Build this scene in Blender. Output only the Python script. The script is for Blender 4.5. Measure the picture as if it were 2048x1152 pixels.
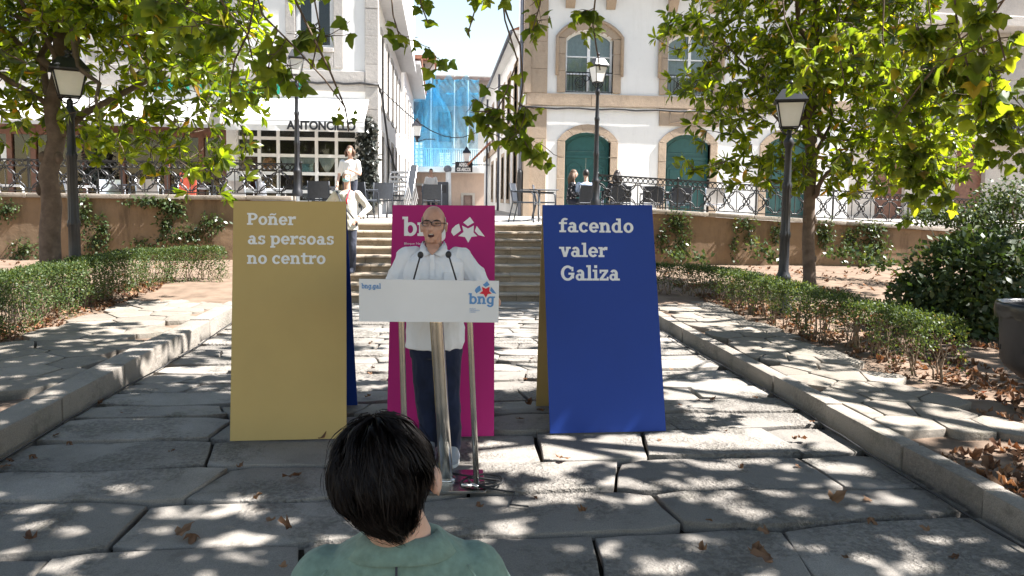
import bpy, bmesh, math, random
import numpy as np
from mathutils import Vector, Matrix, Euler

random.seed(7)
rng = np.random.default_rng(11)
for o in list(bpy.data.objects):
    bpy.data.objects.remove(o)
scene = bpy.context.scene
col = scene.collection
R_ = math.radians

# ------------------------------------------------------------------ camera
FPX, PPX, PPY = 1480.0, 1024.0, 516.5
CAMH = 1.72
YAW, PITCH, ROLL = R_(5.55), R_(4.5), 0.013
CAMLOC = Vector((0, 0, CAMH))
CAMROT = (Matrix.Rotation(-YAW, 3, 'Z') @ Matrix.Rotation(R_(90) - PITCH, 3, 'X') @ Matrix.Rotation(ROLL, 3, 'Z'))
cam_d = bpy.data.cameras.new('camera')
cam = bpy.data.objects.new('camera', cam_d)
col.objects.link(cam)
cam.location = CAMLOC
cam.rotation_euler = CAMROT.to_euler()
cam_d.sensor_width = 36
cam_d.lens = FPX / 2048 * 36
cam_d.shift_y = -(576 - PPY) / 2048
cam_d.clip_end = 500
cam_d.clip_start = 0.05
scene.camera = cam

# ------------------------------------------------------------------ sky, sun, exposure
SUN_EL, SUN_AZ = R_(53), R_(99)          # azimuth measured from +Y (up the path) clockwise
SUNV = Vector((math.cos(SUN_EL) * math.sin(SUN_AZ), math.cos(SUN_EL) * math.cos(SUN_AZ), math.sin(SUN_EL)))
world = bpy.data.worlds.new('World')
scene.world = world
world.use_nodes = True
wn = world.node_tree.nodes
wl = world.node_tree.links
wn.clear()
sky = wn.new('ShaderNodeTexSky')
sky.sky_type = 'NISHITA'
sky.sun_disc = False
sky.sun_elevation = SUN_EL
sky.sun_rotation = SUN_AZ
sky.air_density = 1.5
sky.dust_density = 0.1
sky.ozone_density = 1.0
bg = wn.new('ShaderNodeBackground')
bg.inputs['Strength'].default_value = 0.066
wo = wn.new('ShaderNodeOutputWorld')
tint = wn.new('ShaderNodeMix'); tint.data_type = 'RGBA'; tint.blend_type = 'MULTIPLY'    # even warm tint on the sky light, standing in for white balance
tint.inputs[0].default_value = 1.0
tint.inputs[7].default_value = (1.10, 0.97, 0.91, 1)
wl.new(sky.outputs[0], tint.inputs[6])
wl.new(tint.outputs[2], bg.inputs[0])
wl.new(bg.outputs[0], wo.inputs[0])
sun_d = bpy.data.lights.new('sun', 'SUN')
sun_d.energy = 5.0
sun_d.angle = R_(0.55)
sun_d.color = (1.0, 0.96, 0.92)
sun = bpy.data.objects.new('sun', sun_d)
col.objects.link(sun)
sun.rotation_euler = SUNV.to_track_quat('Z', 'Y').to_euler()
sun.location = (20, -5, 25)
scene.view_settings.view_transform = 'Standard'
scene.view_settings.look = 'None'
scene.view_settings.exposure = 2.0
scene.view_settings.gamma = 1.0
scene.view_settings.use_curve_mapping = False
scene.cycles.use_denoising = True
scene.cycles.max_bounces = 7
scene.cycles.transparent_max_bounces = 12
scene.cycles.transmission_bounces = 5
scene.cycles.sample_clamp_indirect = 6.0
scene.cycles.caustics_reflective = False
scene.cycles.caustics_refractive = False


# ------------------------------------------------------------------ measuring helpers (picture point -> place)
def ray(x, y):
    d = CAMROT @ Vector(((x - PPX) / FPX, -(y - PPY) / FPX, -1.0))
    return d


def G(x, y, z=0.0):
    d = ray(x, y)
    t = (z - CAMH) / d.z
    return CAMLOC + d * t


def PY(x, y, Y):
    d = ray(x, y)
    return CAMLOC + d * (Y / d.y)


def PX(x, y, X):
    d = ray(x, y)
    return CAMLOC + d * (X / d.x)


def PROJ(p):
    q = CAMROT.transposed() @ (Vector(p) - CAMLOC)
    return (PPX + FPX * q.x / -q.z, PPY - FPX * q.y / -q.z, -q.z)


# ------------------------------------------------------------------ object helpers
def tag(o, label=None, cat=None, group=None, kind=None):
    if label: o['label'] = label
    if cat: o['category'] = cat
    if group: o['group'] = group
    if kind: o['kind'] = kind
    return o


def empty(name, loc=(0, 0, 0), rz=0.0, label=None, cat=None, group=None):
    o = bpy.data.objects.new(name, None)
    o.location = loc
    o.rotation_euler = (0, 0, rz)
    o.empty_display_size = 0.1
    col.objects.link(o)
    return tag(o, label, cat, group)


def inst(name, me, parent=None, M=None, loc=None):
    o = bpy.data.objects.new(name, me)
    col.objects.link(o)
    if parent is not None: o.parent = parent
    if M is not None: o.matrix_local = M
    if loc is not None: o.location = loc
    return o


def copy_tree(o, parent=None):
    c = o.copy()
    col.objects.link(c)
    c.parent = parent
    for ch in list(o.children):
        copy_tree(ch, c)
    return c


class MB:
    """collects shapes for ONE mesh"""
    def __init__(s):
        s.v = []; s.f = []; s.m = []

    def add(s, vs, fs, mi=0, M=None):
        o = len(s.v)
        if M is not None: vs = [M @ Vector(v) for v in vs]
        s.v += [tuple(v) for v in vs]
        s.f += [tuple(i + o for i in f) for f in fs]
        s.m += [mi] * len(fs)
        return s

    def box(s, x0, x1, y0, y1, z0, z1, mi=0, M=None):
        vs = [(x0, y0, z0), (x1, y0, z0), (x1, y1, z0), (x0, y1, z0), (x0, y0, z1), (x1, y0, z1), (x1, y1, z1), (x0, y1, z1)]
        fs = [(0, 3, 2, 1), (4, 5, 6, 7), (0, 1, 5, 4), (1, 2, 6, 5), (2, 3, 7, 6), (3, 0, 4, 7)]
        return s.add(vs, fs, mi, M)

    def cbox(s, x0, x1, y0, y1, z0, z1, c=0.01, mi=0, M=None, seg=1):
        bm = bmesh.new()
        bmesh.ops.create_cube(bm, size=1)
        for v in bm.verts:
            v.co = Vector((x0 if v.co.x < 0 else x1, y0 if v.co.y < 0 else y1, z0 if v.co.z < 0 else z1))
        bmesh.ops.bevel(bm, geom=list(bm.edges), offset=c, segments=seg, affect='EDGES', profile=0.6)
        bm.verts.index_update()
        s.add([v.co.copy() for v in bm.verts], [[v.index for v in f.verts] for f in bm.faces], mi, M)
        bm.free()
        return s

    def prism(s, poly, a0, a1, axis='Z', mi=0, M=None):
        """poly 2D counter-clockwise, extruded along axis. axis Y: poly=(x,z)"""
        n = len(poly)
        if axis == 'Z':
            vs = [(p[0], p[1], a0) for p in poly] + [(p[0], p[1], a1) for p in poly]
        elif axis == 'Y':
            vs = [(p[0], a1, p[1]) for p in poly] + [(p[0], a0, p[1]) for p in poly]
        else:
            vs = [(a0, p[0], p[1]) for p in poly] + [(a1, p[0], p[1]) for p in poly]
        fs = [tuple(range(n - 1, -1, -1)), tuple(range(n, 2 * n))]
        for i in range(n):
            j = (i + 1) % n
            fs.append((i, j, j + n, i + n))
        return s.add(vs, fs, mi, M)

    def tube(s, pts, rad, n=8, mi=0, caps=True, flat=1.0, M=None):
        pts = [Vector(p) for p in pts]
        k = len(pts)
        if not hasattr(rad, '__len__'): rad = [rad] * k
        vs = []
        up = None
        for i, p in enumerate(pts):
            t = (pts[min(i + 1, k - 1)] - pts[max(i - 1, 0)])
            if t.length < 1e-9: t = Vector((0, 0, 1))
            t.normalize()
            if up is None:
                up = Vector((0, 0, 1)) if abs(t.z) < 0.9 else Vector((1, 0, 0))
            a = t.cross(up)
            if a.length < 1e-6: a = t.cross(Vector((0.3, 1, 0.2)))
            a.normalize()
            b = a.cross(t).normalized()
            up = b
            for q in range(n):
                an = 2 * math.pi * q / n
                vs.append(p + a * math.cos(an) * rad[i] + b * math.sin(an) * rad[i] * flat)
        fs = []
        for i in range(k - 1):
            for q in range(n):
                r = (q + 1) % n
                fs.append((i * n + q, i * n + r, (i + 1) * n + r, (i + 1) * n + q))
        if caps:
            fs.append(tuple(range(n - 1, -1, -1)))
            fs.append(tuple((k - 1) * n + q for q in range(n)))
        return s.add(vs, fs, mi, M)

    def lathe(s, prof, n=16, c=(0, 0, 0), mi=0, M=None, rx=1.0, ry=1.0, a0=0.0):
        vs = []; fs = []
        for r, z in prof:
            for q in range(n):
                an = a0 + 2 * math.pi * q / n
                vs.append((c[0] + r * rx * math.cos(an), c[1] + r * ry * math.sin(an), c[2] + z))
        k = len(prof)
        for i in range(k - 1):
            for q in range(n):
                r = (q + 1) % n
                fs.append((i * n + q, i * n + r, (i + 1) * n + r, (i + 1) * n + q))
        fs.append(tuple(range(n - 1, -1, -1)))
        fs.append(tuple((k - 1) * n + q for q in range(n)))
        return s.add(vs, fs, mi, M)

    def ell(s, c, r, n=14, m=9, mi=0, M=None, E=None):
        """ellipsoid"""
        vs = []; fs = []
        for i in range(m + 1):
            th = math.pi * i / m
            for q in range(n):
                an = 2 * math.pi * q / n
                p = Vector((r[0] * math.sin(th) * math.cos(an), r[1] * math.sin(th) * math.sin(an), r[2] * math.cos(th)))
                if E is not None: p = E @ p
                vs.append(p + Vector(c))
        for i in range(m):
            for q in range(n):
                w = (q + 1) % n
                fs.append((i * n + q, (i + 1) * n + q, (i + 1) * n + w, i * n + w))
        return s.add(vs, fs, mi, M)

    def mesh(s, name, mats):
        me = bpy.data.meshes.new(name)
        me.from_pydata(s.v, [], s.f)
        for m in (mats if isinstance(mats, (list, tuple)) else [mats]):
            me.materials.append(m)
        if len(set(s.m)) > 1 or (s.m and s.m[0]):
            me.polygons.foreach_set('material_index', s.m)
        me.update()
        return me

    def build(s, name, mats, parent=None, smooth=False, loc=None, M=None, auto=None):
        me = s.mesh(name, mats)
        if smooth:
            me.shade_smooth()
            if auto is not None:
                me.set_sharp_from_angle(angle=R_(auto))
        return inst(name, me, parent, M, loc)


def mesh_np(name, V, F, mats, rnd=None, smooth=True, fm=None):
    """V (n,3), F (m,k) uniform face size"""
    me = bpy.data.meshes.new(name)
    V = np.asarray(V, np.float32); F = np.asarray(F, np.int32)
    k = F.shape[1]
    me.vertices.add(len(V))
    me.vertices.foreach_set('co', V.ravel())
    me.loops.add(F.size)
    me.loops.foreach_set('vertex_index', F.ravel())
    me.polygons.add(len(F))
    me.polygons.foreach_set('loop_start', np.arange(0, F.size, k, dtype=np.int32))
    me.update(calc_edges=True)
    if smooth: me.shade_smooth()
    for m in (mats if isinstance(mats, (list, tuple)) else [mats]):
        me.materials.append(m)
    if fm is not None: me.polygons.foreach_set('material_index', np.asarray(fm, np.int32))
    if rnd is not None:
        at = me.attributes.new('rnd', 'FLOAT', 'POINT')
        at.data.foreach_set('value', np.asarray(rnd, np.float32))
    return me


def rot_mats(fwd, nrm):
    """(n,3) leaf direction and rough normal -> (n,3,3) with columns x,y(fwd),z"""
    f = fwd / np.maximum(np.linalg.norm(fwd, axis=1, keepdims=True), 1e-9)
    x = np.cross(f, nrm)
    x /= np.maximum(np.linalg.norm(x, axis=1, keepdims=True), 1e-9)
    z = np.cross(x, f)
    return np.stack([x, f, z], axis=2)


def scatter(T, TF, pos, Rm, sc):
    """template verts T (k,3), faces TF, at pos with rotations and scales -> V,F,rnd"""
    n = len(pos); k = len(T)
    V = np.einsum('nij,kj->nki', Rm, T) * sc[:, None, None] + pos[:, None, :]
    F = (TF[None, :, :] + (np.arange(n) * k)[:, None, None]).reshape(-1, TF.shape[1])
    r = np.repeat(rng.random(n), k)
    return V.reshape(-1, 3), F, r


# ------------------------------------------------------------------ materials
def nodes_of(name):
    m = bpy.data.materials.new(name)
    m.use_nodes = True
    nt = m.node_tree
    b = nt.nodes['Principled BSDF']
    return m, nt, b


def N(nt, t, **kw):
    n = nt.nodes.new(t)
    for k, v in kw.items():
        if k in n.inputs.keys(): n.inputs[k].default_value = v
        else: setattr(n, k, v)
    return n


def rgba(c): return (c[0], c[1], c[2], 1.0)


def mixc(nt, fac, a, b, blend='MIX'):
    n = nt.nodes.new('ShaderNodeMix'); n.data_type = 'RGBA'; n.blend_type = blend
    for sock, val in ((n.inputs[0], fac), (n.inputs[6], a), (n.inputs[7], b)):
        if hasattr(val, 'is_output'): nt.links.new(val, sock)
        elif isinstance(val, (tuple, list)): sock.default_value = rgba(val)
        else: sock.default_value = val
    return n.outputs[2]


def ramp(nt, src, p0, p1, c0=(0, 0, 0), c1=(1, 1, 1)):
    n = nt.nodes.new('ShaderNodeValToRGB')
    n.color_ramp.elements[0].position = p0; n.color_ramp.elements[1].position = p1
    n.color_ramp.elements[0].color = rgba(c0); n.color_ramp.elements[1].color = rgba(c1)
    nt.links.new(src, n.inputs[0])
    return n.outputs[0]


def pos_out(nt):
    return N(nt, 'ShaderNodeNewGeometry').outputs['Position']


def noise(nt, vec, scale, detail=4, rough=0.6):
    n = N(nt, 'ShaderNodeTexNoise', Scale=scale, Detail=detail, Roughness=rough)
    nt.links.new(vec, n.inputs['Vector'])
    return n.outputs['Fac']


def bump(nt, b, height, strength=0.3, dist=0.01, prev=None):
    n = N(nt, 'ShaderNodeBump', Strength=strength, Distance=dist)
    nt.links.new(height, n.inputs['Height'])
    if prev is not None: nt.links.new(prev, n.inputs['Normal'])
    if b is not None: nt.links.new(n.outputs[0], b.inputs['Normal'])
    return n.outputs[0]


def M_plain(name, c, rough=0.6, metal=0.0, var=0.12, scale=6.0, bmp=0.0, bscale=60.0, spec=None, coat=0.0):
    m, nt, b = nodes_of(name)
    p = pos_out(nt)
    f = noise(nt, p, scale, 5)
    dark = tuple(x * (1 - var) for x in c); lite = tuple(min(1, x * (1 + var)) for x in c)
    nt.links.new(mixc(nt, ramp(nt, f, 0.3, 0.7), dark, lite), b.inputs['Base Color'])
    b.inputs['Roughness'].default_value = rough
    b.inputs['Metallic'].default_value = metal
    if spec is not None: b.inputs['Specular IOR Level'].default_value = spec
    if coat: b.inputs['Coat Weight'].default_value = coat
    if bmp: bump(nt, b, noise(nt, p, bscale, 4), bmp, 0.004)
    return m


def M_stone(name, c, c2, pit=0.5, moss=0.0, rnd=0.25, speck=0.5, bumpd=0.012, smooth_scale=1.3, stain=(0.10, 0.085, 0.07), rough=0.85):
    """granite: per-piece tone, mineral speckle, stains, patches with a pitted surface"""
    m, nt, b = nodes_of(name)
    p = pos_out(nt)
    oi = N(nt, 'ShaderNodeObjectInfo')
    base = mixc(nt, oi.outputs['Random'], tuple(x * (1 - rnd) for x in c), tuple(min(1, x * (1 + rnd)) for x in c))
    big = noise(nt, p, 1.7, 5)
    base = mixc(nt, ramp(nt, big, 0.35, 0.75), base, c2)
    sp = noise(nt, p, 160, 2, 0.7)
    base = mixc(nt, speck * 0.5, base, ramp(nt, sp, 0.35, 0.65, (0.02, 0.02, 0.02), (0.75, 0.72, 0.68)), 'OVERLAY')
    st = noise(nt, p, 4.3, 6, 0.7)
    base = mixc(nt, ramp(nt, st, 0.56, 0.74, (0, 0, 0), (0.7, 0.7, 0.7)), base, stain)
    if moss:
        ms = noise(nt, p, 2.6, 6, 0.7)
        base = mixc(nt, ramp(nt, ms, 0.56, 0.72, (0, 0, 0), (moss, moss, moss)), base, (0.075, 0.085, 0.05))
    b.inputs['Roughness'].default_value = rough
    b.inputs['Specular IOR Level'].default_value = 0.35
    mask = ramp(nt, noise(nt, p, smooth_scale, 3), 0.47, 0.57)
    pits = ramp(nt, noise(nt, p, 34, 3, 0.55), 0.38, 0.62)
    mul = N(nt, 'ShaderNodeMath', operation='MULTIPLY')
    nt.links.new(mask, mul.inputs[0]); nt.links.new(pits, mul.inputs[1])
    inv = N(nt, 'ShaderNodeMath', operation='SUBTRACT'); inv.use_clamp = True
    nt.links.new(mask, inv.inputs[0]); nt.links.new(pits, inv.inputs[1])
    dk = N(nt, 'ShaderNodeMath', operation='MULTIPLY'); dk.inputs[1].default_value = .5 * pit
    nt.links.new(inv.outputs[0], dk.inputs[0])
    base = mixc(nt, dk.outputs[0], base, tuple(x * .45 for x in stain))
    nt.links.new(base, b.inputs['Base Color'])
    n1 = bump(nt, None, mul.outputs[0], pit, bumpd)
    n2 = bump(nt, None, noise(nt, p, 9, 8, 0.72), 0.6, 0.02, n1)
    bump(nt, b, sp, 0.35, 0.003, n2)
    return m


def M_leaf(name, c0, c1, c2, trans=0.5, rough=0.4, tcol=None, spec=0.5):
    """three tones picked by a per-leaf random, light passing through"""
    m, nt, b = nodes_of(name)
    at = N(nt, 'ShaderNodeAttribute'); at.attribute_name = 'rnd'
    oi = N(nt, 'ShaderNodeObjectInfo')
    ad = N(nt, 'ShaderNodeMath', operation='ADD')
    nt.links.new(at.outputs['Fac'], ad.inputs[0]); nt.links.new(oi.outputs['Random'], ad.inputs[1])
    fr = N(nt, 'ShaderNodeMath', operation='FRACT'); nt.links.new(ad.outputs[0], fr.inputs[0])
    r = nt.nodes.new('ShaderNodeValToRGB')
    e = r.color_ramp.elements
    e[0].position = 0.0; e[0].color = rgba(c0)
    e[1].position = 0.96; e[1].color = rgba(c1)
    x = e.new(1.0); x.color = rgba(c2)
    x = e.new(0.55); x.color = rgba(tuple(p * .5 + q * .5 for p, q in zip(c0, c1)))
    nt.links.new(fr.outputs[0], r.inputs[0])
    nt.links.new(r.outputs[0], b.inputs['Base Color'])
    b.inputs['Roughness'].default_value = rough
    b.inputs['Specular IOR Level'].default_value = spec
    tr = N(nt, 'ShaderNodeBsdfTranslucent')
    tc = mixc(nt, 1.0, r.outputs[0], tcol or (1.9, 1.7, 0.6), 'MULTIPLY')
    nt.links.new(tc, tr.inputs['Color'])
    mx = N(nt, 'ShaderNodeMixShader'); mx.inputs[0].default_value = trans
    nt.links.new(b.outputs[0], mx.inputs[1]); nt.links.new(tr.outputs[0], mx.inputs[2])
    out = nt.nodes['Material Output']
    nt.links.new(mx.outputs[0], out.inputs['Surface'])
    return m


def M_glass(name, tint=(0.9, 0.95, 1.0), refl=0.25):
    m, nt, b = nodes_of(name)
    nt.nodes.remove(b)
    t = N(nt, 'ShaderNodeBsdfTransparent', Color=rgba(tint))
    g = N(nt, 'ShaderNodeBsdfGlossy', Roughness=0.03)
    g.inputs['Color'].default_value = (1, 1, 1, 1)
    fr = N(nt, 'ShaderNodeFresnel', IOR=1.5)
    ad = N(nt, 'ShaderNodeMath', operation='ADD'); ad.inputs[1].default_value = refl * 0.3 - .01
    nt.links.new(fr.outputs[0], ad.inputs[0])
    mx = N(nt, 'ShaderNodeMixShader')
    nt.links.new(ad.outputs[0], mx.inputs[0])
    nt.links.new(t.outputs[0], mx.inputs[1]); nt.links.new(g.outputs[0], mx.inputs[2])
    nt.links.new(mx.outputs[0], nt.nodes['Material Output'].inputs['Surface'])
    return m


def M_emit(name, c, s):
    m, nt, b = nodes_of(name)
    b.inputs['Base Color'].default_value = rgba(c)
    b.inputs['Emission Color'].default_value = rgba(c)
    b.inputs['Emission Strength'].default_value = s
    return m


def M_plaster(name, c, c2, stain, amt=0.6, bmp=0.35):
    m, nt, b = nodes_of(name)
    p = pos_out(nt)
    base = mixc(nt, ramp(nt, noise(nt, p, 1.1, 6, 0.65), 0.35, 0.7), c, c2)
    mp = N(nt, 'ShaderNodeMapping'); mp.inputs['Scale'].default_value = (3.0, 3.0, 0.5)
    nt.links.new(p, mp.inputs[0])
    s = noise(nt, mp.outputs[0], 1.2, 6, 0.7)
    base = mixc(nt, ramp(nt, s, 0.5, 0.72, (0, 0, 0), (amt, amt, amt)), base, stain)
    s2 = noise(nt, p, 7, 6, 0.7)
    base = mixc(nt, ramp(nt, s2, 0.58, 0.72, (0, 0, 0), (amt * .8, amt * .8, amt * .8)), base, stain)
    nt.links.new(base, b.inputs['Base Color'])
    b.inputs['Roughness'].default_value = 0.95
    b.inputs['Specular IOR Level'].default_value = 0.15
    n1 = bump(nt, None, noise(nt, p, 5, 6, 0.7), bmp, 0.03)
    bump(nt, b, noise(nt, p, 90, 3), 0.25, 0.003, n1)
    return m


MAT = {}
MAT['paver'] = M_stone('granite_paver', (0.27, 0.25, 0.225), (0.20, 0.185, 0.165), pit=0.85, moss=0.35, rnd=0.32)
MAT['flag'] = M_stone('flagstone', (0.26, 0.23, 0.195), (0.20, 0.18, 0.15), pit=0.3, moss=0.45, rnd=0.25)
MAT['kerb'] = M_stone('kerb_granite', (0.30, 0.27, 0.235), (0.22, 0.20, 0.175), pit=0.4, moss=0.4, rnd=0.15)
MAT['step'] = M_stone('step_stone', (0.33, 0.275, 0.215), (0.24, 0.195, 0.145), pit=0.5, moss=0.15, rnd=0.2, stain=(0.14, 0.10, 0.065))
MAT['granite'] = M_stone('house_granite', (0.46, 0.36, 0.27), (0.38, 0.30, 0.23), pit=0.2, rnd=0.12, speck=0.8, stain=(0.27, 0.20, 0.14))
MAT['granite_grey'] = M_stone('grey_granite', (0.50, 0.47, 0.44), (0.42, 0.40, 0.38), pit=0.15, rnd=0.1, speck=0.7, stain=(0.3, 0.28, 0.25))
MAT['soil'] = M_plain('joint_soil', (0.026, 0.021, 0.016), 1.0, var=0.4, scale=14, bmp=0.6, bscale=70, spec=0.1)
MAT['earth'] = M_plain('garden_earth', (0.185, 0.135, 0.10), 1.0, var=0.3, scale=3.2, bmp=0.9, bscale=28, spec=0.1)
MAT['terrace'] = M_stone('terrace_paving', (0.38, 0.36, 0.33), (0.31, 0.29, 0.27), pit=0.2, rnd=0.1)
MAT['plaster'] = M_plaster('ochre_plaster', (0.27, 0.185, 0.12), (0.19, 0.135, 0.09), (0.07, 0.052, 0.038), 0.8)
MAT['coping'] = M_stone('coping_granite', (0.40, 0.36, 0.31), (0.31, 0.27, 0.23), pit=0.3, moss=0.5, rnd=0.15)
MAT['white_wall'] = M_plaster('white_render', (0.80, 0.79, 0.77), (0.75, 0.74, 0.72), (0.62, 0.60, 0.56), 0.35, 0.1)
MAT['pink_wall'] = M_plaster('old_pink_stone', (0.52, 0.40, 0.33), (0.44, 0.35, 0.30), (0.36, 0.28, 0.24), 0.6, 0.3)
MAT['iron'] = M_plain('black_iron', (0.018, 0.018, 0.02), 0.45, 0.0, var=0.3, scale=20, bmp=0.15, bscale=120)
MAT['lamp_iron'] = M_plain('painted_cast_iron', (0.012, 0.013, 0.017), 0.45, 0.0, var=0.3, scale=9, bmp=0.12, bscale=90)
MAT['lamp_glass'] = M_plain('frosted_lamp_glass', (0.80, 0.80, 0.78), 0.35, var=0.04, scale=8)
MAT['teal'] = M_plain('teal_door_paint', (0.018, 0.088, 0.088), 0.42, var=0.14, scale=7, bmp=0.1, bscale=50)
MAT['white_paint'] = M_plain('white_paint', (0.80, 0.80, 0.79), 0.45, var=0.04)
MAT['awning'] = M_plain('awning_cloth', (0.84, 0.83, 0.80), 0.9, var=0.03, scale=3, bmp=0.1, bscale=300)
MAT['grey_awning'] = M_plain('grey_awning_cloth', (0.55, 0.54, 0.52), 0.9, var=0.06, scale=3)
MAT['brown_wood'] = M_plain('brown_shop_wood', (0.16, 0.07, 0.045), 0.5, var=0.3, scale=9, bmp=0.1)
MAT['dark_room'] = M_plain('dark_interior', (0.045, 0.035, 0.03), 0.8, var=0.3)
MAT['glass'] = M_glass('window_glass', (0.80, 0.86, 0.88), 0.0)
MAT['curtain'] = M_plain('white_curtain', (0.75, 0.74, 0.71), 0.9, var=0.1, scale=12)
MAT['cable'] = M_plain('black_cable', (0.02, 0.02, 0.022), 0.55, var=0.2)
MAT['lead'] = M_plain('grey_drainpipe', (0.11, 0.12, 0.15), 0.5, var=0.2, scale=4)
MAT['tile'] = M_plain('clay_roof_tile', (0.30, 0.13, 0.08), 0.85, var=0.3, scale=5, bmp=0.3)
MAT['soffit'] = M_plain('painted_soffit', (0.52, 0.51, 0.51), 0.8, var=0.06)
MAT['wood_grey'] = M_plain('weathered_wood', (0.20, 0.15, 0.13), 0.85, var=0.3, scale=4, bmp=0.2)
MAT['shutter'] = M_plain('brown_shutter', (0.33, 0.24, 0.21), 0.7, var=0.15)
MAT['steel'] = M_plain('brushed_steel', (0.62, 0.60, 0.56), 0.24, 1.0, var=0.06, scale=14, bmp=0.03, bscale=180)
MAT['alu'] = M_plain('chair_aluminium', (0.70, 0.71, 0.73), 0.3, 0.9, var=0.05)
MAT['chair_dark'] = M_plain('slate_chair_plastic', (0.035, 0.042, 0.055), 0.5, var=0.2, scale=20, bmp=0.15, bscale=200)
MAT['bark'] = M_plain('magnolia_bark', (0.14, 0.108, 0.088), 0.95, var=0.35, scale=7, bmp=0.7, bscale=22, spec=0.15)
MAT['plane_bark'] = M_plain('plane_bark', (0.27, 0.24, 0.19), 0.9, var=0.4, scale=3.5, bmp=0.5, bscale=14, spec=0.15)
MAT['twig'] = M_plain('twig', (0.12, 0.085, 0.06), 0.9, var=0.3, scale=10)
MAT['hedge_stem'] = M_plain('box_stem', (0.20, 0.145, 0.10), 0.95, var=0.3, scale=12, bmp=0.3)
MAT['magnolia'] = M_leaf('magnolia_leaf', (0.03, 0.055, 0.014), (0.17, 0.215, 0.03), (0.30, 0.15, 0.045), 0.58, 0.25, (3.8, 3.6, 0.4), 0.7)
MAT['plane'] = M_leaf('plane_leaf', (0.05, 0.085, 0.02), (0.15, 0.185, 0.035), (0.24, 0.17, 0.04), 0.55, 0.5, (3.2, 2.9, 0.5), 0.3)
MAT['dimmed_plane'] = M_leaf('dimmed_plane_leaf', (0.03, 0.05, 0.02), (0.06, 0.08, 0.03), (0.1, 0.09, 0.03), 0.25, 0.6, (1.3, 1.3, 0.8), 0.2)  # darker, less translucent plane leaf, so crowns cast deeper, less green shade
MAT['box'] = M_leaf('box_leaf', (0.022, 0.045, 0.014), (0.10, 0.14, 0.045), (0.19, 0.15, 0.07), 0.32, 0.5, (2.2, 2.0, 0.7), 0.35)
MAT['shrub'] = M_leaf('shrub_leaf', (0.022, 0.045, 0.016), (0.06, 0.085, 0.026), (0.14, 0.14, 0.04), 0.28, 0.5, (1.9, 1.8, 0.7), 0.35)
MAT['ivy'] = M_leaf('ivy_leaf', (0.028, 0.055, 0.018), (0.075, 0.10, 0.035), (0.16, 0.13, 0.05), 0.3, 0.36, (1.8, 1.7, 0.7))
MAT['fake_ivy'] = M_leaf('dark_ivy_panel_leaf', (0.035, 0.042, 0.036), (0.085, 0.09, 0.08), (0.10, 0.10, 0.09), 0.1, 0.32, (1.2, 1.2, 1.0))
MAT['dry'] = M_leaf('dry_leaf', (0.12, 0.06, 0.035), (0.28, 0.175, 0.105), (0.36, 0.11, 0.04), 0.22, 0.7, (1.5, 1.0, 0.6), 0.2)
# ================================================================== SETTING
XL, XR = -2.84, 3.03            # faces of the two kerbs
ST_Y, ST_H, ST_R = 12.36, 0.137, 0.30
TERR = 9 * ST_H
WALL_Y = 16.5


def vnoise(x, s):
    return math.sin(x * 1.7 + s) * .5 + math.sin(x * 3.9 + s * 2.3) * .3 + math.sin(x * 8.3 + s * 5.1) * .2


g = MB().add([(-60, -20, -0.055), (60, -20, -0.055), (60, 120, -0.055), (-60, 120, -0.055)], [(0, 1, 2, 3)])
tag(g.build('ground', MAT['soil']), 'dark soil showing in the joints between the paving stones', 'ground', kind='structure')


def garden_sheet(name, x0, x1, y0, y1, zf, nx, ny, label):
    mb = MB()
    for j in range(ny + 1):
        for i in range(nx + 1):
            x = x0 + (x1 - x0) * i / nx; y = y0 + (y1 - y0) * j / ny
            mb.v.append((x, y, zf(x, y)))
    for j in range(ny):
        for i in range(nx):
            a = j * (nx + 1) + i
            mb.f.append((a, a + 1, a + nx + 2, a + nx + 1)); mb.m.append(0)
    tag(mb.build(name, MAT['earth'], smooth=True), label, 'earth', kind='structure')


def z_left(x, y):
    return 0.12 + 0.22 * max(0, min(1, (y - 9) / 7.5)) + 0.02 * vnoise(x * 1.3 + y, 2.0)


def z_right(x, y):
    return 0.085 + 0.2 * max(0, min(1, (y - 9) / 7.5)) + 0.015 * vnoise(x * 1.7 + y * 1.3, 4.0)


garden_sheet('garden_left', -22, -3.0, -4, WALL_Y + .1, z_left, 46, 50, 'brown garden earth behind the left hedge')
garden_sheet('garden_right', 3.14, 22, -4, WALL_Y + .1, z_right, 46, 50, 'brown garden earth strewn with leaves behind the right hedge')


# ---- slabs
def slab_mesh(poly, top, thick, edge, name, mat, jit=0.004, tilt=(0, 0)):
    """poly: outline (n,2) around its centre; returns mesh with rounded rim"""
    n = len(poly)
    c = Vector((sum(p[0] for p in poly) / n, sum(p[1] for p in poly) / n))
    vs = []; fs = []

    def ring(ins, z, jz=0.0):
        o = len(vs)
        for p in poly:
            v = Vector(p) - c
            L = max(v.length, 1e-6)
            q = c + v * max(0.05, (L - ins) / L)
            vs.append((q.x, q.y, z + random.uniform(-jz, jz) + q.x * tilt[0] + q.y * tilt[1]))
        return o
    rs = [ring(0.004, top - thick), ring(0.0, top - edge * .9, jit * .5), ring(edge * .35, top - edge * .25, jit), ring(edge * 1.3, top, jit)]
    Lm = min((Vector(p) - c).length for p in poly)
    if Lm > edge * 5: rs.append(ring(Lm * .5, top + jit, jit))
    for a, b in zip(rs[:-1], rs[1:]):
        for i in range(n):
            j = (i + 1) % n
            fs.append((a + i, a + j, b + j, b + i))
    vs.append((c.x, c.y, top + jit * .5))
    k = len(vs) - 1
    for i in range(n):
        fs.append((rs[-1] + i, rs[-1] + (i + 1) % n, k))
    me = bpy.data.meshes.new(name)
    me.from_pydata(vs, [], fs)
    me.materials.append(mat)
    me.shade_smooth()
    return me


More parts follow.
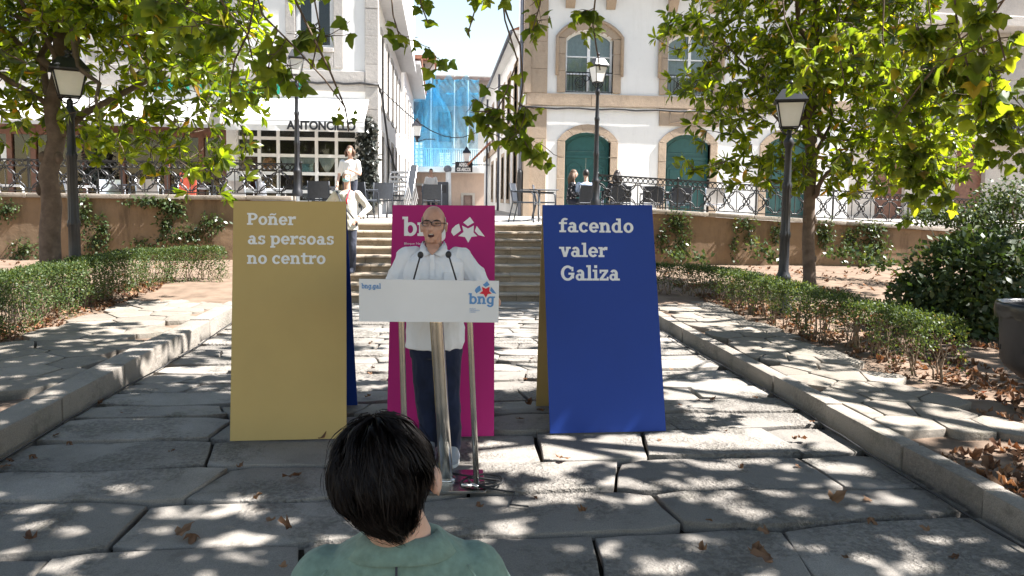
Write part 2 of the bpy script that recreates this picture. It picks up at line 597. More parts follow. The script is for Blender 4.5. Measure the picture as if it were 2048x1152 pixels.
path = empty('path', (0, 6, 0), 0)
tag(path, 'wide path of large worn granite slabs leading up to the steps', 'path', kind='structure')
rows = [1.25, 1.9, 2.52, 3.1, 3.67, 4.2, 4.74, 5.34, 5.82, 6.2, 6.62, 6.98, 7.36, 7.74, 8.08, 8.45, 8.8, 9.16, 9.5, 9.86, 10.2, 10.55, 10.9, 11.25, 11.6, 11.98, 12.37]


def rb(i, x):
    if i == len(rows) - 1: return rows[i]
    return rows[i] + 0.035 * vnoise(x * 1.1, i * 3.7) + 0.06 * math.sin(i * 2.1) * (x / 3.0) * (1 if i < 9 else .3)


random.seed(23)
for i in range(len(rows) - 1):
    xs = [XL + 0.03]
    lo, hi = (0.68, 1.5) if rows[i] < 6.5 else (0.4, 0.95)
    while xs[-1] < XR - 0.03:
        xs.append(xs[-1] + random.uniform(lo, hi))
    if XR - 0.03 - xs[-2] < 0.45: xs.pop()
    xs[-1] = XR - 0.03
    sl = [random.uniform(-.07, .07) for _ in xs]
    sl[0] = sl[-1] = 0
    for k in range(len(xs) - 1):
        gp = random.uniform(0.006, 0.014); gr = random.uniform(.011, .022)
        a0, a1 = xs[k] + gp, xs[k + 1] - gp
        w = a1 - a0
        nb = max(4, int(w / 0.16))
        cut = min(0.055, w * .1)
        pl = []
        x0b, x1b = a0 - sl[k], a1 - sl[k + 1]
        x0t, x1t = a0 + sl[k], a1 + sl[k + 1]
        for q in range(nb + 1):
            x = x0b + (x1b - x0b) * q / nb
            e = cut * random.uniform(.3, 1) if q in (0, nb) else 0
            pl.append((x, rb(i, x) + gr + e + random.uniform(-.010, .010)))
        ym = (rb(i, a1) + rb(i + 1, a1)) / 2
        pl.append((a1 + random.uniform(-.015, .01), ym + random.uniform(-.05, .05)))
        for q in range(nb, -1, -1):
            x = x0t + (x1t - x0t) * q / nb
            e = cut * random.uniform(.3, 1) if q in (0, nb) else 0
            pl.append((x, rb(i + 1, x) - gr - e + random.uniform(-.006, .006)))
        pl.append((a0 + random.uniform(-.01, .015), (rb(i, a0) + rb(i + 1, a0)) / 2 + random.uniform(-.05, .05)))
        cx = sum(p[0] for p in pl) / len(pl); cy = sum(p[1] for p in pl) / len(pl)
        me = slab_mesh([(p[0] - cx, p[1] - cy) for p in pl], 0, 0.09, 0.008, 'paving_slab', MAT['paver'], 0.0016,
                       (random.uniform(-.009, .009), random.uniform(-.02, .006)))
        inst('paving_slab', me, path, loc=(cx, cy - 6, random.uniform(-.014, .010)))


# ---- flagged footways
def clip(poly, p, nx, ny):
    out = []
    for a, b in zip(poly, poly[1:] + poly[:1]):
        da = (a[0] - p[0]) * nx + (a[1] - p[1]) * ny
        db = (b[0] - p[0]) * nx + (b[1] - p[1]) * ny
        if da <= 0: out.append(a)
        if da * db < 0:
            t = da / (da - db)
            out.append((a[0] + (b[0] - a[0]) * t, a[1] + (b[1] - a[1]) * t))
    return out


def footway(name, x0, x1, y0, y1, top, sp, label, seed, ragged=0.0):
    random.seed(seed)
    root = empty(name, ((x0 + x1) / 2, (y0 + y1) / 2, 0))
    tag(root, label, 'pavement', kind='structure')
    seeds = []
    ny = int((y1 - y0) / sp); nx = max(2, int(round((x1 - x0) / sp)))
    for j in range(-1, ny + 2):
        for i in range(-1, nx + 1):
            seeds.append((x0 + (i + .5 + (j % 2) * .45 + random.uniform(-.33, .33)) * (x1 - x0) / nx, y0 + (j + .5 + random.uniform(-.33, .33)) * sp))
    for s in seeds:
        if not (x0 < s[0] < x1 and y0 < s[1] < y1): continue
        pl = [(x0, y0 - (.25 if ragged else 0)), (x1, y0 - (.25 if ragged else 0)), (x1, y1), (x0, y1)]
        gp = random.uniform(.006, .012)
        for t in seeds:
            dx, dy = t[0] - s[0], t[1] - s[1]
            L = math.hypot(dx, dy)
            if L < 1e-6 or L > sp * 3.2: continue
            pl = clip(pl, (s[0] + dx * .5 - dx / L * gp, s[1] + dy * .5 - dy / L * gp), dx, dy)
            if len(pl) < 3: break
        if len(pl) < 3: continue
        # densify and round the corners a little
        q = []
        for a, b in zip(pl, pl[1:] + pl[:1]):
            L = math.hypot(b[0] - a[0], b[1] - a[1])
            if L < .02: continue
            q.append((a[0] * .94 + b[0] * .06, a[1] * .94 + b[1] * .06))
            if L > .2: q.append(((a[0] + b[0]) / 2 + random.uniform(-.008, .008), (a[1] + b[1]) / 2 + random.uniform(-.008, .008)))
            q.append((a[0] * .06 + b[0] * .94, a[1] * .06 + b[1] * .94))
        if len(q) < 3: continue
        cx = sum(p[0] for p in q) / len(q); cy = sum(p[1] for p in q) / len(q)
        me = slab_mesh([(p[0] - cx, p[1] - cy) for p in q], 0, 0.08, 0.007, 'flagstone', MAT['flag'], 0.0015, (random.uniform(-.004, .004), random.uniform(-.004, .004)))
        inst('flagstone', me, root, loc=(cx - (x0 + x1) / 2, cy - (y0 + y1) / 2, top + random.uniform(-.004, .004)))


footway('footway_left', -4.55, XL - 0.262, 2.6, 12.3, 0.185, 0.42, 'left footway of irregular flagstones between kerb and hedge', 5)
footway('footway_right', XR + 0.155, 4.28, 4.75, 12.3, 0.145, 0.36, 'right footway of irregular flagstones ending raggedly by the leaf litter', 9, 1)


def kerb(name, x0, x1, y0, y1, top, label, seed, ln):
    random.seed(seed)
    root = empty(name, ((x0 + x1) / 2, (y0 + y1) / 2, 0))
    tag(root, label, 'kerb', kind='structure')
    y = y0
    while y < y1 - .1:
        L = min(random.uniform(*ln), y1 - y)
        dx = random.uniform(-.008, .008); dz = random.uniform(-.01, .006)
        mb = MB().cbox(x0 + dx, x1 + dx, y + .004, y + L - .006, -.12, top + dz, 0.016, seg=2)
        Mr = Matrix.Translation((0, 0, 0))
        for i, v in enumerate(mb.v):
            mb.v[i] = (v[0] - (x0 + x1) / 2 + random.uniform(-.003, .003), v[1] - (y0 + y1) / 2, v[2] + random.uniform(-.003, .003))
        mb.build('kerb_stone', MAT['kerb'], root, smooth=True, auto=40)
        y += L


kerb('kerb_left', XL - 0.25, XL, -1.5, 11.7, 0.19, 'pale granite kerb along the left side of the path', 3, (1.0, 1.5))
kerb('kerb_right', XR, XR + 0.14, -1.5, 12.3, 0.15, 'granite kerb of short blocks along the right side of the path', 4, (0.72, 1.0))

# ---- steps
stairs = empty('stairs', (0, ST_Y, 0))
tag(stairs, 'flight of nine worn stone steps up to the terrace', 'steps', kind='structure')
random.seed(31)
SX0, SX1 = -2.85, 3.1
for i in range(9):
    st = empty('step', (0, i * ST_R, i * ST_H)); st.parent = stairs
    xs = [SX0]
    while xs[-1] < SX1:
        xs.append(xs[-1] + random.uniform(.75, 1.7))
    if SX1 - xs[-2] < .4: xs.pop()
    xs[-1] = SX1
    h = ST_H
    for k in range(len(xs) - 1):
        nb = 5
        mb = MB()
        prof = [(.03, -.02), (.03, h - .058), (.004, h - .05), (-.006, h - .03), (0.0, h - .010), (.016, h), (.36, h), (.36, -.02)]
        n = len(prof)
        a, b = xs[k] + .003, xs[k + 1] - .003
        for s in range(nb + 1):
            x = a + (b - a) * s / nb
            wy = random.uniform(-.006, .008); wz = random.uniform(-.008, .0)
            for q, p in enumerate(prof):
                mb.v.append((x, p[0] + (wy if 2 <= q <= 5 else 0), p[1] + (wz if 3 <= q <= 5 else 0)))
        for s in range(nb):
            for q in range(n):
                r = (q + 1) % n
                mb.f.append((s * n + q, s * n + r, (s + 1) * n + r, (s + 1) * n + q)); mb.m.append(0)
        mb.f.append(tuple(range(n - 1, -1, -1))); mb.f.append(tuple(nb * n + q for q in range(n))); mb.m += [0, 0]
        bm = bmesh.new(); me = mb.mesh('stone', MAT['step']); bm.from_mesh(me)
        bmesh.ops.recalc_face_normals(bm, faces=bm.faces); bm.to_mesh(me); bm.free()
        me.shade_smooth(); me.set_sharp_from_angle(angle=R_(35))
        inst('stone', me, st, loc=(0, 0, random.uniform(-.003, .003)))
# cheek walls
for nm, x0, x1 in (('cheek_wall_left', SX0 - .34, SX0 - .004), ('cheek_wall_right', SX1 + .004, SX1 + .34)):
    mb = MB().prism([(12.2, -.05), (WALL_Y - .01, -.05), (WALL_Y - .01, 1.3), (15.2, 1.3), (12.5, .26), (12.2, .26)], x0, x1, 'X')
    tag(mb.build(nm, MAT['coping']), 'sloping granite cheek wall on the %s side of the steps' % nm.split('_')[-1], 'wall', kind='structure')

# ---- terrace
YT = ST_Y + 9 * ST_R - .26
mb = MB()
mb.box(-30, 30, WALL_Y + .36, 75, TERR - .3, TERR)
mb.box(SX0, SX1, YT + .26, WALL_Y + .36, TERR - .3, TERR - .003)
tag(mb.build('terrace', MAT['terrace']), 'stone-paved terrace and street at the top of the steps', 'terrace', kind='structure')

# ---- retaining walls with coping
ZWL = 1.74


def zwr(x):
    a = PY(1320, 419, WALL_Y); b = PY(1800, 449, WALL_Y)
    return a.z + (x - a.x) / (b.x - a.x) * (b.z - a.z)


def retaining(name, x0, x1, zf, label, seed):
    random.seed(seed)
    root = empty(name, ((x0 + x1) / 2, WALL_Y, 0))
    tag(root, label, 'wall')
    cx = (x0 + x1) / 2
    nx, nz = int((x1 - x0) / .25), 8
    mb = MB()
    for j in range(nz + 1):
        for i in range(nx + 1):
            x = x0 + (x1 - x0) * i / nx
            zt = zf(x) - .1
            mb.v.append((x - cx, .014 * vnoise(x * 1.3 + j * 2.1, 1.0) + random.uniform(-.004, .004), zt * j / nz - (.2 if j == 0 else 0)))
    for j in range(nz):
        for i in range(nx):
            a = j * (nx + 1) + i
            mb.f.append((a, a + 1, a + nx + 2, a + nx + 1)); mb.m.append(0)
    w = mb.build('plaster_face', MAT['plaster'], root, smooth=True)
    mb = MB()
    mb.prism([(x0, -.2), (x1, -.2), (x1, zf(x1) - .1), (x0, zf(x0) - .1)], .04, .36, 'Y', M=Matrix.Translation((-cx, 0, 0)))
    mb.build('wall_core', MAT['plaster'], root)
    x = x0
    while x < x1 - .1:
        L = min(random.uniform(.9, 1.5), x1 - x)
        za, zb = zf(x), zf(x + L)
        mb = MB().cbox(0, L - .008, -.07, .40, -.095, 0, .018, seg=2)
        mb.v = [(v[0], v[1] + random.uniform(-.004, .004), v[2] + (zb - za) * v[0] / L) for v in mb.v]
        mb.build('coping_stone', MAT['coping'], root, smooth=True, auto=40, loc=(x - cx, 0, za + random.uniform(-.006, .004)))
        x += L
    return root


retaining('retaining_wall', -19, SX0 - .345, lambda x: ZWL, 'stained ochre plaster wall with stone coping behind the left hedge', 41)
retaining('retaining_wall', SX1 + .345, 17, zwr, 'stained ochre plaster wall with stone coping behind the right hedge', 42)

# ---- wrought iron railings on the walls
RH = 0.70
MODW = 0.47


def ringpts(cx, cz, r, a0, a1, n):
    return [(cx + r * math.cos(a0 + (a1 - a0) * i / n), 0, cz + r * math.sin(a0 + (a1 - a0) * i / n)) for i in range(n + 1)]


def rail_panel_mesh(nmod=4):
    mb = MB()
    W = nmod * MODW
    t = 0.0135
    for k in range(nmod):
        ox = k * MODW
        for q in range(4):
            mb.tube(ringpts(ox + (q + .5) * MODW / 4, RH - .075, .052, 0, 2 * math.pi, 10), t * .8, 4, caps=False)
        c = ox + MODW / 2
        zc = (RH - .14 + .06) / 2
        mb.tube(ringpts(c, zc, .085, 0, 2 * math.pi, 12), t, 4, caps=False)
        for s in (-1, 1):
            mb.tube(ringpts(c + s * MODW / 2, zc, .215, math.pi / 2 if s > 0 else -math.pi / 2, math.pi * 1.5 if s > 0 else math.pi / 2, 12), t, 4, caps=False)
            mb.tube(ringpts(c, zc + s * .27, .19, math.pi if s > 0 else 0, 2 * math.pi if s > 0 else math.pi, 10), t, 4, caps=False)
            mb.tube([(c - .2, 0, zc - s * .22), (c + .2, 0, zc + s * .22)], t * .7, 4)
        # little rosette
        mb.box(c - .03, c + .03, -.006, .006, zc - .008, zc + .008)
        mb.box(c - .008, c + .008, -.006, .006, zc - .03, zc + .03)
        mb.tube([(ox, 0, .05), (ox, 0, RH - .13)], t * .9, 4)
    return mb.mesh('scroll_panel', MAT['iron']), W


rail_me, railW = rail_panel_mesh()
post_me = MB().box(-.017, .017, -.017, .017, -.02, RH + .01).lathe([(.02, 0), (.03, .015), (.03, .03), (.012, .05)], 8, (0, 0, RH + .01)).mesh('post', MAT['iron'])


def railing(x0, n, zf, label):
    root = empty('railing', (x0, WALL_Y + .16, zf(x0)))
    tag(root, label, 'railing')
    s = (zf(x0 + 1) - zf(x0))
    sh = Matrix(((1, 0, 0, 0), (0, 1, 0, 0), (s, 0, 1, 0), (0, 0, 0, 1)))
    for nm, z, r in (('top_rail', RH, .016), ('bottom_rail', .05, .012), ('upper_bar', RH - .135, .009)):
        L = n * railW
        MB().box(0, L, -.014, .014, z - r, z + r, M=sh).build(nm, MAT['iron'], root)
    me = rail_me
    if abs(s) > 1e-4:
        me = rail_me.copy(); me.transform(sh)
    for k in range(n):
        inst('scroll_panel', me, root, loc=(k * railW, 0, s * k * railW))
    for k in range(n + 1):
        inst('post', post_me, root, loc=(k * railW, 0, s * k * railW))


xr_end = PY(600, 395, WALL_Y).x
railing(xr_end - 5 * railW, 5, lambda x: ZWL, 'black scrolled iron railing on the left wall in front of the restaurant')
railing(PY(1197, 410, WALL_Y).x, 5, zwr, 'black scrolled iron railing sloping down along the right wall')
# ================================================================== VEGETATION
from mathutils import noise as mnoise


def T_magnolia():
    st = [(0.0, .03, 0.0), (.32, .145, .015), (.68, .165, 0.0), (1.0, .015, -.06)]
    V = []
    for y, w, z in st:
        V += [(-w, y, z + w * .22), (0, y, z), (w, y, z + w * .22)]
    F = []
    for i in range(3):
        for s in range(2):
            a = i * 3 + s
            F.append((a, a + 1, a + 4, a + 3))
    return np.array(V), np.array(F)


def T_plane(curl=0.0):
    an = [-88, -60, -38, -18, 8, 28, 48, 66, 90, 114, 132, 152, 172, 198, 218, 240, 268]
    ra = [.16, .42, .36, .62, .86, .52, .58, .74, 1.05, .74, .58, .52, .86, .62, .36, .42, .16]
    V = [(0, .06, 0)]
    for a, r in zip(an, ra):
        x, y = r * .55 * math.cos(R_(a)), r * .55 * math.sin(R_(a)) + .22
        rr = math.hypot(x, y - .1)
        V.append((x, y, -.22 * abs(x) * .5 - .18 * rr * rr + curl * rr * rr * (1.2 + .8 * math.sin(a * .11))))
    n = len(an)
    F = [(0, i, i + 1) for i in range(1, n)] + [(0, n, 1)]
    return np.array(V), np.array(F)


T_OVAL = (np.array([(0, 0, 0), (.28, .45, .04), (0, 1, 0), (-.28, .45, .04)], float), np.array([(0, 1, 2, 3)]))
T_MAG = T_magnolia(); T_PL = T_plane(); T_DRY = T_plane(1.1)


def unit(v): return v / np.maximum(np.linalg.norm(v, axis=-1, keepdims=True), 1e-9)


def in_blobs(blobs, n):
    """random points in a union of ellipsoids (c, r)"""
    w = np.array([b[1][0] * b[1][1] * b[1][2] for b in blobs]); w = w / w.sum()
    idx = rng.choice(len(blobs), n, p=w)
    d = unit(rng.normal(size=(n, 3))) * (rng.random((n, 1)) ** (1 / 2.2))
    c = np.array([b[0] for b in blobs])[idx]; r = np.array([b[1] for b in blobs])[idx]
    return c + d * r


def blob(x, y, rx, ry, Y, dY):
    c = PY(x, y, Y); k = Y / FPX * 1.01
    return ((c.x, c.y, c.z), (rx * k, dY, ry * k))


def leaf_objects(name, me_mat, T, pos, Rm, sc, parent, nmax, score):
    """the nmax leaves with the largest score become objects sharing one mesh; returns mask of the rest"""
    order = np.argsort(-score)[:nmax]
    me = mesh_np(name, T[0], T[1], me_mat, np.zeros(len(T[0])))
    pinv = Vector(parent.location)
    for i in order:
        M = Matrix(((Rm[i][0][0] * sc[i], Rm[i][0][1] * sc[i], Rm[i][0][2] * sc[i], pos[i][0] - pinv.x),
                    (Rm[i][1][0] * sc[i], Rm[i][1][1] * sc[i], Rm[i][1][2] * sc[i], pos[i][1] - pinv.y),
                    (Rm[i][2][0] * sc[i], Rm[i][2][1] * sc[i], Rm[i][2][2] * sc[i], pos[i][2] - pinv.z), (0, 0, 0, 1)))
        inst(name, me, parent, M)
    rest = np.ones(len(pos), bool); rest[order] = False
    return rest


def in_view(pos):
    A = np.array(CAMROT.transposed())
    q = (pos - np.array(CAMLOC)) @ A.T
    z = -q[:, 2]
    x = PPX + FPX * q[:, 0] / np.maximum(z, .01); y = PPY - FPX * q[:, 1] / np.maximum(z, .01)
    return x, y, z, (z > .2) & (x > -10) & (x < 2058) & (y > -10) & (y < 1162)


def wiggle(a, b, n, amp, sag=0.0):
    a = Vector(a); b = Vector(b)
    out = []
    L = (b - a).length
    for i in range(n + 1):
        t = i / n
        k = math.sin(math.pi * t)
        p = a.lerp(b, t)
        if 0 < i < n: p = p + Vector((random.uniform(-1, 1), random.uniform(-1, 1), random.uniform(-1, 1))) * amp * L
        p.z += sag * k * L
        out.append(p)
    return out


def magnolia(label, trunk_px, Yt, trunk_r, blobs, n_ros, seed, limbs=14, clear=()):
    global rng
    rng = np.random.default_rng(seed); random.seed(seed)
    base = PY(trunk_px[0][0], trunk_px[0][1], Yt); gz = 0.2
    root = empty('magnolia_tree', (base.x, Yt, gz), label=label, cat='tree', group='magnolia trees behind the hedges')
    off = Matrix.Translation((-base.x, -Yt, -gz))
    tp = [Vector((base.x, Yt, gz - .15)), Vector((base.x, Yt, gz + .1))]
    for k, (x, y) in enumerate(trunk_px):
        p = PY(x, y, Yt); tp.append(Vector((p.x, Yt + .05 * math.sin(k * 1.9), p.z)))
    m = len(tp)
    mb = MB().tube(tp, [trunk_r * (1.5 if i == 0 else 1.12 if i == 1 else 1 - .62 * (i / m) ** 1.5) for i in range(m)], 12, M=off)
    # burls
    for k in range(5):
        t = random.uniform(.2, .7); i = int(t * (m - 1)); p = tp[i].lerp(tp[i + 1], .5)
        mb.ell(p + Vector((random.choice((-1, 1)) * trunk_r * .7, -trunk_r * .3, 0)), (trunk_r * .45, trunk_r * .4, trunk_r * .6), 8, 6, M=off)
    mb.build('trunk', MAT['bark'], root, smooth=True)
    skel = []
    for k in range(limbs):
        i = random.randint(max(3, m // 2 - 1), m - 1)
        tgt = in_blobs(blobs, 1)[0]
        pts = wiggle(tp[i], tgt, 7, .05, .06)
        r0 = trunk_r * random.uniform(.22, .42)
        MB().tube(pts, [r0 * (1 - .8 * j / 7) + .004 for j in range(8)], 6, M=off).build('limb', MAT['bark'], root, smooth=True)
        skel += pts[2:]
    S = np.array([tuple(p) for p in skel])
    ros = in_blobs(blobs, n_ros)
    qx_, qy_, _, _ = in_view(ros)
    hid = np.zeros(len(ros), bool)
    for (x0, x1, y0, y1, Yc) in clear:
        hid |= (qx_ > x0) & (qx_ < x1) & (qy_ > y0) & (qy_ < y1) & (ros[:, 1] < Yc)
    ros = ros[~hid]; n_ros = len(ros)
    order = np.argsort([np.linalg.norm(S - c, axis=1).min() for c in ros])
    tw = MB()
    for c in ros[order]:
        d = np.linalg.norm(S - c, axis=1); j = int(d.argmin())
        a = Vector(S[j]); b = Vector(c)
        mid = a.lerp(b, .5) + Vector((random.uniform(-1, 1), random.uniform(-1, 1), random.uniform(-1.2, .4))) * .14 * d[j]
        r_ = .005 + .006 * min(1, d[j])
        tw.tube([a, mid, b], [r_ * 1.3, r_, .004], 4, caps=False, M=off)
        S = np.vstack([S, np.array(mid)[None], np.array(a.lerp(mid, .5))[None], c[None]])
    tw.build('twigs', MAT['twig'], root, smooth=True)['kind'] = 'stuff'
    # leaves in rosettes
    per = 9
    n = n_ros * per
    cpos = np.repeat(ros, per, axis=0)
    cen = np.array([base.x, Yt, ros[:, 2].mean()])
    ax = unit(unit(ros - cen) * .8 + np.array([0, 0, .55]) + rng.normal(size=ros.shape) * .4)
    axr = np.repeat(ax, per, axis=0)
    rd = rng.normal(size=(n, 3)); rd -= (rd * axr).sum(1, keepdims=True) * axr; rd = unit(rd)
    spread = rng.uniform(.55, 1.5, (n, 1))
    fwd = unit(axr * np.cos(spread) + rd * np.sin(spread) + np.array([0, 0, -.25]))
    Rm = rot_mats(fwd, axr + rng.normal(size=(n, 3)) * .35)
    sc = rng.uniform(.115, .215, n)
    pos = cpos + fwd * .02
    x, y, z, vis = in_view(pos)
    score = np.where(vis, sc / np.maximum(z, 1), 0)
    rest = leaf_objects('leaf', MAT['magnolia'], T_MAG, pos, Rm, sc, root, 300, score)
    V, F, r = scatter(T_MAG[0], T_MAG[1], pos[rest] - np.array(root.location), Rm[rest], sc[rest])
    o = inst('crown', mesh_np('crown', V, F, MAT['magnolia'], r), root)
    o['kind'] = 'stuff'
    return root


YA = 11.4
magnolia('magnolia tree with a knobbly bare trunk behind the left hedge and lamp post',
         [(102, 540), (96, 470), (106, 410), (98, 350), (110, 280), (104, 215), (122, 150), (118, 80), (128, 0), (140, -110)], YA, .15,
         [blob(130, 60, 260, 130, YA, 1.5), blob(390, 110, 150, 130, YA - .6, 1.1), blob(70, 220, 140, 80, YA, 1.2), blob(320, 270, 170, 80, YA - .4, 1.0),
          blob(420, 345, 70, 55, YA - .8, .6), blob(470, 190, 90, 70, YA - .8, .7), blob(300, 30, 220, 90, YA - .4, 1.4),
          blob(230, -160, 420, 210, YA, 2.2), blob(-150, 60, 160, 180, YA, 1.5)], 2300, 101, clear=((70, 200, 70, 215, 11.6),))
YB = 12.2
magnolia('magnolia tree with a straight dark trunk behind the right hedge and lamp post',
         [(1619, 555), (1619, 480), (1617, 400), (1622, 320), (1616, 240), (1624, 150), (1630, 60), (1636, -60)], YB, .112,
         [blob(1330, 50, 70, 35, YB - .6, .5), blob(1350, 175, 45, 22, YB - .6, .4), blob(1480, 60, 170, 80, YB - .3, 1.0), blob(1400, 170, 85, 45, YB - .6, .6), blob(1440, 250, 100, 50, YB - .5, .7), blob(1395, 335, 85, 28, YB - .6, .5),
          blob(1530, 180, 150, 110, YB, 1.2), blob(1530, 330, 110, 60, YB - .2, .9), blob(1700, 120, 200, 150, YB, 1.6), blob(1700, 310, 170, 90, YB - .2, 1.2),
          blob(1850, 250, 130, 130, YB, 1.2), blob(1650, -150, 420, 190, YB, 2.2)], 2900, 202, clear=((1535, 1640, 140, 265, 10.6),))


# ---- plane trees: trunks outside the picture, branches hanging into it, unseen crowns shaped to shade the path
def plane_tree(label, trunk, limb_ends, sprays, seed, canopy=None):
    global rng
    rng = np.random.default_rng(seed); random.seed(seed)
    tx, ty = trunk
    root = empty('plane_tree', (tx, ty, .1), label=label, cat='tree', group='plane trees overhanging the path')
    off = Matrix.Translation((-tx, -ty, -.1))
    tp = [Vector((tx, ty, -.1)), Vector((tx, ty, .5)), Vector((tx + .1, ty, 2.0)), Vector((tx - .05, ty + .1, 3.6)), Vector((tx, ty, 5.0)), Vector((tx - .1, ty, 7.0))]
    MB().tube(tp, [.42, .33, .29, .27, .22, .12], 14, M=off).build('trunk', MAT['plane_bark'], root, smooth=True)
    skel = []
    for e in limb_ends:
        s = tp[3].lerp(tp[4], random.uniform(.2, 1))
        pts = wiggle(s, e, 9, .035, .05)
        MB().tube(pts, [.11 * (1 - .85 * j / 9) + .01 for j in range(10)], 8, M=off).build('limb', MAT['plane_bark'], root, smooth=True)
        skel += pts
    S = np.array([tuple(p) for p in skel])
    P = []; Fw = []; Nr = []; Sc = []
    for (pts, Y, size, dens, nsub, subl) in sprays:
        w = [PY(x, y, Y + .12 * math.sin(i * 2.2)) for i, (x, y) in enumerate(pts)]
        j = int(np.linalg.norm(S - np.array(w[0]), axis=1).argmin())
        a = Vector(S[j])
        link = wiggle(a, w[0], 5, .04, -.03)
        twigs = [link[:-1] + w]
        mb = MB()
        nall = len(twigs[0])
        mb.tube(twigs[0], [.011 * (1 - .7 * i / nall) + .002 for i in range(nall)], 5, M=off)
        segs = [(w[i], w[i + 1]) for i in range(len(w) - 1)]
        for k in range(nsub):
            a, b = random.choice(segs); s = a.lerp(b, random.random())
            e = s + Vector((random.uniform(-1, 1), random.uniform(-.6, .6), random.uniform(-1.0, .25))).normalized() * subl * random.uniform(.5, 1.1)
            q = wiggle(s, e, 3, .06, -.05)
            mb.tube(q, [.005, .004, .003, .002], 4, M=off)
            segs += [(q[i], q[i + 1]) for i in range(3)]
        mb.build('hanging_branch', MAT['twig'], root, smooth=True)
        L = sum((b - a).length for a, b in segs)
        for k in range(int(L * dens)):
            a, b = random.choice(segs); s = a.lerp(b, random.random())
            o = Vector((random.uniform(-1, 1), random.uniform(-1, 1), random.uniform(-1, .4))) * .07
            P.append(tuple(s + o)); f = Vector((random.uniform(-.8, .8), random.uniform(-.8, .8), -random.uniform(.2, 1.3)))
            Fw.append(tuple(f)); Nr.append((random.uniform(-.7, .7), random.uniform(-1.2, .6), random.uniform(.2, 1.0)))
            Sc.append(size * random.uniform(.5, 1.15))
    P = np.array(P); Fw = np.array(Fw); Nr = np.array(Nr); Sc = np.array(Sc)
    Rm = rot_mats(Fw, Nr)
    x, y, z, vis = in_view(P)
    rest = leaf_objects('leaf', MAT['plane'], T_PL, P, Rm, Sc, root, 290, np.where(vis, Sc / np.maximum(z, 1), 0))
    if rest.any():
        V, F, r = scatter(T_PL[0], T_PL[1], P[rest] - np.array(root.location), Rm[rest], Sc[rest])
        inst('foliage', mesh_np('foliage', V, F, MAT['plane'], r), root)['kind'] = 'stuff'
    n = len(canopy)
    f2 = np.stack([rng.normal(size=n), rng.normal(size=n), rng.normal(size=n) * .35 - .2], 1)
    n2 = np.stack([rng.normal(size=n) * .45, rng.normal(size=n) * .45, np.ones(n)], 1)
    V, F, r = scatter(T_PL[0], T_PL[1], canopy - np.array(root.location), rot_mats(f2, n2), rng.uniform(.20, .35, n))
    inst('crown', mesh_np('crown', V, F, MAT['dimmed_plane'], r), root)['kind'] = 'stuff'  # unseen leaves, laid out for the shade they cast


def shade_amount(x, y):
    """how much of the ground at (x, y) the unseen crown leaves are placed to shade (read off the dappled light on the paving)"""
    if y > 15.3: return 0.0
    if y > 12.2: return 0.0
    if x < -3.0:
        return .92 if y < 5.5 else .76 if y < 8.5 else .26
    if x > 3.1:
        return (.75 if x > 4.3 else .6) if y < 4 else (.7 if x > 4.9 else .46) if y < 8.5 else .25
    if y < 4.45: return .96 if x < .2 else .70
    if x < .08 and y < 6.3: return 1.2          # signs, lectern and speaker stand in full shade
    if y < 5.36: return .12 if y > 4.72 else .6
    if y < 6.45: return 1.2 if x < 1.9 else .3
    if y < 7.2: return .74 if x < -1.2 else .40
    if y > 10.6 and x > -.5: return .18
    return .34 if x < -1 else .22


def shade_canopy_points(n_try, seed):  # crown leaves set along sun rays so their shadows fall where wanted
    r = random.Random(seed)
    out = []
    for k in range(n_try):
        gx, gy = r.uniform(-5.2, 7.5), r.uniform(1.0, 15.2)
        a = shade_amount(gx, gy)
        nz = .5 + .5 * (mnoise.noise((gx * 1.0, gy * 1.6, 3.0)) * .75 + mnoise.noise((gx * 2.9, gy * 4.6, 9.0)) * .5)
        thr = .12 + a * .78
        if nz > thr: continue
        if r.random() > .45 + a * .55: continue
        zmin = max(5.0, 2.5 + .31 * (gy + .5))
        z = zmin + 2.6 * r.random() ** 1.3
        t = z / SUNV.z
        out.append((gx + SUNV.x * t, gy + SUNV.y * t, z))
        for _q in range(2 if a > 1 else 0):  # extra unseen leaves added where full shade is wanted
            z = zmin + 2.8 * r.random(); t = z / SUNV.z
            out.append((gx + r.uniform(-.1, .1) + SUNV.x * t, gy + r.uniform(-.1, .1) + SUNV.y * t, z))
    return np.array(out)


def sky_blocking_crown(n, x0, x1, y0, y1, z0, z1, seed):  # leaves added out of view to keep sky light off the ground
    """unseen crown leaves added overhead and behind the viewer to block sky light"""
    r = random.Random(seed); out = []
    while len(out) < n:
        p = (r.uniform(x0, x1), r.uniform(y0, y1), r.uniform(z0, z1))
        if mnoise.noise((p[0] * .6, p[1] * .6, p[2] * .8)) > r.uniform(-.5, .1): out.append(p)
    return np.array(out)


CAN = shade_canopy_points(21000, 77)
plane_tree('plane tree whose twigs of lobed leaves hang across the top over the yellow board', (-8.2, 3.2),
           [(-1.5, 6.6, 4.3), (-5, 7.5, 4.7), (-3.2, 5.6, 4.4)],
           [([(500, -60), (525, 30), (590, 95), (650, 160), (690, 215)], 6.5, .20, 9, 16, .34),
            ([(410, -50), (455, 20), (495, 70), (505, 120)], 6.3, .20, 13, 9, .3),
            ([(620, -50), (640, 60), (625, 130)], 6.7, .2, 13, 8, .3),
            ([(300, -50), (360, 10), (430, 45)], 6.6, .2, 12, 7, .3),
            ([(690, 215), (694, 235), (697, 262)], 6.6, .13, 22, 2, .12),
            ([(470, 120), (460, 170), (462, 205)], 6.4, .12, 14, 2, .12),
            ([(780, -40), (786, 30), (800, 78)], 6.8, .16, 14, 6, .22),
            ([(838, -40), (842, 10), (856, 46)], 6.6, .18, 10, 2, .2)], 301, sky_blocking_crown(6500, -13, 1.5, -6, 6.5, 6.0, 9.5, 5))
